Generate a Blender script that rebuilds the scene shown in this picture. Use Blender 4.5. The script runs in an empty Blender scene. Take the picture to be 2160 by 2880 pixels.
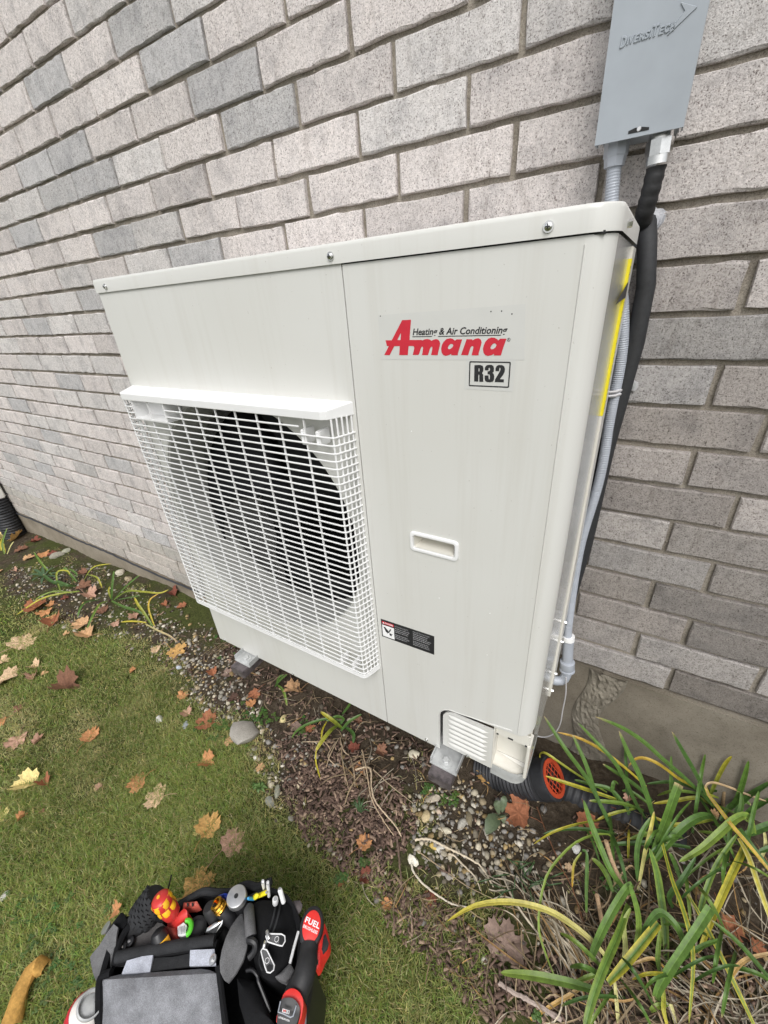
import bpy, bmesh, math, random
import numpy as np
from mathutils import Vector, Matrix
random.seed(7); rng = np.random.default_rng(7)
SC = bpy.context.scene
COL = SC.collection

# ------------------------------------------------------------------ camera, sky, sun, exposure
CAM = np.array([0.9856, -0.8971, 0.9301]); FPX = 1151.1          # focal length in pixels of a 2160 px wide frame
ROT = np.array([[0.85937, 0.50682, -0.06803], [0.18893, -0.43829, -0.87875], [-0.47518, 0.74232, -0.4724]])
cd = bpy.data.cameras.new('camera'); cam = bpy.data.objects.new('camera', cd); COL.objects.link(cam)
cd.sensor_fit = 'HORIZONTAL'; cd.sensor_width = 36; cd.lens = 36 * FPX / 2160
cd.clip_start = 0.02; cd.clip_end = 400
M = Matrix(((ROT[0][0], -ROT[1][0], -ROT[2][0], CAM[0]), (ROT[0][1], -ROT[1][1], -ROT[2][1], CAM[1]),
            (ROT[0][2], -ROT[1][2], -ROT[2][2], CAM[2]), (0, 0, 0, 1)))
cam.matrix_world = M
SC.camera = cam
world = bpy.data.worlds.new('World'); SC.world = world; world.use_nodes = True
wn, wl = world.node_tree.nodes, world.node_tree.links
SUN_EL, SUN_ROT = math.radians(50), math.radians(152)
sky = wn.new('ShaderNodeTexSky'); sky.sky_type = 'NISHITA'; sky.sun_disc = False
sky.sun_elevation = SUN_EL; sky.sun_rotation = SUN_ROT; sky.dust_density = 3.0
hs = wn.new('ShaderNodeHueSaturation'); hs.inputs['Saturation'].default_value = 0.22
bg = wn['Background']; bg.inputs['Strength'].default_value = 0.15
wl.new(sky.outputs[0], hs.inputs['Color']); wl.new(hs.outputs[0], bg.inputs['Color'])
sl = bpy.data.lights.new('sun', 'SUN'); sl.energy = 1.3; sl.angle = math.radians(32); sl.color = (1, 0.985, 0.965)
sun = bpy.data.objects.new('sun', sl); COL.objects.link(sun)
_d = Vector((math.sin(SUN_ROT) * math.cos(SUN_EL), math.cos(SUN_ROT) * math.cos(SUN_EL), math.sin(SUN_EL)))
sun.rotation_euler = _d.to_track_quat('Z', 'Y').to_euler()
vs = SC.view_settings; vs.view_transform = 'Standard'; vs.look = 'None'; vs.gamma = 1; vs.use_curve_mapping = False
vs.exposure = 0.32
SC.render.engine = 'CYCLES'

# ------------------------------------------------------------------ measuring helpers: a sight line of the photograph meets a plane or the ground
def ray(x, y): return ROT.T @ np.array([(x - 1080) / FPX, (y - 1440) / FPX, 1.0])
def on_y(x, y, Y):
    d = ray(x, y); return CAM + d * ((Y - CAM[1]) / d[1])
def on_z(x, y, Z):
    d = ray(x, y); return CAM + d * ((Z - CAM[2]) / d[2])
def ground_np(X, Y):
    X = np.asarray(X, float); Y = np.asarray(Y, float)
    z = -0.318 - 0.05 * np.clip(1.1 - X, -0.5, 4.5) + 0.085 * np.clip(Y, -1.8, 0.2)
    z = z + 0.010 * np.sin(5.1 * X + 1.3) * np.cos(4.3 * Y) + 0.006 * np.sin(11 * X - 7 * Y)
    z = z + 0.022 * np.exp(-(((X - 0.62) / 0.16) ** 2 + ((Y + 0.42) / 0.14) ** 2))
    return z
def gz(x, y): return float(ground_np(x, y))
def G(px, py, h=0.0):
    z = -0.42
    for _ in range(12):
        p = on_z(px, py, z + h); z = gz(p[0], p[1])
    return Vector((p[0], p[1], z + h))
def depth_of(p): return float((np.array(p) - CAM) @ ROT[2])
def project(P):
    Q = (np.atleast_2d(P) - CAM) @ ROT.T
    return np.c_[1080 + FPX * Q[:, 0] / Q[:, 2], 1440 + FPX * Q[:, 1] / Q[:, 2]], Q[:, 2]

# ------------------------------------------------------------------ object helpers
def tag(o, label=None, cat=None, group=None, kind=None):
    if label: o['label'] = label
    if cat: o['category'] = cat
    if group: o['group'] = group
    if kind: o['kind'] = kind
    return o
def thing(name, label, cat, loc=(0, 0, 0), group=None):
    o = bpy.data.objects.new(name, None); COL.objects.link(o); o.location = loc; o.empty_display_size = .05
    o['_loc'] = list(map(float, loc))
    return tag(o, label, cat, group)
class MB:
    """collects shapes in world coordinates; build() links them as one mesh object"""
    def __init__(s): s.v = []; s.f = []; s.c = None; s.smooth = set()
    def add(s, v, f, col=None, smooth=False):
        o = len(s.v); s.v += [tuple(map(float, p)) for p in v]
        if smooth: s.smooth.update(range(len(s.f), len(s.f) + len(f)))
        s.f += [tuple(i + o for i in q) for q in f]
        if s.c is None: s.c = []
        s.c += [tuple(col) if col is not None else (1, 1, 1)] * len(v)
        return s
    def box(s, a, b, bev=0.0, col=None):
        (x0, y0, z0), (x1, y1, z1) = a, b
        x0, x1 = min(x0, x1), max(x0, x1); y0, y1 = min(y0, y1), max(y0, y1); z0, z1 = min(z0, z1), max(z0, z1)
        if bev <= 0:
            v = [(x, y, z) for z in (z0, z1) for x, y in ((x0, y0), (x1, y0), (x1, y1), (x0, y1))]
            f = [(3, 2, 1, 0), (4, 5, 6, 7), (0, 1, 5, 4), (1, 2, 6, 5), (2, 3, 7, 6), (3, 0, 4, 7)]
            return s.add(v, f, col)
        bm = bmesh.new(); bmesh.ops.create_cube(bm, size=1)
        for q in bm.verts: q.co = Vector(((x0 + x1) / 2 + q.co.x * (x1 - x0), (y0 + y1) / 2 + q.co.y * (y1 - y0), (z0 + z1) / 2 + q.co.z * (z1 - z0)))
        bmesh.ops.bevel(bm, geom=bm.edges[:], offset=bev, segments=2, affect='EDGES', clamp_overlap=True)
        bm.verts.index_update(); s.add([q.co for q in bm.verts], [[q.index for q in f.verts] for f in bm.faces], col, True); bm.free(); return s
    def tube(s, path, r, n=10, col=None, cap=True, squash=None):
        P = [Vector(p) for p in path]; rs = r if isinstance(r, (list, tuple)) else [r] * len(P)
        V = []; F = []; up = None
        for i, p in enumerate(P):
            t = (P[min(i + 1, len(P) - 1)] - P[max(i - 1, 0)])
            t = t.normalized() if t.length > 1e-9 else Vector((0, 0, 1))
            if up is None:
                up = t.cross(Vector((0.31, 0.22, 0.93)));
                if up.length < 1e-3: up = t.cross(Vector((1, 0, 0)))
            up = (up - t * up.dot(t)).normalized(); w = t.cross(up)
            for k in range(n):
                a = 2 * math.pi * k / n; V.append(p + rs[i] * (math.cos(a) * up + math.sin(a) * (squash or 1) * w))
        for i in range(len(P) - 1):
            for k in range(n): F.append((i * n + k, i * n + (k + 1) % n, (i + 1) * n + (k + 1) % n, (i + 1) * n + k))
        if cap: F.append(tuple(range(n))[::-1]); F.append(tuple(range((len(P) - 1) * n, len(P) * n)))
        return s.add(V, F, col, True)
    def lathe(s, c, axis, prof, n=24, col=None, cap=True, hexa=False):
        """prof: (distance along axis, radius) pairs"""
        c = Vector(c); t = Vector(axis).normalized(); u = t.cross(Vector((0.2, 0.3, 0.93)));
        if u.length < 0.1: u = t.cross(Vector((1, 0, 0)))
        u.normalize(); w = t.cross(u); V = []; F = []
        for d, r in prof:
            for k in range(n):
                a = 2 * math.pi * k / n; V.append(c + t * d + r * (math.cos(a) * u + math.sin(a) * w))
        for i in range(len(prof) - 1):
            for k in range(n): F.append((i * n + k, i * n + (k + 1) % n, (i + 1) * n + (k + 1) % n, (i + 1) * n + k))
        if cap: F.append(tuple(range(n))[::-1]); F.append(tuple(range((len(prof) - 1) * n, len(prof) * n)))
        return s.add(V, F, col, not hexa)
    def prism(s, pts, y0, y1, col=None):
        """outline in (x, z), from y0 (front) back to y1"""
        n = len(pts); V = [(x, y0, z) for x, z in pts] + [(x, y1, z) for x, z in pts]
        F = [tuple(range(n)), tuple(range(2 * n - 1, n - 1, -1))] + [(i, n + i, n + (i + 1) % n, (i + 1) % n) for i in range(n)]
        return s.add(V, F, col)
    def build(s, name, material, parent=None, recalc=True, center=False):
        me = bpy.data.meshes.new(name); off = Vector((0, 0, 0))
        if center:
            a = np.array(s.v); off = Vector(((a[:, 0].min() + a[:, 0].max()) / 2, (a[:, 1].min() + a[:, 1].max()) / 2, a[:, 2].min()))
        me.from_pydata([tuple(Vector(p) - off) for p in s.v], [], s.f)
        if recalc:
            bm = bmesh.new(); bm.from_mesh(me); bmesh.ops.recalc_face_normals(bm, faces=bm.faces); bm.to_mesh(me); bm.free()
        if s.smooth:
            for i in s.smooth: me.polygons[i].use_smooth = True
            me.set_sharp_from_angle(angle=math.radians(38))
        if s.c:
            ca = me.color_attributes.new('Col', 'FLOAT_COLOR', 'POINT')
            ca.data.foreach_set('color', np.c_[np.array(s.c, float), np.ones(len(s.c))].ravel())
        me.materials.append(material)
        return link(name, me, parent, off)
def world_loc(o):
    if o is None: return Vector((0, 0, 0))
    return Vector(o['_loc']) if '_loc' in o else Vector((0, 0, 0))
def link(name, me, parent=None, at=(0, 0, 0)):
    o = bpy.data.objects.new(name, me); COL.objects.link(o)
    o.location = Vector(at) - world_loc(parent); o['_loc'] = list(map(float, at))
    if parent is not None: o.parent = parent
    return o
def big_mesh(name, V, F, material, col=None, parent=None, smooth=False):
    """numpy arrays: V (n,3); F (m,k)"""
    me = bpy.data.meshes.new(name); k = F.shape[1]
    me.vertices.add(len(V)); me.vertices.foreach_set('co', np.ascontiguousarray(V, np.float32).ravel())
    me.loops.add(F.size); me.loops.foreach_set('vertex_index', np.ascontiguousarray(F, np.int32).ravel())
    me.polygons.add(len(F)); me.polygons.foreach_set('loop_start', np.arange(0, F.size, k, dtype=np.int32))
    if smooth: me.polygons.foreach_set('use_smooth', np.ones(len(F), bool))
    me.update(calc_edges=True)
    if col is not None:
        ca = me.color_attributes.new('Col', 'FLOAT_COLOR', 'POINT')
        ca.data.foreach_set('color', np.c_[col, np.ones(len(col))].astype(np.float32).ravel())
    me.materials.append(material)
    return link(name, me, parent)
def text_poly(txt, shear=0.0, bold=0.0, spacing=1.0):
    cu = bpy.data.curves.new('t', 'FONT'); cu.body = txt; cu.shear = shear; cu.offset = bold; cu.space_character = spacing
    cu.resolution_u = 3; cu.fill_mode = 'BOTH'
    o = bpy.data.objects.new('t', cu); COL.objects.link(o)
    dg = bpy.context.evaluated_depsgraph_get(); dg.update()
    me = o.evaluated_get(dg).to_mesh()
    V = np.array([v.co[:] for v in me.vertices]); F = [tuple(p.vertices) for p in me.polygons]
    o.evaluated_get(dg).to_mesh_clear(); bpy.data.objects.remove(o); bpy.data.curves.remove(cu)
    return V, F
def text_in(mb, txt, x0, x1, z0, z1, y, shear=0, bold=0, spacing=1.0, col=None, slope=0.0, frame=None):
    """flat lettering filling the box x0..x1, z0..z1 on the plane y; frame(u, v) may place it elsewhere"""
    V, F = text_poly(txt, shear, bold, spacing)
    a, b = V[:, 0].min(), V[:, 0].max(); c, d = V[:, 1].min(), V[:, 1].max()
    u = (V[:, 0] - a) / (b - a); w = (V[:, 1] - c) / (d - c)
    if frame: P = [frame(i, j) for i, j in zip(u, w)]
    else: P = [(x0 + i * (x1 - x0), y, z0 + j * (z1 - z0) + slope * i) for i, j in zip(u, w)]
    mb.add(P, F, col)

# ------------------------------------------------------------------ materials
def new_mat(name):
    m = bpy.data.materials.new(name); m.use_nodes = True
    return m, m.node_tree.nodes, m.node_tree.links, m.node_tree.nodes['Principled BSDF']
def noise(n, l, scale, detail=4, rough=.6, coord='Object', stretch=None, vec=None):
    t = n.new('ShaderNodeTexNoise'); t.inputs['Scale'].default_value = scale; t.inputs['Detail'].default_value = detail; t.inputs['Roughness'].default_value = rough
    if vec is None:
        if coord == 'Position': vec = n.new('ShaderNodeNewGeometry').outputs['Position']
        else: vec = n.new('ShaderNodeTexCoord').outputs[coord]
    if stretch:
        mp = n.new('ShaderNodeMapping'); mp.inputs['Scale'].default_value = stretch; l.new(vec, mp.inputs['Vector']); vec = mp.outputs[0]
    l.new(vec, t.inputs['Vector']); return t.outputs['Fac']
def ramp(n, l, fac, stops):
    r = n.new('ShaderNodeValToRGB'); e = r.color_ramp.elements
    while len(e) < len(stops): e.new(0.5)
    for q, (p, c) in zip(e, stops): q.position = p; q.color = (*c, 1) if len(c) == 3 else c
    l.new(fac, r.inputs['Fac']); return r.outputs['Color']
def mix(n, l, a, b, fac, mode='MIX'):
    m = n.new('ShaderNodeMix'); m.data_type = 'RGBA'; m.blend_type = mode
    for sock, val in ((m.inputs['Factor'], fac), (m.inputs['A'], a), (m.inputs['B'], b)):
        if hasattr(val, 'is_linked'): l.new(val, sock)
        elif isinstance(val, (int, float)): sock.default_value = val
        else: sock.default_value = (*val, 1)
    return m.outputs['Result']
def bump(n, l, b, fac, strength=.4, dist=.002):
    q = n.new('ShaderNodeBump'); q.inputs['Strength'].default_value = strength; q.inputs['Distance'].default_value = dist
    l.new(fac, q.inputs['Height']); l.new(q.outputs[0], b.inputs['Normal'])
def g3(v): return (v, v, v)
def plain(name, color, rough=.5, metal=0.0, var=.12, scale=60, bmp=0.0, spec=.5, coat=0, coord='Position'):
    m, n, l, b = new_mat(name)
    f = noise(n, l, scale, 4, .6, coord)
    c = ramp(n, l, f, [(.3, [max(0, k * (1 - var)) for k in color]), (.7, [min(1, k * (1 + var)) for k in color])])
    l.new(c, b.inputs['Base Color']); b.inputs['Roughness'].default_value = rough; b.inputs['Metallic'].default_value = metal
    b.inputs['Specular IOR Level'].default_value = spec
    if coat: b.inputs['Coat Weight'].default_value = coat
    if bmp: bump(n, l, b, noise(n, l, scale * 4, 3, .6, coord), bmp, .001)
    return m
def col_mat(name, rough=.6, scale=90, var=.25, trans=0.0, spec=.3, bmp=0.0, bscale=300):
    """colour from the mesh attribute Col with some grain"""
    m, n, l, b = new_mat(name)
    a = n.new('ShaderNodeAttribute'); a.attribute_name = 'Col'
    f = noise(n, l, scale, 4, .65, 'Position')
    r = ramp(n, l, f, [(.3, g3(1 - var)), (.7, g3(1 + var * .8))])
    c = mix(n, l, a.outputs['Color'], r, 1.0, 'MULTIPLY'); l.new(c, b.inputs['Base Color'])
    b.inputs['Roughness'].default_value = rough; b.inputs['Specular IOR Level'].default_value = spec
    if bmp: bump(n, l, b, noise(n, l, bscale, 3, .6, 'Position'), bmp, .0015)
    if trans:
        t = n.new('ShaderNodeBsdfTranslucent'); l.new(c, t.inputs['Color'])
        s = n.new('ShaderNodeMixShader'); s.inputs[0].default_value = trans
        l.new(b.outputs[0], s.inputs[1]); l.new(t.outputs[0], s.inputs[2]); l.new(s.outputs[0], n['Material Output'].inputs['Surface'])
    return m

def brick_material():
    m, n, l, b = new_mat('brick')
    oi = n.new('ShaderNodeObjectInfo')
    pos = n.new('ShaderNodeNewGeometry').outputs['Position']
    add = n.new('ShaderNodeVectorMath'); add.operation = 'MULTIPLY_ADD'
    l.new(oi.outputs['Random'], add.inputs[0]); add.inputs[1].default_value = (9, 9, 9); l.new(pos, add.inputs[2]); vec = add.outputs[0]
    att = n.new('ShaderNodeAttribute'); att.attribute_name = 'Col'
    base = mix(n, l, oi.outputs['Color'], att.outputs['Color'], 1.0, 'MULTIPLY')
    blot = noise(n, l, 16, 5, .65, vec=vec)                                  # cloudy tone inside one brick
    c = mix(n, l, base, ramp(n, l, blot, [(.28, (.60, .605, .62)), (.50, (1, 1, 1)), (.8, (1.06, 1.045, 1.03))]), .75, 'MULTIPLY')
    drag = noise(n, l, 70, 4, .7, vec=vec, stretch=(1.0, 1, .22))            # dragged vertical texture
    c = mix(n, l, c, ramp(n, l, drag, [(.33, (.58, .55, .53)), (.45, (1, 1, 1))]), .38, 'MULTIPLY')
    grit = noise(n, l, 150, 4, .8, vec=vec)
    c = mix(n, l, c, ramp(n, l, grit, [(.32, (.62, .60, .585)), (.5, (1, 1, 1)), (.68, (1.18, 1.17, 1.16))]), .8, 'MULTIPLY')
    speck = noise(n, l, 420, 3, .7, vec=vec)
    c = mix(n, l, c, ramp(n, l, speck, [(.35, (.24, .21, .20)), (.455, (1, 1, 1)), (.60, (1, 1, 1)), (.72, (1.25, 1.23, 1.21))]), .9, 'MULTIPLY')
    pit = noise(n, l, 85, 3, .8, vec=vec, stretch=(1, 1, .55))
    c = mix(n, l, c, ramp(n, l, pit, [(.285, (.30, .27, .26)), (.335, (1, 1, 1))]), .8, 'MULTIPLY')
    rust = noise(n, l, 8, 2, .4, vec=vec)
    c = mix(n, l, c, (.30, .15, .09), ramp(n, l, rust, [(.80, (0, 0, 0)), (.83, (.7, .7, .7))]))
    l.new(c, b.inputs['Base Color']); b.inputs['Roughness'].default_value = .9; b.inputs['Specular IOR Level'].default_value = .2
    h = n.new('ShaderNodeMath'); h.operation = 'ADD'; l.new(noise(n, l, 300, 4, .75, vec=vec), h.inputs[0]); l.new(drag, h.inputs[1])
    bump(n, l, b, h.outputs[0], .75, .0022)
    return m
def mortar_material():
    m, n, l, b = new_mat('mortar')
    c = ramp(n, l, noise(n, l, 30, 5, .7, 'Position'), [(.3, (.23, .205, .17)), (.7, (.37, .335, .285))])
    c = mix(n, l, c, ramp(n, l, noise(n, l, 500, 3, .7, 'Position'), [(.35, (.55, .5, .48)), (.5, (1, 1, 1)), (.7, (1.25, 1.25, 1.2))]), .8, 'MULTIPLY')
    l.new(c, b.inputs['Base Color']); b.inputs['Roughness'].default_value = .95; b.inputs['Specular IOR Level'].default_value = .1
    bump(n, l, b, noise(n, l, 350, 4, .7, 'Position'), .8, .002); return m
def concrete_material(name, a, bb, coarse=False):
    m, n, l, b = new_mat(name)
    c = ramp(n, l, noise(n, l, 7, 6, .65, 'Position'), [(.3, a), (.7, bb)])
    c = mix(n, l, c, ramp(n, l, noise(n, l, 2.2, 3, .5, 'Position'), [(.4, (.72, .69, .64)), (.62, (1.05, 1.04, 1.02))]), .8, 'MULTIPLY')
    c = mix(n, l, c, ramp(n, l, noise(n, l, 380, 3, .7, 'Position'), [(.34, (.55, .53, .5)), (.46, (1, 1, 1)), (.66, (1, 1, 1)), (.74, (1.4, 1.38, 1.34))]), .8, 'MULTIPLY')
    l.new(c, b.inputs['Base Color']); b.inputs['Roughness'].default_value = .95; b.inputs['Specular IOR Level'].default_value = .12
    bump(n, l, b, noise(n, l, 160 if coarse else 260, 6, .75, 'Position'), 1.0 if coarse else .5, .006 if coarse else .0015); return m
def cabinet_paint(name, color, rough=.38):
    m, n, l, b = new_mat(name)
    streak = noise(n, l, 36, 5, .7, 'Position', stretch=(1, 1, .035))
    c = mix(n, l, color, ramp(n, l, streak, [(.36, (.90, .885, .86)), (.5, (1, 1, 1))]), .38, 'MULTIPLY')
    c = mix(n, l, c, ramp(n, l, noise(n, l, 3.2, 3, .5, 'Position'), [(.35, (.965, .96, .945)), (.65, (1.02, 1.02, 1.02))]), .8, 'MULTIPLY')
    c = mix(n, l, c, ramp(n, l, noise(n, l, 240, 2, .5, 'Position'), [(.22, (.45, .41, .36)), (.26, (1, 1, 1))]), .5, 'MULTIPLY')
    l.new(c, b.inputs['Base Color']); b.inputs['Roughness'].default_value = rough
    bump(n, l, b, noise(n, l, 900, 2, .5, 'Position'), .12, .0006); return m
def soil_material():
    m, n, l, b = new_mat('soil')
    a = n.new('ShaderNodeAttribute'); a.attribute_name = 'Col'
    moss = noise(n, l, 9, 6, .7, 'Position')
    dirt = ramp(n, l, noise(n, l, 60, 6, .7, 'Position'), [(.3, (.030, .023, .016)), (.55, (.075, .058, .041)), (.75, (.13, .105, .078))])
    green = ramp(n, l, noise(n, l, 120, 4, .7, 'Position'), [(.3, (.030, .036, .012)), (.7, (.095, .108, .034))])
    sep = n.new('ShaderNodeSeparateColor'); l.new(a.outputs['Color'], sep.inputs[0])
    mm = n.new('ShaderNodeMath'); mm.operation = 'MULTIPLY_ADD'; l.new(sep.outputs[1], mm.inputs[0]); mm.inputs[1].default_value = 1.0; l.new(moss, mm.inputs[2])
    mask = ramp(n, l, mm.outputs[0], [(.62, (0, 0, 0)), (.85, (1, 1, 1))])
    c = mix(n, l, dirt, green, mask)
    l.new(c, b.inputs['Base Color']); b.inputs['Roughness'].default_value = .95; b.inputs['Specular IOR Level'].default_value = .1
    bump(n, l, b, noise(n, l, 140, 5, .75, 'Position'), .9, .006); return m
def fabric(name, color, rough=.9, scale=900, var=.2):
    m, n, l, b = new_mat(name)
    w = n.new('ShaderNodeTexWave'); w.inputs['Scale'].default_value = scale / 4; w.inputs['Distortion'].default_value = 1.5
    l.new(n.new('ShaderNodeNewGeometry').outputs['Position'], w.inputs['Vector'])
    f = noise(n, l, 45, 5, .7, 'Position')
    c = ramp(n, l, f, [(.3, [k * (1 - var) for k in color]), (.7, [k * (1 + var) for k in color])])
    c = mix(n, l, c, ramp(n, l, noise(n, l, 14, 4, .6, 'Position'), [(.36, g3(.72)), (.58, g3(1.08))]), .8, 'MULTIPLY')
    c = mix(n, l, c, ramp(n, l, noise(n, l, scale, 2, .6, 'Position'), [(.3, g3(.6)), (.7, g3(1.3))]), .8, 'MULTIPLY')
    l.new(c, b.inputs['Base Color']); b.inputs['Roughness'].default_value = rough; b.inputs['Specular IOR Level'].default_value = .2
    bump(n, l, b, noise(n, l, scale, 2, .6, 'Position'), .6, .0008); return m

MT = dict(
    brick=brick_material(), mortar=mortar_material(),
    concrete=concrete_material('concrete', (.155, .138, .112), (.275, .25, .21)),
    pale_concrete=concrete_material('pale concrete', (.24, .21, .165), (.38, .34, .28)),
    rough_concrete=concrete_material('rough concrete', (.16, .145, .12), (.46, .43, .37), True),
    paint=cabinet_paint('cabinet paint', (.632, .630, .602)), paint_low=cabinet_paint('inner paint', (.70, .68, .62), .3),
    plastic=plain('white plastic', (.77, .77, .765), .4, var=.03, scale=20), dark=plain('dark cavity', (.012, .013, .014), .7),
    coil=plain('coil fins', (.008, .0085, .0095), .7, spec=.15), fan=plain('black fan plastic', (.008, .0085, .010), .6, spec=.2),
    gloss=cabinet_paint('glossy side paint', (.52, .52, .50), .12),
    bell=plain('bell mouth grey', (.40, .40, .375), .5, 0, .06, 8),
    seam=plain('shadow gap', (.02, .02, .02), .9), zinc=plain('zinc plate', (.50, .51, .505), .40, .25, .18, 40),
    steel=plain('bright steel', (.72, .72, .71), .25, 1.0, .1), painted_steel=plain('worn black steel', (.115, .098, .100), .5, .2, .5, 60, .2),
    black_rubber=plain('black rubber', (.015, .015, .016), .6, 0, .3, 60, .3), foam=plain('black foam', (.021, .022, .024), .7, 0, .2, 120, .4),
    black_poly=plain('black corrugated plastic', (.020, .021, .024), .6, 0, .5, 25, .2), red_cap=plain('orange red plastic', (.46, .062, .022), .5, 0, .12, 40),
    grey_pvc=plain('grey conduit', (.36, .385, .43), .42, 0, .06, 30), grey_box=plain('grey box plastic', (.315, .345, .375), .42, 0, .10, 9, .05),
    silicone=plain('grey silicone', (.33, .335, .36), .35, 0, .35, 60, .6), white_wire=plain('grey wire', (.50, .49, .50), .5),
    yellow=plain('yellow label', (.82, .70, .02), .5, 0, .03), black_ink=plain('black print', (.02, .02, .022), .5, 0, .1),
    red_ink=plain('red print', (.56, .022, .042), .45, 0, .06), sticker=plain('sticker film', (.595, .595, .57), .3, 0, .02, 30),
    white_ink=plain('white print', (.82, .82, .82), .5), grey_ink=plain('grey print', (.33, .33, .34), .6), dark_strip=plain('dark membrane', (.035, .038, .045), .7),
    white_paint=plain('white downspout paint', (.75, .73, .68), .4, 0, .05), rust=plain('rusty metal', (.22, .10, .05), .8, 0, .4, 120),
    soil=soil_material(), grass=col_mat('grass blades', .75, 40, .2, .25, .15), leafm=col_mat('dry leaf', .75, 140, .28, .18, .2, .5, 260),
    blade=col_mat('lily blade', .46, 110, .22, .22, .45, .3, 260), pebble=col_mat('pebbles', .8, 160, .3, 0, .25, .5, 400), chip=col_mat('wood chips', .9, 220, .45, 0, .1, .6, 300),
    straw=col_mat('dead straw', .85, 180, .3, .1, .15), rock=concrete_material('rock', (.30, .285, .26), (.52, .50, .46)),
    bag_black=fabric('black nylon', (.0095, .0098, .011)), bag_grey=fabric('grey nylon', (.225, .23, .245), scale=700), bag_light=fabric('light grey reflective', (.42, .44, .50), .6),
    web=fabric('grey webbing', (.135, .135, .138), scale=800), felt=fabric('charcoal felt', (.125, .12, .118), .95), edge=fabric('dark edging', (.030, .031, .033)),
    tool_red=plain('red tool plastic', (.55, .035, .03), .38, 0, .08), tool_yellow=plain('amber plastic', (.88, .46, .02), .35, 0, .08), tool_black=plain('black tool plastic', (.013, .013, .0145), .42, 0, .25, 80),
    tool_blue=plain('blue plastic', (.02, .05, .38), .4), tool_green=plain('green plastic', (.10, .55, .03), .4), brass=plain('brass', (.80, .42, .06), .25, 1.0), alu=plain('aluminium', (.62, .62, .62), .35, .9),
    white_plastic=plain('glossy white', (.80, .80, .80), .3), tool_white=plain('can white', (.78, .74, .70), .35), brick_red=plain('dusty red plastic', (.50, .10, .07), .55), cyan=plain('light blue plastic', (.05, .32, .62), .4), drill_red=plain('drill red', (.70, .028, .022), .42, 0, .1),
)
exec_parts = []

# ------------------------------------------------------------------ ground
def seg(a, b, n): return list(np.linspace(a, b, n, endpoint=False))
EDGE = [G(x, y) for x, y in ((-420, 1560), (-120, 1610), (40, 1690), (170, 1760), (330, 1815), (470, 1870), (520, 1970), (600, 2040), (690, 2090), (725, 2160), (715, 2230),
                             (765, 2310), (815, 2400), (920, 2445), (1030, 2490), (1160, 2560), (1310, 2640), (1400, 2760), (1450, 2900), (1480, 3100))]
LAWN = np.array([[p.x, p.y] for p in EDGE] + [[1.6, -1.2], [4, -2.0], [60, -3], [60, -60], [-60, -60], [-60, -1.3], [-6, -0.9]])
def in_poly(X, Y, P):
    X = np.asarray(X); Y = np.asarray(Y); ins = np.zeros(X.shape, bool); j = len(P) - 1
    for i in range(len(P)):
        xi, yi = P[i]; xj, yj = P[j]
        c = ((yi > Y) != (yj > Y)) & (X < (xj - xi) * (Y - yi) / (yj - yi + 1e-12) + xi)
        ins ^= c; j = i
    return ins
def poly_dist(X, Y, P):
    d = np.full(np.shape(X), 1e9)
    for i in range(len(P) - 1):
        a = P[i]; b = P[i + 1]; ab = b - a; t = np.clip(((X - a[0]) * ab[0] + (Y - a[1]) * ab[1]) / (ab @ ab), 0, 1)
        d = np.minimum(d, np.hypot(X - a[0] - t * ab[0], Y - a[1] - t * ab[1]))
    return d
_ph = rng.uniform(0, 6.28, (24, 2)); _fr = rng.normal(0, 1, (24, 2))
def wobble(X, Y, scale):
    s = 0
    for k in range(24): s = s + np.sin((_fr[k, 0] * X + _fr[k, 1] * Y) * scale * (1 + k * .13) + _ph[k, 0]) / (1 + k * .12)
    return s / 4.0
def lawn_level(X, Y):
    """1 deep in the lawn, 0 in the bed, blended over a ragged hand's breadth"""
    s = np.where(in_poly(X, Y, LAWN), 1, -1) * poly_dist(X, Y, LAWN[:len(EDGE)])
    return np.clip(.5 + (s + .045 * wobble(X, Y, 9)) / .17, 0, 1)
gx = np.array(seg(-60, -8, 14) + seg(-8, -3.2, 40) + seg(-3.2, 2.2, 360) + seg(2.2, 8, 40) + seg(8, 61, 14))
gy = np.array(seg(-60, -6, 14) + seg(-6, -1.7, 40) + seg(-1.7, .02, 130) + [0.02])
GX, GY = np.meshgrid(gx, gy)
fade = np.clip(1.8 - np.abs(GX) / 6, 0, 1) * np.clip(2 + GY / 3, 0, 1)
GZ = ground_np(GX, GY) + fade * (.0035 * wobble(GX, GY, 60) + .003 * wobble(GY, GX, 140))
V = np.c_[GX.ravel(), GY.ravel(), GZ.ravel()]; nx = len(gx); ny = len(gy)
ii, jj = np.meshgrid(np.arange(nx - 1), np.arange(ny - 1)); a = (jj * nx + ii).ravel()
F = np.c_[a, a + 1, a + nx + 1, a + nx]
lv = lawn_level(GX.ravel(), GY.ravel())
go = big_mesh('ground', V, F, MT['soil'], np.c_[lv, np.clip(lv * .5 - .12 + .10 * wobble(GX.ravel(), GY.ravel(), 7), -.3, 1) + .1 + .30 * np.clip(wobble(GY.ravel(), GX.ravel(), 7), 0, 1) + .22 * (GX.ravel() < -.2), lv], smooth=True)
tag(go, kind='structure')

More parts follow.
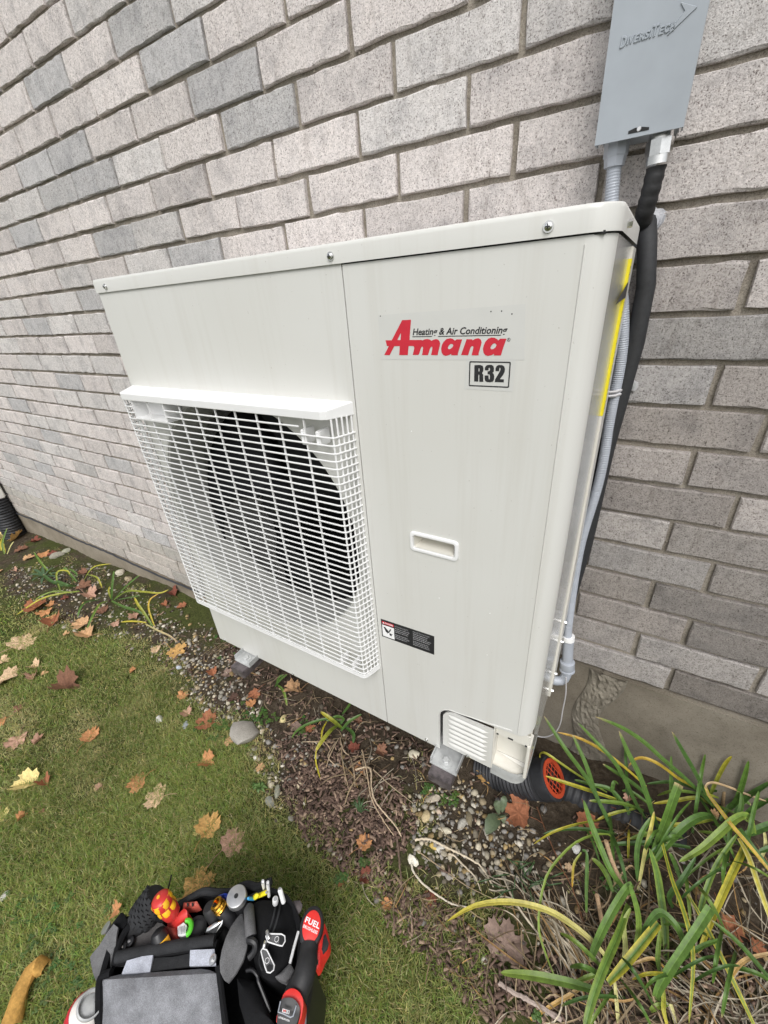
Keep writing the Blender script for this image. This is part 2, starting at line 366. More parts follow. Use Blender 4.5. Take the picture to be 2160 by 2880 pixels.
# ------------------------------------------------------------------ brick wall
PITCH, COURSE, JOINT = 0.227, 0.0759, 0.0096
def bed(r): return 1.0155 + COURSE * r
WALL_X0, WALL_X1, WALL_TOP, STEP_X = -5.2, 2.6, 34, 0.30
wall = thing('brick_wall', 'pale grey brick house wall behind the wall-hung heat pump', 'wall', (0.2, 0, -0.4))
mb = MB()
mb.box((WALL_X0, .0092, bed(-13) + .0), (WALL_X1, .10, bed(WALL_TOP)))
mb.box((WALL_X0, .0092, bed(-18)), (STEP_X, .10, bed(-13) - .0005))
mb.build('mortar', MT['mortar'], wall)
def brick_mesh(seed):
    """rough-edged brick, face at y = 0; about 50 triangles"""
    r = random.Random(seed); w, h = PITCH - JOINT, COURSE - JOINT
    us = [0, .09, .21, .33, .46, .58, .71, .80, .91, 1]; out = []
    for u in us: out.append((u, 0))
    out.append((1, .5))
    for u in us[::-1]: out.append((u, 1))
    out.append((0, .5))
    V = []; n = len(out)
    for k, (lift, inset) in enumerate(((0, .0020), (.0026, .0003), (.05, 0))):
        for u, q in out:
            jx = r.gauss(0, .0008) if k < 2 else 0; jz = r.gauss(0, .0008) if k < 2 else 0
            if k == 0 and r.random() < .13: jz += r.choice((.0022, .0035)) * (1 if q == 0 else -1 if q == 1 else 0)
            x = (u - .5) * w + (inset if u == 0 else -inset if u == 1 else 0) + jx
            z = (q - .5) * h + (inset if q == 0 else -inset if q == 1 else 0) + jz
            V.append((x, lift + (r.gauss(0, .0005) if k == 0 else 0), z))
    F = []
    for k in range(2):
        for i in range(n): F.append((k * n + i, k * n + (i + 1) % n, (k + 1) * n + (i + 1) % n, (k + 1) * n + i))
    # front: strips between bottom and top rows
    m = len(us); bot = list(range(m)); top = [n - 2 - i for i in range(m)]
    for i in range(m - 1): F.append((bot[i], top[i], top[i + 1], bot[i + 1]))
    F.append((bot[m - 1], top[m - 1], m)); F.append((bot[0], n - 1, top[0]))
    me = bpy.data.meshes.new('brick'); me.from_pydata(V, [], F)
    bm = bmesh.new(); bm.from_mesh(me); bmesh.ops.recalc_face_normals(bm, faces=bm.faces); bm.to_mesh(me); bm.free()
    ca = me.color_attributes.new('Col', 'FLOAT_COLOR', 'POINT'); ca.data.foreach_set('color', np.ones(len(V) * 4))
    me.materials.append(MT['brick'])
    return me
BR = [brick_mesh(s) for s in range(12)]
spots = []
for r in range(-17, WALL_TOP + 1):
    zc = (bed(r) + bed(r - 1)) / 2
    off = .190 if r % 2 else .190 + .5 * PITCH - .0278
    for k in range(-30, 15):
        xc = off + (k + .5) * PITCH
        if xc < WALL_X0 + .1 or xc > WALL_X1 - .1: continue
        if r <= -13 and xc > STEP_X - .1: continue
        spots.append((xc, zc, r))
def brick_tone(x, z):
    k = random.random()
    if k < .55: c = (.66, .615, .595)
    elif k < .84: c = (.615, .59, .575)
    elif k < .95: c = (.52, .51, .51)
    else: c = (.47, .46, .455)
    s = random.gauss(1, .05)
    if x > .6:                                       # bricks turn browner and darker rightwards and downwards, unevenly
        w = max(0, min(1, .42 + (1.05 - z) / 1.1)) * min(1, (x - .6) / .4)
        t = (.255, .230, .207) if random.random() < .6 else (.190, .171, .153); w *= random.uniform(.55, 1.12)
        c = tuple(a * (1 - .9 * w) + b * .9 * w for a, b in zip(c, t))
    if z < bed(-15) and x < STEP_X:                               # algae-stained lowest courses on the left
        c = tuple(a * .55 + b * .45 for a, b in zip(c, (.42, .385, .31)))
    return tuple(q * s for q in c)
P = np.array([(x, 0, z) for x, z, _ in spots]); uv, dep = project(P)
wpx, _ = project(P + np.array([PITCH / 2, 0, 0])); hpx, _ = project(P + np.array([0, 0, COURSE / 2]))
area = np.hypot(*(wpx - uv).T) * np.hypot(*(hpx - uv).T)
vis = (dep > .05) & (uv[:, 0] > -60) & (uv[:, 0] < 2220) & (uv[:, 1] > -60) & (uv[:, 1] < 2900)
sh = (P[:, 0] > -.03) & (P[:, 0] < .95)                                 # behind the cabinet: its silhouette as seen from the camera
t_ = (-.374 - CAM[1]) / (P[:, 1] - CAM[1]); xi = CAM[0] + (P[:, 0] - CAM[0]) * t_; zi = CAM[2] + (P[:, 2] - CAM[2]) * t_
vis &= ~((xi > .1) & (xi < .93) & (zi > .04) & (zi < .96))
order = [i for i in np.argsort(-area) if vis[i]][:300]; big = set(order)
rest = MB()
for i, (x, z, r) in enumerate(spots):
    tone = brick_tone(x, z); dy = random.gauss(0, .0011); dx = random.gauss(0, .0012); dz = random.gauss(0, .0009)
    me = BR[random.randrange(12)]
    if i in big:
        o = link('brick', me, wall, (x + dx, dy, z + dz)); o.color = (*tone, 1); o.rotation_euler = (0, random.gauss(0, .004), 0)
    else:
        V = [(v.co.x + x + dx, v.co.y + dy, v.co.z + z + dz) for v in me.vertices]
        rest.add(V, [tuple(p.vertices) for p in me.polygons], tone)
o = rest.build('bricks', MT['brick'], wall, recalc=False); o['kind'] = 'stuff'
# foundation: lower on the left, a step hidden by the unit, a crumbled patch between the two pours
fb = MB()
fb.box((WALL_X0, -.004, -1.4), (STEP_X - .1, .10, bed(-18) - .006)); fb.build('foundation', MT['pale_concrete'], wall)
fb = MB(); fb.box((1.045, -.004, -1.4), (WALL_X1, .10, bed(-13) - .004), .004)
fb.build('foundation', MT['concrete'], wall)
fb = MB(); fb.box((STEP_X - .099, -.001, -1.4), (1.0445, .10, bed(-13) - .0045)); fb.build('foundation', MT['concrete'], wall)
n1, n2 = 14, 46; V = []; F = []
for j in range(n2):
    for i in range(n1):
        u, w = i / (n1 - 1), j / (n2 - 1); z = bed(-13) - .003 - w * .40
        x = 1.010 + .010 * math.sin(9 * w + .6) + u * (.078 + .012 * math.sin(7 * w + 2))
        y = -.0035 - .010 * math.sin(math.pi * u) ** .5 + random.gauss(0, .0020) * (0 if i in (0, n1 - 1) else 1)
        V.append((x, y, z))
for j in range(n2 - 1):
    for i in range(n1 - 1): F.append((j * n1 + i, j * n1 + i + 1, (j + 1) * n1 + i + 1, (j + 1) * n1 + i))
mb = MB(); mb.add(V, F); o = mb.build('mortar_patch', MT['rough_concrete'], wall, recalc=False)
mb = MB()                                                             # thin membrane lip under the last left course
xs_ = np.linspace(-2.9, .2, 90); P = [(x, -.006 - .003 * random.random(), bed(-18) - .003 + .0035 * math.sin(x * 7) + random.gauss(0, .0012)) for x in xs_]
mb.tube(P, .005, 5); mb.build('membrane_strip', MT['dark_strip'], wall)
mb = MB()
for k in range(260):                                                  # mortar crumbs along the joints
    x, z, r = spots[order[random.randrange(len(order))]]
    px_, pz_ = (x + random.uniform(-.11, .11), z + random.choice((-1, 1)) * (COURSE / 2)) if random.random() < .75 else (x + PITCH / 2 * random.choice((-1, 1)), z + random.uniform(-.033, .033))
    s = random.uniform(.0006, .0015); w = random.uniform(1, 2.6)
    mb.lathe((px_, .0070, pz_), (random.uniform(-.3, .3), -1, random.uniform(-.3, .3)), [(0, s * w), (s * .8, s * w * .8), (s * 1.4, s * .3)], 5)
o = mb.build('mortar_crumbs', MT['mortar'], wall); o['kind'] = 'stuff'

# ------------------------------------------------------------------ heat pump
YF, YB, W, TOP = -.374, -.056, .940, .992
hp = thing('heat_pump', 'large off-white outdoor heat pump with fan grille and red logo on brick wall', 'heat pump', (.47, YF, 0))
HC = (.304, .4925); HR = .284
def arc(cx, cz, r, a0, a1, n): return [(cx + r * math.cos(math.radians(a0 + (a1 - a0) * i / n)), cz + r * math.sin(math.radians(a0 + (a1 - a0) * i / n))) for i in range(n + 1)]
# fan panel with its round opening
mb = MB(); N = 72; x0, x1, z0, z1 = .0, .6130, .003, .968; ring = []; outer = []
for k in range(N):
    a = 2 * math.pi * (k + .5) / N; c, s = math.cos(a), math.sin(a); ring.append((HC[0] + HR * c, HC[1] + HR * s))
    t = min(((x1 if c > 0 else x0) - HC[0]) / c if abs(c) > 1e-6 else 9, ((z1 if s > 0 else z0) - HC[1]) / s if abs(s) > 1e-6 else 9)
    outer.append((HC[0] + t * c, HC[1] + t * s))
V = [(x, YF, z) for x, z in ring] + [(x, YF, z) for x, z in outer]; F = [(k, (k + 1) % N, N + (k + 1) % N, N + k) for k in range(N)]
for cx, cz in ((x0, z0), (x1, z0), (x1, z1), (x0, z1)):
    V.append((cx, YF, cz)); q = len(V) - 1
    best = next(k for k in range(N) if abs(outer[k][0] - outer[(k + 1) % N][0]) > 1e-7 and abs(outer[k][1] - outer[(k + 1) % N][1]) > 1e-7 and min(math.hypot(outer[k][0] - cx, outer[k][1] - cz), math.hypot(outer[(k + 1) % N][0] - cx, outer[(k + 1) % N][1] - cz)) < .09)
    F.append((N + best, N + (best + 1) % N, q))
mb.add(V, F)
rim = [(x0, z0), (x1, z0), (x1, z1), (x0, z1)]
for (xa, za), (xb, zb) in zip(rim, rim[1:] + rim[:1]): mb.add([(xa, YF, za), (xb, YF, zb), (xb, YF + .012, zb), (xa, YF + .012, za)], [(0, 1, 2, 3)])
mb.build('fan_panel', MT['paint'], hp, recalc=False)
mb = MB(); mb.box((.0005, YF + .0005, .006), (.005, YB, .97)); mb.box((.005, YB - .002, .006), (.935, YB, .97)); mb.build('back_panel', MT['paint'], hp)
# service panel with rounded right corner, side return and the cut-out for the valve cover
mb = MB(); xa, xc, R_ = .6148, .9125, .0275
bot = [(xa, .003), (.7505, .003), (.7505, .120)] + arc(.7505 + .034, .120, .034, 180, 95, 7) + [(.795, .1555), (.905, .1665), (xc, .168)]
out = bot + [(xc, .966), (xa, .966)]
def rrect(x0, x1, z0, z1, r, n=5):
    return arc(x1 - r, z1 - r, r, 0, 90, n) + arc(x0 + r, z1 - r, r, 90, 180, n) + arc(x0 + r, z0 + r, r, 180, 270, n) + arc(x1 - r, z0 + r, r, 270, 360, n)
def holed(mb, outer, holes, y):
    bm = bmesh.new(); E = []
    for loop in [outer] + holes:
        vs_ = [bm.verts.new((x, y, z)) for x, z in loop]
        for i in range(len(vs_)):
            if (vs_[i].co - vs_[(i + 1) % len(vs_)].co).length > 1e-7: E.append(bm.edges.new((vs_[i], vs_[(i + 1) % len(vs_)])))
    bmesh.ops.triangle_fill(bm, edges=E, use_beauty=True, normal=(0, -1, 0))
    bm.verts.index_update(); mb.add([v.co for v in bm.verts], [[v.index for v in f.verts] for f in bm.faces]); bm.free()
holed(mb, out, [rrect(.704, .7835, .5385, .5685, .004)], YF)
mb.add([(xa, YF, .003), (xa, YF, .966), (xa, YF + .012, .966), (xa, YF + .012, .003)], [(0, 1, 2, 3)])
for (xa_, za_), (xb_, zb_) in zip(bot[:-1], bot[1:]): mb.add([(xa_, YF, za_), (xb_, YF, zb_), (xb_, YF + .010, zb_), (xa_, YF + .010, za_)], [(0, 1, 2, 3)])
V = []; F = []; K = 10
for i in range(K + 1):
    a = math.radians(90 * i / K); x = xc + R_ * math.sin(a); y = YF + R_ - R_ * math.cos(a); z = .168 + .016 * (1 - math.cos(a)) if i < 8 else .184
    z = .168 + .018 * (i / K) ** 2
    V += [(x, y, z), (x, y, .966)]
for i in range(K): F.append((2 * i, 2 * i + 2, 2 * i + 3, 2 * i + 1))
mb.add(V, F, smooth=True)
mb.build('service_panel', MT['paint'], hp, recalc=False)
mb = MB(); mb.tube([(.9135, YF - .0001, .172), (.9135, YF - .0001, .958)], .0010, 5); mb.build('crease', MT['paint'], hp)
mb = MB(); mb.box((W - .004, -.130, .012), (W + .0035, YB - .001, .963), .001); mb.build('rear_rim', MT['paint_low'], hp)
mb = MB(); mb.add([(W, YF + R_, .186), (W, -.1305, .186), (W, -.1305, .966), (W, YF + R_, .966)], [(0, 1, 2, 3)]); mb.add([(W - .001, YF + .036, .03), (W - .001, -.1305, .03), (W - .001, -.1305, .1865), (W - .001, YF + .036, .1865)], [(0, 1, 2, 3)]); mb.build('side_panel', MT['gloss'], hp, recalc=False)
mb = MB(); mb.box((.6133, YF + .004, .004), (.6146, YF + .011, .966)); mb.build('panel_seam', MT['seam'], hp)
# top cover
mb = MB(); pts = []
ov = .003
base = [(-ov, YB), (-ov, YF - ov)] + [(xc + (R_ + ov) * math.sin(math.radians(a)), YF + R_ - (R_ + ov) * math.cos(math.radians(a))) for a in range(0, 91, 10)] + [(W + ov, YB)]
n = len(base); rings = []
for dz, ins in ((.9675, 0), (.9675 + .019, 0), (.990, .0006), (.9915, .002), (.992, .005)):
    cx, cy = W / 2, (YF + YB) / 2
    rings.append([(x - math.copysign(ins, x - cx), y - math.copysign(ins, y - cy), dz) for x, y in base])
V = [p for r in rings for p in r]; F = []
for k in range(len(rings) - 1):
    for i in range(n): F.append((k * n + i, k * n + (i + 1) % n, (k + 1) * n + (i + 1) % n, (k + 1) * n + i))
F.append(tuple(range((len(rings) - 1) * n, len(rings) * n)))
mb.add(V, F, smooth=True); mb.build('top_cover', MT['paint'], hp)
mb = MB(); mb.box((.002, YF + .0012, .9655), (.93, YB, .9685)); mb.build('cover_gap', MT['seam'], hp)
# bottom pan
mb = MB(); mb.box((.004, YF + .003, .0025), (.752, YB - .002, .006)); mb.build('base_pan', MT['zinc'], hp)
def screw(x, z, y, r=.0056, parent=hp, mat='steel', axis=(0, -1, 0), cross=True, name='screw'):
    mb = MB(); c = Vector((x, y, z)); a = Vector(axis)
    mb.lathe(c, a, [(0, r), (.0008, r), (.0012, r * .96), (.0012, r * .70), (.0034, r * .62), (.0042, r * .38)], 16)
    s = mb.build(name, MT[mat], parent)
    if cross:
        m2 = MB(); p = c + a * .0043
        m2.box((p.x - r * .42, p.y - .0002, p.z - r * .09), (p.x + r * .42, p.y + .0004, p.z + r * .09)); m2.box((p.x - r * .09, p.y - .00035, p.z - r * .42), (p.x + r * .09, p.y + .0002, p.z + r * .42))
        m2.build('slot', MT['seam'], s)
    return s
for x in (.877, .5995, .0385): screw(x, .977, YF - .0032)
for x, z in ((.7196, .0125), (.3083, .0085), (.0247, .0085)): screw(x, z, YF, .0042, cross=False)
def hexbolt(c, axis, r, h, parent, mat='steel', name='bolt', washer=True, sub='washer'):
    mb = MB(); mb.lathe(c, axis, [(0, r), (h * .85, r), (h, r * .86)], 6, hexa=True); o = mb.build(name, MT[mat], parent)
    if washer:
        m2 = MB(); m2.lathe(c, axis, [(0, r * 1.75), (h * .22, r * 1.75)], 20); m2.build(sub, MT[mat], o)
    return o
hexbolt((W + ov, -.30, .977), (1, 0, 0), .0042, .005, hp, washer=False, name='side_screw')
for z, y in ((.060, -.095), (.235, -.10), (.02, -.115), (.165, -.09)): hexbolt((W + .0035, y, z), (1, 0, 0), .004, .005, hp, washer=False, name='side_screw')
# bell mouth, fan and coil behind the grille
mb = MB(); mb.lathe((HC[0], YF, HC[1]), (0, 1, 0), [(-.0005, HR + .003), (.004, HR - .003), (.02, HR - .007), (.095, HR - .008), (.105, HR - .004)], 72, cap=False)
mb.build('bell_mouth', MT['bell'], hp, recalc=False)
mb = MB(); mb.box((.006, YB - .012, .01), (.60, YB - .003, .96)); mb.box((.600, YF + .13, .01), (.604, YB - .004, .96)); mb.build('coil', MT['coil'], hp)
fan = None
mb = MB(); mb.lathe((HC[0], YF + .095, HC[1]), (0, -1, 0), [(-.09, .062), (0, .066), (.010, .062), (.016, .048), (.018, .012)], 40); fan = mb.build('fan', MT['fan'], hp)
for k in range(3):
    mb = MB(); V = []; F = []; A0 = 120 * k + 20; nu, nw = 12, 8
    for i in range(nu):
        for j in range(nw):
            r = .058 + (.262 - .058) * i / (nu - 1); sp = 40 + 52 * (i / (nu - 1)) ** .7
            a = math.radians(A0 + sp * (j / (nw - 1) - .5) + 26 * (i / (nu - 1)) ** 1.5)
            y = YF + .150 - .085 * (j / (nw - 1)) - .010 * math.sin(math.pi * j / (nw - 1)); V.append((HC[0] + r * math.cos(a), y, HC[1] + r * math.sin(a)))
    for i in range(nu - 1):
        for j in range(nw - 1): F.append((i * nw + j, i * nw + j + 1, (i + 1) * nw + j + 1, (i + 1) * nw + j))
    mb.add(V, F, smooth=True); b_ = mb.build('fan_blade', MT['fan'], fan, recalc=False)
    md = b_.modifiers.new('thick', 'SOLIDIFY'); md.thickness = .003
hexbolt((HC[0], YF + .079, HC[1]), (0, -1, 0), .0075, .009, fan, name='fan_nut', washer=False)
# ---- fan grille
GY = YF - .040
gr = MB()
gx0, gx1, fx0, fx1, gz0, gz1 = .0055, .6065, .0205, .5805, .192, .7835
def loopx(z, k=0.0):
    """grille outline in plan, from the left foot over the front to the right foot"""
    P = [(gx0 - .001, YF), (gx0 + .004, YF - .016), (fx0 - .0045, GY + .007), (fx0 - .001, GY + .0018), (fx0 + .006, GY)]
    return P + [(fx1 + fx0 - x if False else (gx1 + gx0 - x), y) for x, y in P[::-1]]
pl = loopx(0)
def ribbon(z, h, t=.0021, out=None):
    """bar following the outline: rounded front, tapering back"""
    V = []; F = []
    prof = ((-.0010, 0), (-.0004, h * .5), (t, h * .38), (t, -h * .38), (-.0004, -h * .5))
    n = len(prof); out = out or pl
    for i, (x, y) in enumerate(out):
        xp, yp = out[max(0, i - 1)]; xn, yn = out[min(len(out) - 1, i + 1)]
        tx, ty = xn - xp, yn - yp; L = math.hypot(tx, ty); nx_, ny_ = -ty / L, tx / L       # towards the inside of the grille
        for d, dz in prof: V.append((x + nx_ * d, y + ny_ * d, z + dz))
    for i in range(len(out) - 1):
        for k in range(n): F.append((i * n + k, i * n + (k + 1) % n, (i + 1) * n + (k + 1) % n, (i + 1) * n + k))
    F.append(tuple(range(n))); F.append(tuple(range((len(out) - 1) * n, len(out) * n)))
    return V, F
# visor on top of the grille
mb = MB(); vis_o = [(gx0 - .002, YF), (fx0 - .004, GY + .001), (fx0 + .006, GY - .003), (fx1 - .006, GY - .003), (fx1 + .004, GY + .001), (gx1 + .002, YF)]
n = len(vis_o); V = []
for (x, y), in zip(vis_o):
    f = (YF - y) / .043; V.append((x, y, .7835 - .007 * f))
for (x, y), in zip(vis_o): V.append((x, y, .7625 if True else 0))
for (x, y), in zip(vis_o):
    cx = .306; V.append((x + (.004 if x < cx else -.004), y + .004 if y < YF - .01 else y, .7625))
for (x, y), in zip(vis_o):
    f = (YF - y) / .043; cx = .306; V.append((x + (.004 if x < cx else -.004), y + .004 if y < YF - .01 else y, .7805 - .007 * f))
F = [tuple(range(n))] + [(i, i + 1, n + i + 1, n + i) for i in range(n - 1)] + [(n + i, n + i + 1, 2 * n + i + 1, 2 * n + i) for i in range(n - 1)] + [(2 * n + i, 2 * n + i + 1, 3 * n + i + 1, 3 * n + i) for i in range(n - 1)]
F += [tuple(range(4 * n - 1, 3 * n - 1, -1))]
mb.add(V, F)
grille = mb.build('fan_grille', MT['plastic'], hp)
md = grille.modifiers.new('round', 'BEVEL'); md.width = .0012; md.segments = 2; md.limit_method = 'ANGLE'
bars = 43; z_first, z_last = .7480, .2035; bp = (z_first - z_last) / (bars - 2)
V, F = ribbon(0, .0031, .0013); m0 = MB(); m0.add(V, F, smooth=True); b0 = m0.build('bar', MT['plastic'], grille, recalc=True)
b0.location.z = z_first + 0; bm_ = b0.data
for k in range(2, bars - 1):
    o = b0.copy(); COL.objects.link(o); o.location.z = z_first - bp * k
b0.location.z = z_first - bp * 41.999
for z, xr in ((z_first, .5255), (z_first - bp, .601)):                   # the two top bars stop at the grip pocket and at the clip towers
    V, F = ribbon(0, .0031, .0013, out=pl[:5] + [(.0525, GY)]); m0 = MB(); m0.add(V, F, smooth=True); o = m0.build('bar', MT['plastic'], grille); o.location.z = z
    V, F = ribbon(0, .0031, .0013, out=[(.166, GY)] + ([(xr, GY)] if xr < .56 else pl[5:])); m0 = MB(); m0.add(V, F, smooth=True); o = m0.build('bar', MT['plastic'], grille); o.location.z = z
V, F = ribbon(.1955, .0075, .004); m0 = MB(); m0.add(V, F, smooth=True); m0.build('bottom_rim', MT['plastic'], grille)
rx = [.0542 + .0535 * k for k in range(10)]
m0 = MB(); m0.box((-.0009, GY + .0010, .199), (.0009, GY + .0042, .7635)); r0 = m0.build('rib', MT['plastic'], grille); ok = r0.data
r0.location.x = r0.location.x + rx[0]
for x in rx[1:]:
    o = r0.copy(); COL.objects.link(o); o.location.x = x + (r0.location.x - rx[0])
def on_side(t):
    P = pl[:4][::-1]
    L = [0]
    for a_, b_ in zip(P[:-1], P[1:]): L.append(L[-1] + math.hypot(b_[0] - a_[0], b_[1] - a_[1]))
    s = t * L[-1]
    for i in range(len(P) - 1):
        if s <= L[i + 1] + 1e-9:
            u = (s - L[i]) / (L[i + 1] - L[i]); return P[i][0] + u * (P[i + 1][0] - P[i][0]), P[i][1] + u * (P[i + 1][1] - P[i][1])
for side in (0, 1):
    for t in (.03, .26, .49, .72, .94):
        x, y = on_side(t); x = x + .0022
        if side: x = gx0 + gx1 - x
        m0 = MB(); m0.lathe((x, y, .199), (0, 0, 1), [(0, .0017), (.5645, .0017)], 6); m0.build('side_rib', MT['plastic'], grille)
m0 = MB()                                                                # recessed grip at the upper left, clip towers at the upper right
m0.box((.0525, GY - .0012, .7245), (.0548, GY + .034, .7640)); m0.box((.1640, GY - .0012, .7245), (.1664, GY + .034, .7640)); m0.box((.0525, GY - .0018, .7222), (.1664, GY + .034, .7250)); m0.box((.0548, GY + .032, .725), (.164, GY + .035, .764))
m0.build('grip_pocket', MT['plastic'], grille)
for x in (.524, .5555):
    m0 = MB(); m0.box((x, GY + .002, .716), (x + .0085, GY + .030, .742), .0015); m0.build('clip_tower', MT['plastic'], grille)
for x in (.528, .560):
    m0 = MB(); m0.box((x, GY + .002, .2), (x + .007, GY + .028, .218), .0015); m0.build('clip_tower', MT['plastic'], grille)
# ---- handle recess
mb = MB(); hx0, hx1, hz0, hz1 = .7, .7875, .5345, .5725
lv_ = [(0.0, 0.0, .007), (.0030, .0008, .007), (.0035, .0025, .006), (.0030, .0055, .005), (-.0016, .0065, .0045), (-.0016, .008, .004)]
V = []; F = []
for y, ins, r in lv_:
    V += [(x, YF - y, z) for x, z in rrect(hx0 + ins, hx1 - ins, hz0 + ins, hz1 - ins, r)]
n = len(rrect(0, 1, 0, 1, .1))
for k in range(len(lv_) - 1):
    for i in range(n): F.append((k * n + i, k * n + (i + 1) % n, (k + 1) * n + (i + 1) % n, (k + 1) * n + i))
mb.add(V, F, smooth=True)
hd = mb.build('handle', MT['plastic'], hp, recalc=False)
mb = MB(); ix0, ix1, iz0, iz1 = hx0 + .0078, hx1 - .0078, hz0 + .0078, hz1 - .0078
yq = YF - .0012
mb.add([(ix0, yq, iz0), (ix1, yq, iz0), (ix1, yq, iz1), (ix0, yq, iz1), (ix0 + .004, YF + .03, iz0 + .002), (ix1 - .004, YF + .03, iz0 + .002), (ix1 - .004, YF + .020, iz1 + .003), (ix0 + .004, YF + .020, iz1 + .003)],
       [(0, 1, 5, 4), (1, 2, 6, 5), (2, 3, 7, 6), (3, 0, 4, 7), (4, 5, 6, 7)])
mb.build('recess', MT['paint_low'], hd, recalc=False)
# ---- valve cover with seven louvres, white corner recess and feet
vc = MB(); lx0, lx1, lz0, lz1 = .7595, .8685, .022, .1450
louv = [(.1325 - .0155 * k) for k in range(7)]
out = [(lx0, lz0), (lx1, lz0 - .0012), (lx1, lz1 + .004), (lx0 + .03, lz1)] + arc(lx0 + .026, lz1 - .026, .026, 95, 180, 5)
vc.prism(out, YF + .0015, YF + .0045)
cov = vc.build('valve_cover', MT['paint'], hp)
for k, z in enumerate(louv):
    m0 = MB(); V = []; F = []; nu, nv = 10, 5; a0, a1 = .7705, .8585
    for i in range(nu + 1):
        u = i / nu; x = a0 + u * (a1 - a0); e = min(1, min(u, 1 - u) * 9)
        for j in range(nv + 1):
            w = j / nv; V.append((x, YF + .0012 - .0048 * math.sin(math.pi * w * .80 + .18) * math.sqrt(max(0, e * (2 - e))) * (1 if j < nv else .15), z + .0052 * (1 - 2 * w) * max(.3, e)))
    for i in range(nu):
        for j in range(nv): F.append((i * (nv + 1) + j, i * (nv + 1) + j + 1, (i + 1) * (nv + 1) + j + 1, (i + 1) * (nv + 1) + j))
    m0.add(V, F, smooth=True); m0.build('louvre', MT['paint'], cov, recalc=False)
m0 = MB(); m0.tube([(lx0 - .0075, YF - .0002, .005), (lx0 - .0075, YF - .0002, .120)] + [(x, YF - .0002, z) for x, z in arc(.7515 + .034, .121, .0335, 178, 95, 8)] + [(.795, YF - .0002, .1555), (.903, YF - .0002, .1745)], .0011, 5)
m0.build('pressed_line', MT['paint'], hp)
m0 = MB(); m0.box((lx0 - .0012, YF + .006, .055), (lx0 + .0006, YF + .008, .098)); m0.build('slot_gap', MT['seam'], hp)
screw(.818, .0245, YF + .0015, .0044, cross=False)
rc = MB()                                                        # recess: back sheet, left cheek, upper flange, lower lip
rc.box((.8695, YF + .034, .040), (.936, YF + .037, .182)); rc.box((.8690, YF + .001, .024), (.8712, YF + .036, .168)); rc.box((.872, YF + .006, .138), (.9365, YF + .009, .168)); rc.box((.9335, YF + .004, .036), (.9395, YF + .036, .140), .001)
rec = rc.build('corner_recess', MT['paint_low'], hp)
rc = MB(); V = []; F = []
pan = [(.869, YF + .002), (.912, YF + .0015), (.924, YF + .005), (.934, YF + .014), (.9395, YF + .028), (.9395, YF + .12)]
for x, y in pan: V += [(x, y, .004), (x, y, .022), (x - .001, y + .0012, .036)]
for i in range(len(pan) - 1):
    for k in range(2): F.append((3 * i + k, 3 * i + 3 + k, 3 * i + 4 + k, 3 * i + 1 + k))
rc.add(V, F, smooth=True); o = rc.build('pan_rim', MT['zinc'], hp, recalc=False)
rc = MB(); rc.add([(.869, YF + .003, .030), (.912, YF + .003, .030), (.924, YF + .006, .030), (.9335, YF + .014, .030), (.938, YF + .028, .030), (.938, YF + .036, .036), (.869, YF + .036, .036)], [(0, 1, 2, 3, 4, 5, 6)])
rc.build('pan_floor', MT['paint_low'], hp)
for k, (x, z) in enumerate(((.8735, .135), (.896, .137), (.929, .136))):
    m0 = MB(); m0.box((x, YF + .0055, z), (x + (.004 if k != 1 else .010), YF + .0062, z + .0045)); m0.build('slot_gap', MT['seam'], hp)
# feet of the unit on the bracket arms
for fx in (.7755, .138):
    m0 = MB(); w = .0315; yf = YF - .036
    m0.box((fx - w, yf, -.0045), (fx + w, YF + .05, -.0015)); m0.box((fx - w, yf + .002, -.0015), (fx - w + .002, YF + .05, .013)); m0.box((fx + w - .002, yf + .002, -.0015), (fx + w, YF + .05, .013))
    ft = m0.build('foot', MT['zinc'], hp)
    hexbolt((fx, YF - .018, -.0015), (0, 0, 1), .0085, .0085, ft, 'zinc', washer=True)
    side = 'left' if fx < .5 else 'right'
    br = thing('wall_bracket', ('worn black steel wall bracket under the fan end of the heat pump' if fx < .5 else 'worn black steel wall bracket under the louvred valve cover of the heat pump'), 'bracket', (fx, -.02, -.06), 'wall brackets carrying the heat pump')
    m0 = MB(); m0.box((fx - .0265, YF - .058, -.032), (fx + .0265, -.02, -.0047), .002); m0.build('arm', MT['painted_steel'], br)
    m0 = MB(); m0.box((fx - .03, -.02, -.36 if fx > 1 else -.17), (fx + .03, -.0045, .0), .002); m0.build('wall_plate', MT['painted_steel'], br)
    m0 = MB(); m0.add([(fx - .003, -.02, -.16), (fx - .003, -.02, -.033), (fx - .003, -.25, -.033), (fx + .003, -.02, -.16), (fx + .003, -.02, -.033), (fx + .003, -.25, -.033)], [(0, 1, 2), (5, 4, 3), (0, 3, 4, 1), (1, 4, 5, 2), (2, 5, 3, 0)]); m0.build('gusset', MT['painted_steel'], br)
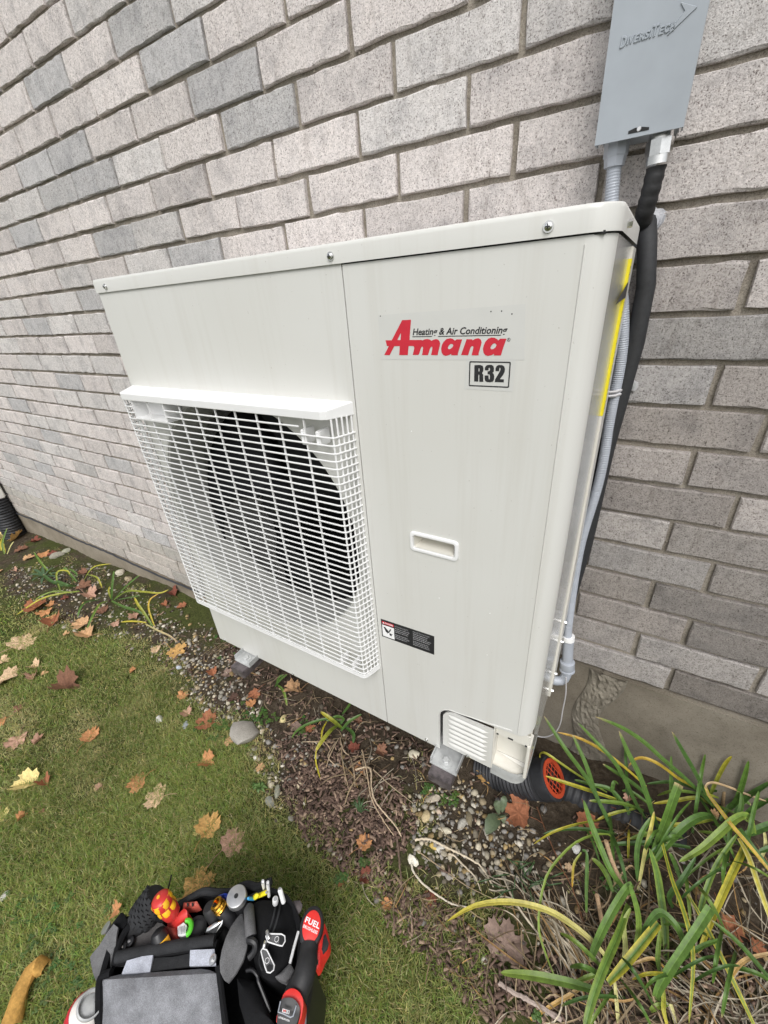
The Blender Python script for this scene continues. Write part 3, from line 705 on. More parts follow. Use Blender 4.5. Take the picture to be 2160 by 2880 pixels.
# ---- printed stickers
def px2(pts, ox, oy, sc): return [tuple(on_y(ox + x / sc, oy + y / sc, YF)[[0, 2]]) for x, y in pts]
def poly(mb, pts, y): mb.add([(x, y, z) for x, z in pts], [tuple(range(len(pts)))])
def flat(name, pts, y, m, parent, holes=None):
    m0 = MB(); holed(m0, pts, holes or [], y); return m0.build(name, MT[m], parent, recalc=False)
logo = flat('brand_sticker', [(.6655, .9030), (.8600, .9075), (.8640, .8480), (.6660, .8462)], YF - .0003, 'sticker', hp)
ya = YF - .0006; s1 = (1070, 890, 8.295); s2 = (1240, 890, 7.213)
A_ = [(92, 900), (200, 690), (158, 690), (122, 555), (268, 555), (510, 86), (717, 75), (683, 548), (955, 545), (985, 556), (1040, 532), (1100, 524), (1150, 534), (1195, 566), (1240, 540), (1300, 526), (1350, 540), (1385, 580), (1396, 640), (1380, 720), (1345, 860), (1340, 900),
      (1185, 900), (1200, 840), (1218, 730), (1212, 702), (1192, 705), (1160, 745), (1130, 850), (1112, 900), (970, 900), (985, 850), (1000, 730), (990, 700), (968, 705), (945, 745), (915, 850), (890, 895), (757, 895), (770, 850), (795, 730), (780, 695), (745, 688), (662, 688), (642, 900), (443, 900), (455, 692), (325, 692), (222, 900)]
flat('letter_stroke', px2(A_, *s1), ya, 'red_ink', logo, [px2([(484, 378), (472, 548), (396, 550)], *s1)])
a_ = [(8, 650), (22, 580), (60, 510), (120, 455), (190, 440), (250, 455), (290, 492), (318, 464), (435, 464), (405, 560), (350, 740), (346, 786), (212, 786), (215, 755), (170, 782), (100, 798), (50, 780), (18, 730)]
ah = [(145, 630), (160, 590), (200, 555), (240, 560), (255, 578), (245, 610), (210, 650), (175, 664), (150, 655)]
flat('letter_stroke', px2(a_, *s2), ya, 'red_ink', logo, [px2(ah, *s2)])
n_ = [(525, 460), (640, 462), (645, 484), (700, 450), (760, 440), (810, 462), (830, 520), (815, 590), (770, 745), (768, 788), (625, 786), (640, 730), (664, 625), (655, 602), (630, 602), (605, 630), (585, 690), (555, 785), (412, 782), (440, 700), (480, 590)]
flat('letter_stroke', px2(n_, *s2), ya, 'red_ink', logo)
b_ = [(855, 655), (870, 590), (905, 510), (960, 450), (1030, 425), (1090, 430), (1150, 462), (1165, 488), (1205, 448), (1336, 450), (1290, 570), (1240, 720), (1222, 790), (1076, 790), (1085, 755), (1030, 785), (960, 800), (905, 785), (870, 740)]
bh = [(1008, 630), (1030, 585), (1070, 545), (1105, 545), (1132, 575), (1115, 620), (1075, 655), (1035, 664), (1012, 650)]
flat('letter_stroke', px2(b_, *s2), ya, 'red_ink', logo, [px2(bh, *s2)])
m0 = MB(); pq = lambda x, y, s=s1: on_y(s[0] + x / s[2], s[1] + y / s[2], YF)
l0 = pq(757, 440); l1 = on_y(1240 + 1352 / 7.213, 890 + 330 / 7.213, YF)
text_in(m0, 'Heating & Air Conditioning', l0[0], l1[0], l0[2] - .0024, l0[2] + .0083, ya, shear=.22, bold=.022)
m0.build('lettering', MT['black_ink'], logo, recalc=False)
m0 = MB()
for q0, q1 in ((pq(750, 470), pq(1205, 465)), (pq(1350, 463), on_y(1240 + 1222 / 7.213, 890 + 377 / 7.213, YF))):
    m0.add([(q0[0], ya, q0[2] - .0005), (q1[0], ya, q1[2] - .0005), (q1[0], ya, q1[2] + .0004), (q0[0], ya, q0[2] + .0004)], [(0, 1, 2, 3)])
m0.build('underline', MT['black_ink'], logo, recalc=False)
c_ = on_y(1240 + 1380 / 7.213, 890 + 469 / 7.213, YF)
def circ(cx, cz, r, n=20): return [(cx + r * math.cos(2 * math.pi * i / n), cz + r * math.sin(2 * math.pi * i / n)) for i in range(n)]
mk = flat('mark', circ(c_[0], c_[2], .0020), ya, 'black_ink', logo, [circ(c_[0], c_[2], .0016)])
m0 = MB(); text_in(m0, 'R', c_[0] - .0008, c_[0] + .0009, c_[2] - .0010, c_[2] + .0010, ya, bold=.02); m0.build('lettering', MT['black_ink'], logo, recalc=False)
rs = flat('refrigerant_sticker', [(.7920, .8475), (.8545, .8480), (.8535, .8105), (.7905, .8110)], YF - .0003, 'sticker', hp)
flat('border', rrect(.7964, .8486, .8151, .8459, .0016), ya, 'black_ink', rs, [rrect(.7979, .8471, .8166, .8444, .0008)])
R1 = [(683, 985), (800, 982), (850, 998), (868, 1050), (862, 1110), (838, 1150), (862, 1180), (862, 1325), (782, 1325), (782, 1200), (778, 1180), (764, 1180), (762, 1320), (678, 1318)]
Rh = [(768, 1045), (785, 1050), (788, 1080), (785, 1110), (768, 1116)]
T3 = [(895, 1090), (895, 1040), (915, 1000), (960, 980), (1030, 980), (1065, 1000), (1080, 1050), (1075, 1120), (1050, 1142), (1075, 1165), (1085, 1210), (1080, 1280), (1060, 1318), (1000, 1335), (935, 1328), (900, 1300), (890, 1250), (890, 1195), (970, 1195), (972, 1260), (982, 1278), (996, 1268), (998, 1200), (990, 1175), (950, 1170), (950, 1112), (985, 1108), (1000, 1085), (998, 1050), (985, 1036), (972, 1048), (970, 1092)]
T2 = [(1110, 1105), (1112, 1050), (1135, 1002), (1180, 982), (1245, 985), (1290, 1015), (1304, 1070), (1295, 1125), (1262, 1190), (1200, 1270), (1282, 1275), (1280, 1335), (1095, 1330), (1105, 1270), (1190, 1130), (1212, 1080), (1212, 1050), (1200, 1036), (1188, 1050), (1185, 1108)]
flat('letter_stroke', px2(R1, *s2), ya, 'black_ink', rs, [px2(Rh, *s2)]); flat('letter_stroke', px2(T3, *s2), ya, 'black_ink', rs); flat('letter_stroke', px2(T2, *s2), ya, 'black_ink', rs)
# danger label
dl = flat('danger_label', [(.6230, .3430), (.7425, .3478), (.7418, .2982), (.6222, .2940)], YF - .0003, 'black_ink', hp)
def dq(u, w): return (.6228 + .1192 * u - .0007 * (1 - w), .2942 + .0490 * w + .0040 * u)
def dbox(m0, u0, u1, w0, w1): q = [dq(u0, w0), dq(u1, w0), dq(u1, w1), dq(u0, w1)]; m0.add([(x, ya, z) for x, z in q], [(0, 1, 2, 3)])
m0 = MB(); dbox(m0, .022, .258, .76, .90); m0.build('header', MT['red_ink'], dl, recalc=False)
m0 = MB(); dbox(m0, .022, .258, .06, .70); m0.build('pictogram_field', MT['white_ink'], dl, recalc=False)
yb_ = ya - .0002
def dpoly(name, pts, m): flat(name, [dq(*p) for p in pts], yb_, m, dl)
dpoly('pictogram', [(.045, .60), (.075, .615), (.125, .49), (.150, .40), (.128, .335), (.118, .25), (.108, .33), (.090, .35), (.075, .45)], 'black_ink')
dpoly('pictogram', [(.130, .33), (.180, .58), (.202, .59), (.196, .53), (.152, .33)], 'black_ink')
dpoly('pictogram', [(.150, .32), (.172, .32), (.185, .36), (.200, .31), (.232, .33), (.202, .24), (.208, .16), (.190, .24), (.170, .17), (.165, .25)], 'black_ink')
m0 = MB(); text_in(m0, '\u26a0DANGER' if False else 'DANGER', 0, 0, 0, 0, 0, bold=.02, frame=lambda i, j: (dq(.085 + .16 * i, .79 + .08 * j)[0], yb_, dq(.085 + .16 * i, .79 + .08 * j)[1]))
q = [dq(.035, .785), (dq(.075, .785)), dq(.055, .88)]; m0.add([(x, yb_, z) for x, z in q], [(0, 1, 2)]); m0.build('lettering', MT['white_ink'], dl, recalc=False)
m0 = MB()
text_in(m0, 'ROTATING PARTS', 0, 0, 0, 0, 0, frame=lambda i, j: (dq(.275 + .26 * i, .80 + .075 * j)[0], ya, dq(.275 + .26 * i, .80 + .075 * j)[1]))
text_in(m0, 'PIECES ROTATIVES', 0, 0, 0, 0, 0, frame=lambda i, j: (dq(.62 + .30 * i, .84 + .075 * j)[0], ya, dq(.62 + .30 * i, .84 + .075 * j)[1]))
r_ = random.Random(3)
for c0, c1, rows in ((.275, .57, (.70, .60, .51, .35, .26, .17)), (.62, .95, (.75, .65, .56, .47, .34, .25, .16))):
    for w in rows:                                                        # body print too small to read
        u = c0; end = c1 - r_.uniform(0, .07)
        while u < end:
            L = r_.uniform(.010, .035); dbox(m0, u, min(end, u + L), w, w + .038); u += L + .008
m0.build('fine_print', MT['grey_ink'], dl, recalc=False)
# yellow strip label on the side panel
ys = W + .0035 + .0004
yl = MB(); yl.add([(ys, -.1305, .948), (ys, -.112, .948), (ys, -.112, .722), (ys, -.1305, .722)], [(0, 1, 2, 3)]); yl.add([(W - .003, -.1305, .948), (ys, -.1305, .948), (ys, -.1305, .722), (W - .003, -.1305, .722)], [(0, 1, 2, 3)]); yo = yl.build('yellow_label', MT['yellow'], hp)
m0 = MB(); r_ = random.Random(5)
m0.add([(ys + .0003, -.131, .918), (ys + .0003, -.113, .918), (ys + .0003, -.113, .898), (ys + .0003, -.2915, .898)], [(0, 1, 2, 3)])
for z in np.arange(.732, .942, .0115):
    z = z + r_.uniform(-.003, .003); m0.add([(ys + .0003, -.131, z), (ys + .0003, -.131 + r_.uniform(.008, .018), z), (ys + .0003, -.131 + .012, z + .0012), (ys + .0003, -.131, z + .0012)], [(0, 1, 2, 3)])
m0.build('fine_print', MT['black_ink'], yo)
# small paint nicks
for X_, Y_ in ((1070, 889), (1381, 876), (1411, 875), (1235, 1682), (1378, 1725), (1370, 1842), (1157, 1213), (1440, 883)):
    m0 = MB(); q = on_y(X_, Y_, YF); m0.lathe((q[0], YF, q[2]), (0, -1, 0), [(0, .0010), (.0004, .0008)], 8); m0.build('paint_nick', MT['seam' if Y_ < 890 else 'white_ink'], hp)

# ------------------------------------------------------------------ disconnect box, conduits, pipes on the wall
bx = thing('disconnect_box', 'grey plastic electrical disconnect box with raised lettering on the brick wall', 'electrical box', (.92, 0, 1.1))
mb = MB(); mb.box((.871, -.062, 1.100), (.967, -.001, 1.345), .003); mb.build('body', MT['grey_box'], bx)
cv = MB(); cv.prism([(.8665, 1.0945), (.9725, 1.0945), (.9725, 1.352), (.8665, 1.352)], -.0745, -.0715)
cv.box((.8665, -.0712, 1.0945), (.869, -.055, 1.352)); cv.box((.9700, -.0712, 1.0945), (.9725, -.055, 1.352)); cover = cv.build('cover', MT['grey_box'], bx)
yc = -.0748
mb = MB(); V, F = text_poly('DIVERSITECH', 0.12, .012, .95)
a0, a1 = V[:, 0].min(), V[:, 0].max(); d0, d1 = V[:, 1].min(), V[:, 1].max()
tl, tr = on_y(1747, 112, -.0745), on_y(1902, 65, -.0745)
xa_, xb_ = tl[0], tr[0]; zb_ = tl[2] - .0068
def raised(V3, F3, name, depth=.0014):
    m0 = MB(); top = [(x, -.0745 - depth, z) for x, z in V3]; m0.add(top, F3)
    from collections import Counter
    ec = Counter(); 
    for f in F3:
        for i in range(len(f)): ec[frozenset((f[i], f[(i + 1) % len(f)]))] += 1
    for e, c in ec.items():
        if c == 1:
            i, j = tuple(e); f = next(f for f in F3 if i in f and j in f); cx = sum(V3[k][0] for k in f) / len(f); cz = sum(V3[k][1] for k in f) / len(f)
            dx, dz = V3[j][1] - V3[i][1], V3[i][0] - V3[j][0]; L = math.hypot(dx, dz) + 1e-9
            if dx * (V3[i][0] - cx) + dz * (V3[i][1] - cz) < 0: dx, dz = -dx, -dz
            dx, dz = dx / L * .0009, dz / L * .0009
            m0.add([top[i], top[j], (V3[j][0] + dx, -.0743, V3[j][1] + dz), (V3[i][0] + dx, -.0743, V3[i][1] + dz)], [(0, 1, 2, 3)])
    return m0.build(name, MT['grey_box'], cover)
names = 'DIVERSITECH'; cap = {0: 1.5, 6: 1.0, 7: 1.45}; x = xa_; hgt = .0072
full = sum((1.32 if i in (0, 7) else .42 if c == 'I' else 1.0) for i, c in enumerate(names)); wd = (xb_ - xa_) / full
for i, c in enumerate(names):
    V, F = text_poly(c, 0.12, .015); w = wd * (1.32 if i in (0, 7) else .42 if c == 'I' else 1.0); hh = hgt * (1.45 if i in (0, 7) else 1)
    u = (V[:, 0] - V[:, 0].min()) / (V[:, 0].max() - V[:, 0].min()); q = (V[:, 1] - V[:, 1].min()) / (V[:, 1].max() - V[:, 1].min())
    z0_ = zb_ - (.0012 if i in (0,) else 0)
    raised([(x + a_ * w * .86, z0_ + b_ * hh) for a_, b_ in zip(u, q)], F, 'letter'); x += w
q = [on_y(1650 + a_ / 3.455, b_ / 3.455, -.0745) for a_, b_ in ((918, 30), (1070, 72), (785, 345), (958, 108))]
raised([(p[0], p[2]) for p in q], [(0, 1, 3), (1, 2, 3)], 'arrow')
q = [on_y(1650 + a_ / 3.455, b_ / 3.455, -.0745) for a_, b_ in ((402, 1305), (405, 1275), (470, 1243), (540, 1232), (608, 1235), (606, 1262))]
m0 = MB(); m0.add([(p[0], -.0749, p[2]) for p in q], [tuple(range(6))]); m0.build('hasp_slot', MT['seam'], cover, recalc=False)
q = on_y(1650 + 508 / 3.455, 1252 / 3.455, -.0745); m0 = MB(); m0.lathe((q[0], -.0750, q[2]), (0, -1, 0), [(0, .0028), (.0006, .0022)], 14); m0.build('hasp_pin', MT['alu'], cover)
def corrug(path, r, pitch, amp, n=12, steps=None):
    """ribbed hose following a path: radius swells every pitch"""
    P = [Vector(p) for p in path]; out = []; rad = []
    # dense Catmull-Rom
    D = []
    for i in range(len(P) - 1):
        p0, p1, p2, p3 = P[max(0, i - 1)], P[i], P[i + 1], P[min(len(P) - 1, i + 2)]
        m = max(2, int((p2 - p1).length / (pitch / 4)))
        for k in range(m):
            t = k / m
            D.append(.5 * ((2 * p1) + (p2 - p0) * t + (2 * p0 - 5 * p1 + 4 * p2 - p3) * t * t + (3 * p1 - p0 - 3 * p2 + p3) * t ** 3))
    D.append(P[-1]); s = 0
    for i, p in enumerate(D):
        if i: s += (p - D[i - 1]).length
        rad.append(r + amp * math.cos(2 * math.pi * s / pitch))
    return D, rad
cp = [(.893, -.045, 1.078), (.897, -.045, 1.03), (.905, -.040, .97), (.9345, -.036, .895), (.9505, -.036, .805), (.9525, -.036, .71), (.9545, -.036, .57), (.9425, -.042, .395), (.949, -.046, .19), (.958, -.048, .115)]
cd_ = thing('flexible_conduit', 'ribbed grey flexible conduit running down between heat pump and brick wall', 'conduit', (.95, -.04, .1))
mb = MB(); D, rad = corrug(cp, .0098, .0036, .0004); mb.tube(D, rad, 12); mb.build('hose', MT['grey_pvc'], cd_)
mb = MB(); mb.lathe((.8925, -.045, 1.101), (.02, 0, -1), [(0, .0165), (.018, .0165), (.020, .0150), (.031, .0135)], 8, hexa=True); mb.build('connector', MT['grey_pvc'], cd_)
mb = MB(); mb.tube([(.957, -.048, .135), (.9595, -.048, .105), (.9640, -.050, .062)], .0128, 14); mb.build('straight_sleeve', MT['grey_pvc'], cd_)
mb = MB(); mb.lathe((.9632, -.050, .070), (.12, -.05, -1), [(0, .0150), (.002, .0178), (.021, .0178), (.024, .0165), (.026, .0165), (.027, .0185), (.031, .0185), (.033, .015)], 20); mb.build('compression_nut', MT['grey_pvc'], cd_)
mb = MB(); mb.tube([(.9665, -.052, .040), (.9672, -.053, .026), (.965, -.056, .013), (.958, -.060, .005), (.948, -.064, .003), (.940, -.066, .003)], .0122, 14); mb.build('elbow', MT['grey_pvc'], cd_)
m0 = MB(); m0.lathe((.9552, -.047, .150), (.10, 0, -1), [(0, .0142), (.012, .0142)], 18); m0.build('cable_tie', MT['white_ink'], cd_)
ca_ = thing('metal_cable', 'thick black jacketed cable with a shiny connector below the grey box', 'cable', (.945, -.03, 1.0))
cc = [(.9490, -.045, 1.062), (.9478, -.043, 1.040), (.9452, -.036, 1.015), (.9435, -.022, .998), (.9425, -.002, .985)]
mb = MB(); D, rad = corrug(cc, .0128, .013, .0007); mb.tube(D, rad, 12); mb.build('jacket', MT['black_rubber'], ca_)
mb = MB(); mb.lathe((.9470, -.048, 1.100), (.05, .02, -1), [(0, .0148), (.009, .0148)], 20); mb.lathe((.9474, -.0478, 1.091), (.05, .02, -1), [(0, .0170), (.018, .0170)], 8, hexa=True); mb.lathe((.9483, -.0474, 1.073), (.05, .02, -1), [(0, .0155), (.010, .0155), (.012, .013)], 20)
mb.build('connector', MT['steel'], ca_)
fl_ = thing('insulated_pipe', 'black foam insulated refrigerant pipe leaving the sealed wall hole beside the heat pump', 'pipe', (.96, -.02, .2))
fp = [(.948, -.004, 1.000), (.9515, -.020, .985), (.9590, -.026, .955), (.9660, -.026, .91), (.9680, -.026, .86), (.9655, -.026, .775), (.9560, -.028, .63), (.9530, -.028, .50), (.9490, -.028, .345), (.937, -.028, .20), (.915, -.03, .08)]
D, rad = corrug(fp, .0185, .5, 0, 16); rad = [.0138 + .0018 * min(1, i / 30) for i in range(len(D))]
mb = MB(); mb.tube(fp and [d for d in D[::3]], [rad[i] + .0004 * math.sin(i) for i in range(0, len(D), 3)], 16); mb.build('insulation', MT['foam'], fl_)
se = MB(); V = []; F = []
for i in range(10):
    for j in range(20):
        t = i / 9; a = 2 * math.pi * j / 20; r = (.004 + .018 * t) * (1 + .18 * math.sin(3 * a + 1) + .1 * math.sin(5 * a)); V.append((.950 + r * math.cos(a) * .9, -.010 * (1 - t ** 1.6) - .0012 + random.gauss(0, .0008), .997 + r * math.sin(a) * 1.3 - .008 * (1 - t)))
for i in range(9):
    for j in range(20): F.append((i * 20 + j, i * 20 + (j + 1) % 20, (i + 1) * 20 + (j + 1) % 20, (i + 1) * 20 + j))
se.add(V, F, smooth=True); o = se.build('sealant', MT['silicone'], recalc=False, center=True)
tag(o, 'smeared grey silicone sealant round the wall hole beside the heat pump top', 'sealant')
st = thing('pipe_strap', 'light grey two-ribbed pipe strap screwed to the brick beside the conduit', 'strap', (.959, -.002, .745))
for dz in (-.0035, .0035):
    mb = MB(); P = [(.935, -.012, .740 + dz), (.936, -.047, .740 + dz), (.944, -.0515, .7405 + dz), (.953, -.0500, .7415 + dz), (.9655, -.034, .743 + dz), (.9665, -.006, .744 + dz)]
    mb.tube(P, .0030, 8, squash=.8); mb.build('band', MT['white_wire'], st)
mb = MB(); mb.prism([(.9630, .738), (.983, .739), (.986, .745), (.985, .753), (.978, .757), (.9640, .753)], -.006, -.0035); mb.build('ear', MT['white_wire'], st)
hexbolt((.9755, -.006, .7475), (0, -1, 0), .0042, .005, st, 'zinc', 'screw')
wl_ = [on_y(*p, -.075) for p in ((1592, 1905), (1592, 1935), (1590, 1960), (1582, 2000), (1577, 2030), (1568, 2052), (1552, 2067), (1530, 2073), (1510, 2070))]
mb = MB(); D, rad = corrug([tuple(p) for p in wl_], .0016, .01, 0); mb.tube(D, .0016, 6); o = mb.build('thin_wire', MT['white_wire'], center=True)
tag(o, 'thin grey wire hanging in a loop below the conduit elbow', 'wire')
# ---- drain pipes
dp = thing('drain_pipe', 'black corrugated drain pipe lying by the wall with an orange red grate in its end', 'pipe', (.9, -.15, -.33))
cc_ = np.array([.985, -.155, -.266]); ax = np.array([.74, .06, .66]); ax = ax / np.linalg.norm(ax)
mb = MB(); D, rad = corrug([(.80, -.150, -.385), (.86, -.157, -.350), (.92, -.160, -.315), tuple(cc_ - ax * .035)], .0510, .011, .0018, 28); mb.tube(D, rad, 28); mb.build('hose', MT['black_poly'], dp)
mb = MB(); mb.lathe(tuple(cc_ - ax * .045), tuple(ax), [(0, .052), (.04, .0535), (.05, .0535), (.0515, .0465)], 36, cap=False); mb.build('collar', MT['black_poly'], dp, recalc=False)
t1 = np.cross(ax, [0, 0, 1.0]); t1 /= np.linalg.norm(t1); t2 = np.cross(ax, t1)
grt = MB(); V = []; F = []; N = 36
for k in range(N):
    a = 2 * math.pi * k / N
    for r, d in ((.0455, .002), (.0465, .009), (.0365, .009), (.0365, .003)): V.append(cc_ + ax * d + r * (math.cos(a) * t1 + math.sin(a) * t2))
for k in range(N):
    for i in range(3): F.append((4 * k + i, 4 * ((k + 1) % N) + i, 4 * ((k + 1) % N) + i + 1, 4 * k + i + 1))
grt.add(V, F); gr_ = grt.build('grate', MT['red_cap'], dp)
for k in range(-2, 3):
    for A, Bv in ((t1, t2), (t2, t1)):
        h = k * .0135; L = math.sqrt(max(0, .037 ** 2 - h * h)); m0 = MB(); p = cc_ + ax * .0065 + A * h
        m0.tube([tuple(p - Bv * L), tuple(p + Bv * L)], .00125, 4); m0.build('grate_bar', MT['red_cap'], gr_)
m0 = MB(); m0.lathe(tuple(cc_ - ax * .03), tuple(ax), [(0, .054), (.002, .054)], 24); m0.build('dark_inside', MT['dark'], dp)
dq2 = thing('drain_pipe', 'half-buried black corrugated pipe running behind the lily clump by the wall', 'pipe', (1.12, -.12, -.36))
mb = MB(); D, rad = corrug([(.965, -.105, -.345), (1.03, -.112, -.350), (1.12, -.118, -.352), (1.30, -.125, -.350)], .048, .017, .0016); mb.tube(D, rad, 26); mb.build('hose', MT['black_poly'], dq2)
ds = thing('downspout', 'white metal downspout entering a black ribbed drain hose at the far left of the wall', 'downspout', (-2.93, -.08, -.5))
mb = MB(); mb.box((-3.00, -.115, -.215), (-2.875, -.015, 2.6), .008); mb.build('spout', MT['white_paint'], ds)
mb = MB(); D, rad = corrug([(-2.935, -.068, -.62), (-2.93, -.068, -.4), (-2.94, -.066, -.225)], .068, .020, .004); mb.tube(D, rad, 26); mb.build('hose', MT['black_poly'], ds)

# ------------------------------------------------------------------ ground cover: grass, pebbles, wood chips, straw (nobody could count these)
def srgb(r, g, b): return tuple(((c / 255) / 12.92 if c / 255 <= .04045 else ((c / 255 + .055) / 1.055) ** 2.4) for c in (r, g, b))
def blades(n_try, box, min_d, hgt, wid, seed, keep):
    g = np.random.default_rng(seed)
    X = g.uniform(box[0], box[1], n_try); Y = g.uniform(box[2], box[3], n_try)
    k = g.random(n_try) < keep(X, Y); X, Y = X[k], Y[k]; n = len(X)
    Z = ground_np(X, Y) - .004
    patch = np.clip(.5 + .5 * wobble(X, Y, 4.2), 0, 1); patch2 = np.clip(.5 + .6 * wobble(Y, X, 11), 0, 1)
    lvl = lawn_level(X, Y)
    H = g.uniform(.45, 1.25, n) * hgt * (.75 + .5 * patch); Wd = g.uniform(.7, 1.3, n) * wid
    az = g.uniform(0, 2 * np.pi, n) + .8 * wobble(X, Y, 14); lean = np.clip(g.normal(.95, .38, n), .05, 1.5)
    dx, dy = np.cos(az), np.sin(az); sx, sy = -dy, dx
    V = np.zeros((n, 5, 3)); tw = g.uniform(-.6, .6, n)
    for j, t in enumerate((0.0, 0.55, 1.0)):
        a = lean * (.35 + .75 * t); hx = H * t * np.sin(a); hz = H * t * np.cos(a) * (1 - .1 * t)
        c = np.stack([X + dx * hx, Y + dy * hx, Z + hz], 1)
        w = Wd * (1.0 - .25 * t) * .5
        side = np.stack([sx * w, sy * w, tw * w], 1)
        if j < 2: V[:, 2 * j] = c - side; V[:, 2 * j + 1] = c + side
        else: V[:, 4] = c
    b = (np.arange(n) * 5)[:, None]
    F = np.concatenate([b + np.array([[0, 1, 3]]), b + np.array([[0, 3, 2]]), b + np.array([[2, 3, 4]])])
    dry = np.clip(g.normal(.16, .17, n) + .55 * np.clip(patch2 - .62, 0, 1) * 2 + .55 * np.clip(.75 - lvl, 0, 1), 0, 1)
    lng = g.random(n) < .10; dry = np.where(lng, g.uniform(.6, 1, n), dry)
    gr = np.stack([.150 + .095 * g.random(n), .220 + .105 * g.random(n), .044 + .026 * g.random(n)], 1) * (.66 + .62 * patch)[:, None]
    st = np.stack([.48 + .18 * g.random(n), .42 + .15 * g.random(n), .20 + .09 * g.random(n)], 1)
    C = gr * (1 - dry)[:, None] + st * dry[:, None]
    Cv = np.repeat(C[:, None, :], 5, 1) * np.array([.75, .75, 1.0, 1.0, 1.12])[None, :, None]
    return V.reshape(-1, 3), F, Cv.reshape(-1, 3)
def keep_lawn(X, Y):
    l = lawn_level(X, Y); bare = np.clip(1.15 - .55 * np.clip(wobble(X, Y, 16) - .35, 0, 1), .25, 1)
    return l * bare * (Y < -.04)
parts_ = [blades(240000, (-.55, .95, -1.35, -.28), 0, .030, .0014, 11, keep_lawn), blades(95000, (-1.5, -.45, -1.5, -.25), 0, .030, .0019, 12, keep_lawn),
          blades(40000, (-3.4, -1.4, -1.8, -.3), 0, .030, .0038, 13, keep_lawn), blades(26000, (-3.4, 2.2, -3.2, -1.3), 0, .034, .006, 14, keep_lawn)]
def bed_tufts(X, Y): return (1 - lawn_level(X, Y)) * np.clip(wobble(X, Y, 13) * 1.1 - np.where(X < -.25, .25, .75), 0, 1) * (Y < -.05) * (Y > -.9)
parts_.append(blades(90000, (-2.4, 1.6, -.9, -.05), 0, .022, .0019, 15, bed_tufts))
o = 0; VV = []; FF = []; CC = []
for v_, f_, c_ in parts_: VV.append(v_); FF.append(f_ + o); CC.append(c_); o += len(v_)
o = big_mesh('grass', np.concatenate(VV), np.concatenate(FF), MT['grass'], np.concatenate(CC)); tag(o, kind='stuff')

def ico(sub):
    bm = bmesh.new(); bmesh.ops.create_icosphere(bm, subdivisions=sub, radius=1); v = np.array([q.co[:] for q in bm.verts]); f = np.array([[q.index for q in p.verts] for p in bm.faces]); bm.free(); return v, f
IV, IF = ico(2)
def stone_shape(seed, flat=.62, facets=3):
    g = np.random.default_rng(seed); v = IV.copy(); k = g.normal(0, 1, (5, 3))
    d = 1 + .13 * np.sin(v @ k[0] * 1.8 + g.uniform(0, 6)) + .10 * np.sin(v @ k[1] * 2.4 + g.uniform(0, 6)) + .05 * np.sin(v @ k[2] * 4 + g.uniform(0, 6))
    for _ in range(facets):                                                # a few broken facets
        nrm = g.normal(0, 1, 3); nrm /= np.linalg.norm(nrm); h = v @ nrm; lim = g.uniform(.62, .85); v = v - np.outer(np.maximum(h - lim, 0), nrm)
    v = v * d[:, None] * np.array([1, g.uniform(.62, .95), flat * g.uniform(.8, 1.1)]); return v
I1V, I1F = ico(1)
SH1 = []
_keep = IV; IV = I1V
for q_ in range(10): SH1.append(stone_shape(50 + q_))
IV = _keep
def inside_px(poly_px):
    return np.array([[p.x, p.y] for p in (G(x, y) for x, y in poly_px)])
def scatter(poly_px, n, seed):
    """n points spread over a patch of ground given by its outline in the photograph"""
    g = np.random.default_rng(seed); Pq = inside_px(poly_px); lo, hi = Pq.min(0), Pq.max(0); out = []
    while len(out) < n:
        xy = g.uniform(lo, hi, (n * 3, 2)); out += [tuple(q) for q in xy[in_poly(xy[:, 0], xy[:, 1], Pq)]]
    return np.array(out[:n])
BED = [(20, 1600), (240, 1580), (480, 1690), (640, 1800), (820, 1960), (1080, 2040), (1230, 2130), (1420, 2200), (1700, 2330), (2160, 2420), (2160, 2880), (1420, 2880), (1120, 2590), (930, 2440), (770, 2310), (720, 2200), (690, 2090), (500, 1930), (430, 1850), (200, 1780), (20, 1690)]
PEB = [((520, 1860), (640, 1850), (700, 1960), (760, 2060), (690, 2080), (600, 2020), (510, 1960)), ((1150, 2230), (1300, 2180), (1420, 2300), (1530, 2360), (1510, 2470), (1380, 2500), (1240, 2480), (1160, 2400)),
       ((700, 2060), (900, 2080), (940, 2180), (800, 2250), (720, 2180)), ((20, 1580), (300, 1590), (400, 1700), (480, 1800), (300, 1790), (60, 1690)), ((430, 1700), (640, 1850), (560, 1930), (440, 1850))]
pts = [scatter(BED, 1500, 21)] + [scatter(p, n, 30 + i) for i, (p, n) in enumerate(zip(PEB, (420, 620, 150, 330, 260)))]
pts = np.concatenate(pts); pts = pts[(pts[:, 1] < -.01)]; n = len(pts); g = np.random.default_rng(5)
VV = []; FF = []; CC = []; o = 0
tones = np.array([srgb(200, 190, 168), srgb(170, 164, 150), srgb(150, 146, 140), srgb(186, 170, 140), srgb(214, 206, 190), srgb(120, 112, 98), srgb(176, 152, 108), srgb(158, 152, 144)]) * .92
for i, (x, y) in enumerate(pts):
    s = min(.0118, abs(g.lognormal(-5.35, .50))); v = SH1[g.integers(10)]; a = g.uniform(0, 6.28); c_, s_ = math.cos(a), math.sin(a)
    v = v @ np.array([[c_, s_, 0], [-s_, c_, 0], [0, 0, 1]]) * s
    tl = g.normal(0, .25); v = v + np.array([0, 0, 1]) * (v[:, :1] * tl)
    VV.append(v + np.array([x, y, gz(x, y) + s * .28])); FF.append(I1F + o); o += len(v)
    CC.append(np.repeat((tones[g.integers(len(tones))] * g.uniform(.55, 1.08))[None], len(v), 0))
o = big_mesh('gravel', np.concatenate(VV), np.concatenate(FF), MT['pebble'], np.concatenate(CC), smooth=False); tag(o, kind='stuff')

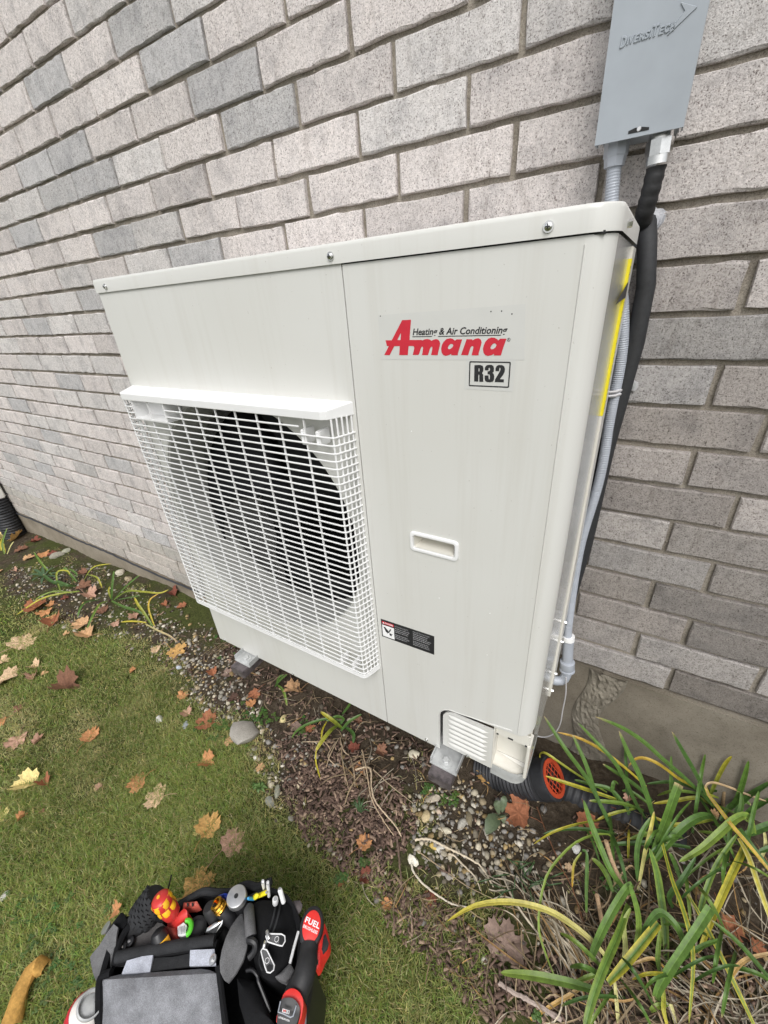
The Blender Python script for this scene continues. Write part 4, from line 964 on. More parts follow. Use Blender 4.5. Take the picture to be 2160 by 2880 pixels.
MUL = [BED, ((640, 1800), (900, 1960), (1240, 2110), (1230, 2200), (900, 2080), (640, 1900)), ((800, 2190), (900, 2150), (1010, 2180), (1090, 2300), (1110, 2420), (1050, 2480), (960, 2450), (860, 2360), (800, 2260)), ((760, 2060), (900, 2060), (1010, 2120), (1000, 2200), (820, 2200)), ((1000, 2130), (1130, 2200), (1180, 2340), (1130, 2400), (1040, 2300)),
       ((1000, 2440), (1060, 2430), (1200, 2530), (1400, 2640), (1500, 2870), (1380, 2880), (1120, 2640)), ((1400, 2640), (1700, 2700), (2100, 2640), (2160, 2880), (1480, 2880))]
VV = []; FF = []; CC = []; o = 0; g = np.random.default_rng(9)
cube = np.array([(x, y, z) for z in (-1, 1) for x, y in ((-1, -1), (1, -1), (1, 1), (-1, 1))], float); cf = np.array([(3, 2, 1, 0), (4, 5, 6, 7), (0, 1, 5, 4), (1, 2, 6, 5), (2, 3, 7, 6), (3, 0, 4, 7)])
for pg, cnt, sd in zip(MUL, (380, 300, 900, 260, 260, 420, 260), range(7)):
    for x, y in scatter(pg, cnt, 70 + sd):
        L = g.uniform(.004, .013) * (1 if g.random() < .85 else 1.6); w = g.uniform(.0018, .0042); t = g.uniform(.0010, .0024)
        v = cube * np.array([L, w, t]); v[:, 1] *= np.where(v[:, 0] > 0, g.uniform(.5, 1.1), g.uniform(.6, 1.1)); v[4:] += g.normal(0, .0006, (4, 3))
        a, b, c = g.uniform(0, 6.28), g.normal(0, .35), g.normal(0, .45)
        R3 = np.array(Matrix.Rotation(a, 3, 'Z') @ Matrix.Rotation(b, 3, 'Y') @ Matrix.Rotation(c, 3, 'X'))
        VV.append(v @ R3.T + np.array([x, y, gz(x, y) + .003 + g.uniform(0, .006)])); FF.append(cf + o); o += 8
        base = np.array(srgb(118, 98, 87)) if g.random() < .62 else np.array(srgb(156, 134, 116)) if g.random() < .6 else np.array(srgb(84, 70, 63))
        CC.append(np.repeat((base * g.uniform(.6, 1.15))[None], 8, 0))
o = big_mesh('wood_mulch', np.concatenate(VV), np.concatenate(FF), MT['chip'], np.concatenate(CC)); tag(o, kind='stuff')

def ribbon_path(P, w, n=12, fold=.0, tip=1.0, base=.7, twist=0.0):
    """leaf-like ribbon along a smooth path (three points across, folded along the midrib)"""
    P = [Vector(p) for p in P]; D = []
    for i in range(len(P) - 1):
        p0, p1, p2, p3 = P[max(0, i - 1)], P[i], P[i + 1], P[min(len(P) - 1, i + 2)]
        m = max(2, n // (len(P) - 1))
        for k in range(m):
            t = k / m; D.append(.5 * ((2 * p1) + (p2 - p0) * t + (2 * p0 - 5 * p1 + 4 * p2 - p3) * t * t + (3 * p1 - p0 - 3 * p2 + p3) * t ** 3))
    D.append(P[-1]); V = []; T = []; N = len(D); prev = None
    for i, p in enumerate(D):
        t = (D[min(i + 1, N - 1)] - D[max(0, i - 1)]).normalized(); view = (Vector(CAM) - p).normalized()
        up = Vector((0, 0, 1)) * .75 + view * .65
        s = t.cross(up)
        if s.length < .15 and prev is not None: s = prev.copy()
        s.normalize()
        if prev is not None:
            if s.dot(prev) < 0: s = -s
            s = (prev * .6 + s * .4).normalized()
        prev = s; u = i / (N - 1)
        if twist: s = Matrix.Rotation(twist * u, 3, t) @ s
        nrm = s.cross(t).normalized()
        if nrm.dot(up) < 0: nrm = -nrm
        ww = w * .5 * min(1, base + (1 - base) * u * 3) * (1 if u < .55 else max(1 - tip, math.sqrt(max(0, 1 - ((u - .55) / .45) ** 2)) * tip + (1 - tip)))
        ww = max(ww, w * .03)
        V += [p - s * ww + nrm * fold * ww, p - s * ww * .12 + nrm * fold * .10 * ww, p, p + s * ww * .12 + nrm * fold * .10 * ww, p + s * ww + nrm * fold * ww]; T.append(u)
    F = []
    for i in range(N - 1):
        for k in range(4): F.append((5 * i + k, 5 * i + k + 1, 5 * i + 6 + k, 5 * i + 5 + k))
    return V, F, T
def straw_strands(spec, seed):
    """pale dead blades lying over each other"""
    g = random.Random(seed); mb = MB()
    for cx, cy, ang, L, spread, cnt, tone in spec:
        for _ in range(int(cnt * .6)):
            x0 = cx + g.gauss(0, spread[0]); y0 = cy + g.gauss(0, spread[1]); a = math.radians(ang + g.gauss(0, spread[2])); l = L * g.uniform(.45, 1.15)
            P = []; bend = g.gauss(0, .5); h0 = g.uniform(.002, .02)
            for k in range(5):
                t = k / 4 - .5; aa = a + bend * t; X = x0 + math.cos(aa) * l * t + .0; Y = y0 + math.sin(aa) * l * t + bend * l * .25 * t * t
                P.append((X, min(Y, -.012), gz(X, Y) + h0 + .012 * g.random() * (1 - abs(2 * t))))
            V, F, T = ribbon_path(P, g.uniform(.0016, .0042) * (.6 if L < .11 else 1), 8, g.uniform(.2, .7), .9, .6, g.uniform(-2, 2))
            c = {0: srgb(206, 194, 172), 1: srgb(172, 152, 122), 2: srgb(196, 158, 106), 3: srgb(128, 108, 86)}[tone if g.random() < .6 else g.randrange(4)]
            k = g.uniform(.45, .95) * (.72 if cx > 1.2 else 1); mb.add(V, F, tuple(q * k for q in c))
    return mb
def at(px_, py_): p = G(px_, py_); return p.x, p.y
sp = []
for (x, y), ang, L, sprd, cnt, tone in ((at(900, 2010), 10, .08, (.22, .05, 80), 110, 1), (at(1350, 2240), 10, .07, (.12, .06, 80), 60, 1), (at(250, 1640), 10, .09, (.5, .06, 80), 90, 3), (at(1540, 2600), -38, .20, (.045, .012, 9), 55, 0), (at(1640, 2690), -35, .20, (.05, .02, 16), 45, 0), (at(1480, 2545), -5, .12, (.04, .015, 30), 26, 0), (at(1720, 2560), 70, .16, (.06, .05, 45), 60, 3),
                                        (at(1800, 2750), 10, .24, (.09, .05, 50), 95, 1), (at(2050, 2820), 20, .26, (.09, .05, 45), 90, 0), (at(2080, 2620), 80, .20, (.05, .07, 35), 60, 0), (at(1850, 2500), 40, .16, (.08, .06, 60), 60, 3), (at(2000, 2420), 15, .16, (.09, .04, 50), 40, 1),
                                        (at(1000, 2180), -60, .14, (.035, .03, 60), 34, 1), (at(1060, 2240), -70, .16, (.02, .04, 35), 14, 0), (at(620, 1830), 20, .10, (.04, .02, 70), 30, 1), (at(1180, 2560), 10, .10, (.06, .03, 80), 40, 1), (at(1300, 2700), 30, .07, (.10, .05, 90), 60, 1), (at(1600, 2850), 20, .16, (.08, .03, 60), 50, 1)):
    sp.append((x, y, ang, L, sprd, cnt, tone))
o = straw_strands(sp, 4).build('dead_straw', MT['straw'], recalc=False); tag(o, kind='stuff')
# tiny clover and moss sprigs
mb = MB(); g = random.Random(8)
for cx, cy, cnt, sp_ in ((700, 2010, 26, 26), (620, 2060, 30, 26), (750, 2030, 22, 20), (650, 1800, 24, 30), (1255, 2245, 16, 16), (1205, 2220, 14, 12), (730, 2215, 14, 14), (1030, 2430, 12, 10), (960, 2480, 10, 12), (210, 2780, 60, 80), (130, 2640, 40, 70), (850, 2050, 16, 18), (1730, 2490, 12, 30), (1510, 2860, 6, 8), (200, 2720, 60, 60), (60, 2560, 40, 60)):
    for _ in range(cnt):
        p = G(cx + g.gauss(0, sp_), cy + g.gauss(0, sp_ * .7)); s = g.uniform(.003, .0065); h = g.uniform(.004, .016); col = (.06 + .03 * g.random(), .115 + .05 * g.random(), .03)
        a0 = g.uniform(0, 6.28)
        for k in range(3):
            a = a0 + k * 2.1; c = p + Vector((math.cos(a) * s * .9, math.sin(a) * s * .9, h)); V = [c + Vector((math.cos(b) * s * .8, math.sin(b) * s * .8, .0012 * math.cos(2 * b))) for b in (0, 1.05, 2.1, 3.14, 4.2, 5.25)]
            mb.add(V, [(0, 1, 2, 3, 4, 5)], col)
o = mb.build('clover', MT['blade'], recalc=False); tag(o, kind='stuff')

# ------------------------------------------------------------------ day lilies
GREEN, DEEP, LIME, YEL, ORG, PALE, TAN = (.118, .220, .036), (.066, .142, .030), (.22, .31, .05), (.55, .47, .045), (.62, .36, .055), (.62, .58, .24), (.50, .36, .20)
def lily_blade(parent, pts, w, c0, c1, fold=.35, tip=1.0, base=.6, margin=None, twist=0.0):
    """pts: (picture x, picture y, height above the soil); colour runs from base c0 to tip c1"""
    P = []
    for x, y, h in pts:
        p = G(x, y, h)
        if p.y > -.006: p = Vector(on_y(x, y, -.012))
        P.append(p)
    dry_tip = random.random() < .45; V, F, T = ribbon_path(P, w * .80, 22, fold, tip, base, twist)
    m0 = MB(); m0.add(V, F, (1, 1, 1), True)
    C = []
    for i, t in enumerate(T):
        k = 1 + .09 * math.sin(i * 1.7 + w * 9000) + .06 * math.sin(i * 3.9); q = [a + (b - a) * t for a, b in zip(c0, c1)]
        if dry_tip and t > .90: q = [a * (1 - (t - .90) * 9) + b * (t - .90) * 9 for a, b in zip(q, TAN)]
        e = margin or [z * 1.10 for z in q]
        C += [tuple(z * k for z in e), tuple(z * .80 * k for z in q), tuple(z * 1.32 * k for z in q), tuple(z * .84 * k for z in q), tuple(z * 1.0 * k for z in (margin or q))]
    m0.c = C
    o = m0.build('leaf', MT['blade'], parent, recalc=False); return o
def stalk(parent, pts, r, c):
    P = [G(x, y, h) for x, y, h in pts]; m0 = MB(); m0.tube(P, r, 9, c); return m0.build('dead_stalk', MT['straw'], parent)
def A5(*p): return [(1500 + x / 2.514, 1950 + y / 2.514, h) for x, y, h in p]
def A6(*p): return [(1500 + x / 2.514, 2330 + y / 2.514, h) for x, y, h in p]
LG = 'day lilies in the bed'
def lily(lbl, px_, py_): p = G(px_, py_); return thing('day_lily', lbl, 'plant', p, LG)
w_ = .0135
L1 = lily('day lily with green and yellow blades leaning over the orange drain grate', 1712, 2300)
for pts, w, c0, c1, mg in ((A5((560, 980, 0), (400, 640, .10), (230, 400, .19), (75, 160, .24)), w_, DEEP, GREEN, None), (A5((540, 900, 0), (450, 740, .06), (370, 500, .14), (275, 290, .19)), w_, DEEP, GREEN, None),
        (A5((520, 700, .02), (350, 600, .07), (200, 500, .12), (90, 425, .14), (50, 432, .12), (52, 470, .10)), .008, LIME, YEL, None), (A5((640, 770, .02), (420, 695, .06), (250, 640, .10), (85, 585, .11)), .0115, GREEN, YEL, YEL),
        (A5((800, 660, .02), (640, 520, .08), (480, 400, .12), (330, 320, .15), (170, 275, .16)), .010, YEL, ORG, None), (A5((800, 900, 0), (720, 770, .04), (640, 600, .10), (560, 470, .15), (430, 330, .19), (318, 210, .23)), w_, DEEP, GREEN, None),
        (A5((700, 870, 0), (560, 690, .05), (420, 648, .06), (290, 612, .06)), .0125, DEEP, GREEN, None), (A5((780, 830, 0), (640, 782, .03), (500, 765, .05), (395, 760, .05)), .0115, GREEN, LIME, None), (A5((840, 760, .01), (720, 650, .05), (600, 570, .09), (490, 500, .12)), .013, DEEP, GREEN, None),
        (A5((720, 815, .01), (600, 840, .015), (520, 865, .01), (450, 895, .005)), .009, LIME, YEL, None), (A5((600, 750, .03), (560, 690, .05), (570, 630, .07), (600, 640, .06)), .011, DEEP, GREEN, None), (A5((630, 690, .04), (700, 700, .03), (840, 800, .02)), .010, GREEN, GREEN, None)):
    lily_blade(L1, pts, w, c0, c1, margin=mg)
L2 = lily('large day lily in the middle of the clump with broad green blades', 1840, 2400)
for pts, w, c0, c1, mg, tip in ((A5((930, 1060, 0), (850, 880, .06), (800, 720, .12), (740, 560, .17), (660, 400, .22), (605, 265, .26)), .0155, DEEP, GREEN, None, 1), (A5((850, 1120, .02), (920, 950, .07), (980, 780, .13), (1030, 640, .17)), .0215, GREEN, GREEN, None, .0),
        (A5((860, 1180, .02), (960, 1050, .05), (1080, 930, .08), (1200, 868, .08), (1300, 885, .05)), .021, GREEN, DEEP, None, .9), (A5((1000, 955, .03), (850, 985, .04), (760, 1005, .045), (680, 1030, .04)), .011, GREEN, LIME, LIME, 1), (A5((1110, 1090, .02), (900, 1060, .03), (700, 1060, .03), (520, 1070, .02)), .012, DEEP, DEEP, None, 1),
        (A5((740, 1390, .0), (790, 1120, .06), (830, 960, .09), (855, 835, .11)), .010, PALE, YEL, None, 1), (A5((745, 1380, 0), (730, 1150, .05), (760, 1000, .08), (838, 872, .10)), .0135, DEEP, GREEN, None, 1), (A6((940, 960, 0), (930, 700, .03), (900, 480, .05), (870, 300, .08), (820, 140, .11)), .0185, DEEP, GREEN, LIME, 1),
        (A6((910, 100, .08), (980, 360, .09), (1040, 520, .10), (1100, 720, .10), (1130, 950, .07), (1100, 1380, .02)), .0105, GREEN, LIME, YEL, 1), (A6((985, 560, 0), (960, 480, .03), (1040, 380, .06), (1150, 200, .09)), .014, DEEP, DEEP, None, 1), (A6((1035, 350, .02), (1000, 250, .04), (960, 170, .06)), .012, DEEP, GREEN, None, 1),
        (A5((780, 1360, 0), (690, 1220, .02), (560, 1370, .02)), .005, TAN, TAN, None, 1), (A5((860, 880, .04), (1000, 930, .04), (1180, 905, .05), (1310, 880, .05)), .012, YEL, LIME, None, 1)):
    lily_blade(L2, pts, w, c0, c1, margin=mg, tip=tip)
L3 = lily('day lily by the house wall with long blades and an orange withered leaf', 1990, 2270)
for pts, w, c0, c1, mg, tip in ((A5((1280, 815, 0), (1200, 725, .06), (1050, 585, .13), (900, 455, .19), (780, 345, .23), (620, 240, .28), (438, 165, .32)), .0145, DEEP, GREEN, None, 1), (A5((1260, 800, 0), (1220, 720, .05), (1140, 560, .13), (1060, 420, .19), (978, 270, .25)), .015, DEEP, DEEP, None, 1),
        (A5((1220, 730, .04), (1110, 650, .08), (1020, 600, .10), (900, 510, .14), (800, 462, .15), (725, 465, .14), (670, 520, .11)), .010, YEL, ORG, None, 1), (A5((1280, 800, .02), (1160, 740, .03), (1000, 760, .03), (850, 780, .03)), .011, DEEP, YEL, None, 1), (A5((1300, 690, .02), (1200, 690, .03), (1000, 628, .06), (800, 640, .07)), .011, DEEP, DEEP, None, 1),
        (A5((1215, 650, .09), (1240, 720, .09), (1300, 800, .10), (1400, 930, .11), (1520, 1070, .11), (1700, 1290, .10)), .011, TAN, ORG, YEL, .6), (A5((1215, 670, .09), (1235, 638, .10), (1290, 635, .10), (1400, 670, .09), (1520, 718, .09), (1680, 775, .08)), .007, TAN, TAN, None, 1), (A5((1340, 850, .01), (1430, 770, .05), (1480, 630, .10), (1522, 475, .16)), .014, DEEP, GREEN, None, 1),
        (A5((1320, 900, .01), (1390, 800, .03), (1480, 760, .05), (1540, 790, .05)), .013, DEEP, GREEN, None, 1), (A5((1420, 850, .03), (1500, 745, .07), (1580, 690, .09), (1690, 620, .11)), .014, DEEP, DEEP, None, 1), (A5((1400, 960, .02), (1440, 880, .05), (1470, 800, .07), (1470, 700, .09)), .013, DEEP, GREEN, None, 1), (A5((1310, 740, .03), (1250, 720, .05), (1220, 715, .05)), .008, LIME, YEL, None, 1),
        (A5((1500, 850, .03), (1580, 800, .05), (1690, 740, .07)), .013, DEEP, DEEP, None, 1)):
    lily_blade(L3, pts, w, c0, c1, margin=mg, tip=tip)
stalk(L3, A5((1340, 800, 0), (1348, 700, .05), (1372, 620, .08), (1398, 512, .12)), .0038, srgb(150, 128, 98))
L4 = lily('day lily at the right edge with yellow striped blades crossing', 2085, 2420)
for pts, w, c0, c1, mg, tip in ((A5((1560, 1000, .06), (1520, 868, .10), (1430, 888, .11), (1320, 985, .10), (1180, 1105, .08), (1030, 1192, .07)), .0195, GREEN, LIME, LIME, 1), (A6((1550, -60, .05), (1480, 160, .06), (1400, 330, .06), (1280, 600, .05), (1165, 890, .01)), .0165, DEEP, YEL, YEL, 1), (A6((1450, 70, .08), (1520, 200, .08), (1590, 400, .07), (1690, 680, .05)), .013, YEL, YEL, PALE, .6),
        (A6((1160, 700, 0), (1200, 500, .04), (1300, 250, .07), (1450, 30, .10)), .0125, DEEP, GREEN, LIME, 1), (A6((1460, 0, .09), (1540, 120, .09), (1700, 330, .07)), .014, DEEP, DEEP, None, .5), (A5((1600, 1120, .05), (1700, 1080, .06)), .012, DEEP, DEEP, None, 1), (A5((1500, 1000, .06), (1700, 920, .07)), .02, DEEP, DEEP, None, .5), (A5((1600, 1190, .02), (1640, 1080, .05), (1630, 960, .06)), .008, PALE, PALE, None, 1)):
    lily_blade(L4, pts, w, c0, c1, margin=mg, tip=tip)
L5 = lily('front day lily with folded broad blades and two cut brown stalks', 1750, 2720)
for pts, w, c0, c1, mg, tip in ((A5((680, 1420, .05), (560, 1280, .09), (470, 1080, .12), (400, 900, .15), (355, 755, .18)), .0165, GREEN, GREEN, None, 1), (A5((560, 1400, .05), (520, 1290, .06), (470, 1215, .06), (412, 1165, .06)), .0135, GREEN, LIME, None, 1), (A6((700, 395, .10), (655, 432, .10), (540, 620, .09), (440, 830, .05), (402, 945, .03)), .0195, GREEN, GREEN, None, 1),
        (A6((670, 540, .04), (600, 750, .07), (500, 980, .09), (420, 1200, .09), (368, 1400, .08)), .0185, GREEN, GREEN, LIME, .5), (A6((720, 850, .02), (745, 700, .05), (730, 560, .08), (680, 400, .11)), .0135, LIME, GREEN, None, .5), (A6((530, 1090, .03), (640, 970, .05), (780, 800, .06), (885, 670, .06)), .0205, GREEN, DEEP, YEL, .3),
        (A6((750, 790, .03), (830, 650, .07), (905, 595, .09), (1000, 680, .09), (1055, 790, .07), (1082, 925, .04)), .0175, DEEP, GREEN, None, 1), (A6((850, 1290, 0), (880, 1150, .03), (960, 1010, .06), (1080, 830, .09), (1180, 680, .11), (1255, 560, .13)), .0205, GREEN, GREEN, None, .0), (A6((830, 1290, .01), (870, 1260, .02), (960, 1240, .02)), .011, LIME, LIME, None, 1),
        (A6((1560, 1390, .02), (1470, 1200, .04), (1340, 930, .06), (1200, 650, .07), (1070, 430, .08)), .0105, LIME, DEEP, YEL, 1), (A6((1700, 1100, .06), (1560, 930, .06), (1420, 780, .06), (1260, 650, .06)), .011, DEEP, GREEN, None, 1), ([(1690, 2790, .03), (1600, 2765, .05), (1500, 2745, .05), (1408, 2736, .03)], .0195, DEEP, LIME, None, 1),
        ([(1712, 2700, .02), (1667, 2648, .04), (1603, 2597, .06), (1536, 2559, .08), (1437, 2537, .08), (1337, 2547, .06), (1258, 2591, .02)], .0145, PALE, YEL, None, 1), (A6((620, 1050, .02), (650, 850, .03), (640, 680, .05), (690, 560, .06)), .012, PALE, LIME, None, 1), (A6((600, 1390, .01), (590, 1250, .02), (575, 1080, .03)), .0085, PALE, PALE, None, .5), (A6((945, 1390, .02), (920, 1280, .03), (920, 1180, .03), (900, 1010, .04)), .0095, YEL, LIME, None, 1),
        (A6((1010, 1400, .01), (970, 1240, .02)), .009, PALE, PALE, None, .3), (A6((-20, 1350, .01), (150, 1240, .015), (300, 1150, .02), (470, 1000, .03)), .009, ORG, TAN, None, 1), (A6((1690, 880, .04), (1500, 930, .05), (1400, 1040, .05), (1360, 1130, .03)), .009, TAN, ORG, None, 1), (A6((300, 1085, .02), (420, 1040, .03), (560, 1010, .03)), .010, LIME, GREEN, None, 1), (A6((700, 960, .03), (840, 920, .04), (930, 990, .03)), .007, TAN, ORG, None, 1),
        (A6((890, 1010, .04), (880, 900, .04), (900, 700, .05)), .011, GREEN, LIME, None, 1)):
    lily_blade(L5, pts, w, c0, c1, margin=mg, tip=tip)
stalk(L5, A5((660, 1440, .02), (605, 1300, .06), (550, 1170, .10), (513, 1045, .14)), .0046, srgb(178, 150, 120)); stalk(L5, A6((490, 700, .01), (470, 580, .05), (450, 475, .09)), .0046, srgb(176, 148, 118))
r_ = random.Random(77)                                                  # further blades filling the clump
for par, bx, by, cnt in ((L1, 1705, 2310, 6), (L2, 1830, 2420, 8), (L3, 1985, 2280, 6), (L4, 2090, 2430, 7), (L5, 1755, 2730, 5), (L5, 1890, 2760, 6), (L4, 2040, 2640, 5)):
    for _ in range(cnt):
        x0, y0 = bx + r_.gauss(0, 38), by + r_.gauss(0, 32); a = r_.uniform(0, 6.28); L = r_.uniform(90, 230); h = r_.uniform(.04, .13)
        P_ = [(x0, y0, 0), (x0 + math.cos(a) * L * .35, y0 + math.sin(a) * L * .35 - 12, h * .8), (x0 + math.cos(a) * L * .7, y0 + math.sin(a) * L * .7 - 14, h), (x0 + math.cos(a) * L, y0 + math.sin(a) * L, h * r_.uniform(.3, .9))]
        q = r_.random(); lily_blade(par, P_, r_.uniform(.006, .011), DEEP, DEEP if q < .2 else GREEN if q < .65 else LIME if q < .87 else YEL, margin=YEL if q > .9 else None)
L6 = lily('thin arching lily blade with a hanging green leaf at the left of the clump', 1640, 2390)
for pts, w, c0, c1 in ((A5((555, 1060, .02), (545, 1005, .05), (500, 995, .07), (420, 1003, .09), (300, 1055, .10), (180, 1165, .10), (90, 1300, .09), (45, 1500, .07), (40, 1680, .05), (90, 1850, .03), (150, 2000, .01), (270, 2220, .005)), .0062, LIME, LIME),
                       (A5((345, 1110, .07), (375, 1130, .07), (378, 1250, .05), (375, 1400, .04), (375, 1600, .01)), .0095, DEEP, GREEN), (A5((340, 1125, .07), (290, 1200, .06), (278, 1290, .04), (276, 1370, .02)), .0065, LIME, ORG)):
    lily_blade(L6, pts, w, c0, c1)
M1 = lily('small day lily with a yellow bent blade under the bottom edge of the heat pump', 965, 2050)
def A3(*p): return [(480 + x / 2.9625, 1840 + y / 2.9625, h) for x, y, h in p]
for pts, w, c0, c1 in ((A3((1430, 620, .02), (1340, 545, .07), (1250, 480, .09)), .0155, GREEN, YEL), (A3((1400, 590, .02), (1330, 640, .05), (1250, 740, .05), (1210, 805, .04)), .0155, GREEN, YEL), (A3((1212, 800, .04), (1210, 900, .02), (1250, 1050, .005)), .006, YEL, YEL), (A3((1300, 560, .03), (1262, 640, .04), (1258, 720, .03)), .007, YEL, YEL),
                       (A3((1420, 560, .03), (1300, 540, .05), (1150, 580, .05), (1050, 640, .03), (1010, 700, .01)), .011, DEEP, GREEN), (A3((1420, 640, .02), (1490, 560, .05), (1590, 500, .06)), .012, DEEP, GREEN), (A3((1430, 500, .03), (1480, 440, .06), (1500, 400, .08)), .011, DEEP, GREEN), (A3((1440, 600, .02), (1520, 660, .03), (1520, 740, .02)), .013, DEEP, DEEP), (A3((1400, 600, .02), (1440, 540, .04), (1380, 520, .06), (1300, 560, .06)), .012, DEEP, GREEN)):
    lily_blade(M1, pts, w, c0, c1)
for pts in (((1400, 700), (1330, 840), (1290, 960), (1250, 1010)), ((1380, 730), (1310, 850), (1390, 950), (1390, 1050), (1340, 1110)), ((1410, 690), (1440, 800), (1520, 850), (1700, 860)), ((1500, 860), (1530, 1000), (1540, 1150), (1560, 1240)), ((1240, 690), (1310, 760), (1340, 820)), ((1100, 730), (1250, 730), (1370, 735)), ((1600, 880), (1620, 1000), (1690, 1110))):
    lily_blade(M1, [(480 + x / 2.9625, 1840 + y / 2.9625, .012 + .01 * math.sin(i * 2)) for i, (x, y) in enumerate(pts)], .005, srgb(190, 172, 145), srgb(170, 140, 110), twist=1.2)
M2 = lily('single short day lily sprig just right of the left bracket', 785, 1935)
for pts, w, c0, c1 in ((A3((870, 270, .01), (920, 210, .05), (970, 170, .07)), .011, DEEP, GREEN), (A3((880, 250, .01), (940, 310, .03), (970, 430, .01)), .0115, GREEN, LIME), (A3((880, 260, .01), (900, 200, .04), (940, 170, .05)), .009, DEEP, GREEN)): lily_blade(M2, pts, w, c0, c1)
def A1(*p): return [(x / 2.9625, 1400 + y / 2.9625, h) for x, y, h in p]
N1 = lily('yellowing day lily with a long arched blade in the far left bed', 210, 1640)
for pts, w, c0, c1 in ((A1((640, 700, .02), (560, 610, .09), (530, 580, .11)), .017, GREEN, GREEN), (A1((660, 780, .02), (500, 800, .05), (330, 850, .05), (140, 975, .01)), .014, LIME, YEL), (A1((620, 790, .01), (460, 780, .05), (340, 820, .05), (290, 860, .03)), .010, LIME, LIME), (A1((500, 770, .01), (470, 660, .08), (490, 610, .10), (560, 610, .10), (580, 640, .08)), .012, LIME, YEL), (A1((700, 690, .02), (740, 620, .08), (800, 570, .11), (930, 550, .13)), .011, LIME, YEL),
                       (A1((720, 640, .05), (800, 660, .06), (830, 700, .04), (850, 750, .01)), .011, LIME, YEL), (A1((430, 640, .02), (340, 540, .08), (280, 450, .12)), .014, LIME, GREEN), (A1((640, 740, .01), (560, 730, .05), (470, 700, .06), (440, 720, .04)), .024, DEEP, DEEP), (A1((520, 740, .01), (420, 690, .05), (360, 640, .06)), .022, DEEP, DEEP), (A1((600, 700, .01), (640, 640, .06), (570, 590, .09)), .016, DEEP, GREEN)): lily_blade(N1, pts, w, c0, c1)
N2 = lily('spreading green day lily midway along the left bed', 315, 1690)
for pts, w, c0, c1 in ((A1((930, 850, .01), (935, 740, .08), (950, 610, .15)), .014, DEEP, GREEN), (A1((960, 840, .01), (1050, 740, .08), (1170, 640, .13)), .013, DEEP, GREEN), (A1((950, 850, .01), (1060, 780, .05), (1200, 785, .06), (1330, 795, .05), (1405, 765, .05)), .013, GREEN, YEL), (A1((925, 840, .01), (905, 780, .05), (915, 740, .06)), .010, LIME, YEL), (A1((930, 860, .01), (1030, 910, .04), (1130, 940, .05), (1195, 975, .03)), .018, GREEN, DEEP), (A1((900, 860, .02), (830, 890, .05), (770, 990, .05), (725, 1090, .02)), .014, LIME, GREEN), (A1((830, 850, .01), (720, 870, .05), (670, 920, .05), (645, 1000, .02)), .013, DEEP, GREEN), (A1((980, 850, .01), (1090, 830, .04), (1170, 815, .04)), .009, DEEP, GREEN)): lily_blade(N2, pts, w, c0, c1)
N3 = lily('yellow-tipped day lily with a pale dead blade nearest the grille on the left', 435, 1760)
for pts, w, c0, c1 in ((A1((1270, 1070, .01), (1200, 960, .06), (1150, 890, .09), (1120, 830, .11)), .015, GREEN, YEL), (A1((1285, 1065, .01), (1240, 930, .06), (1250, 850, .09), (1320, 800, .10)), .010, YEL, ORG), (A1((1220, 1040, .01), (1110, 1030, .025), (1005, 1036, .02)), .011, YEL, YEL), (A1((1210, 1050, .012), (1300, 1100, .03), (1410, 1150, .02), (1480, 1205, .01)), .010, PALE, srgb(196, 168, 140))): lily_blade(N3, pts, w, c0, c1)
N4 = lily('yellowed grass-like sprig among leaves by the downspout hose', 12, 1540)
for pts, w, c0, c1 in ((A1((40, 470, .0), (20, 380, .06), (60, 250, .14)), .014, LIME, GREEN), (A1((10, 440, .0), (5, 380, .04), (30, 330, .06)), .016, YEL, YEL), (A1((45, 460, .0), (35, 420, .03), (30, 380, .04)), .012, YEL, YEL), (A1((60, 470, .0), (90, 400, .05), (115, 365, .07)), .010, PALE, PALE)): lily_blade(N4, pts, w, c0, c1)

# broad-leaved weeds
def broad_leaf(parent, base, tip_, w, c, h0, h1):
    b, t = G(*base, h0), G(*tip_, h1); d = t - b; s = d.cross(Vector((0, 0, 1))).normalized(); V = []; F = []; N = 9
    for i in range(N):
        u = i / (N - 1); ww = w * .5 * (math.sin(math.pi * min(1, u * .97 + .03)) ** .75) * (1 + .06 * math.sin(i * 2.7)); p = b + d * u + Vector((0, 0, .012 * math.sin(math.pi * u)))
        V += [p - s * ww + Vector((0, 0, .25 * ww)), p, p + s * ww + Vector((0, 0, .25 * ww))]
    for i in range(N - 1):
        for k in range(2): F.append((3 * i + k, 3 * i + k + 1, 3 * i + 4 + k, 3 * i + 3 + k))
    m0 = MB(); m0.add(V, F, c, True); m0.c = [tuple(q * (1.25 if j % 3 == 1 else 1) for q in c) for j in range(len(V))]; m0.build('leaf', MT['blade'], parent, recalc=False)
wd = thing('dock_weed', 'grey-green broad-leaved weed growing in the gravel below the drain pipe', 'weed', G(1408, 2285))
for b, t, w, h0, h1 in (((1402, 2292), (1366, 2348), .036, .015, .02), ((1404, 2290), (1392, 2252), .022, .02, .05), ((1412, 2285), (1420, 2238), .018, .02, .05), ((1408, 2290), (1418, 2318), .018, .01, .01)): broad_leaf(wd, b, t, w, (.115, .15, .085), h0, h1)
wd = thing('dock_weed', 'low light green weed rosette at the lawn edge beside the wood mulch', 'weed', G(732, 2218), )
for k in range(7): a = k * .9; broad_leaf(wd, (732, 2218), (732 + 22 * math.cos(a), 2218 + 15 * math.sin(a)), .008, (.12, .2, .06), .004, .014)
wd = thing('dock_weed', 'feathery dark green weed among leaves in the far left bed', 'weed', G(120, 1620))
for k in range(9): a = k * .72 + .3; broad_leaf(wd, (125, 1622), (125 + 46 * math.cos(a), 1618 + 26 * math.sin(a)), .016, (.07, .13, .06), .02, .045)
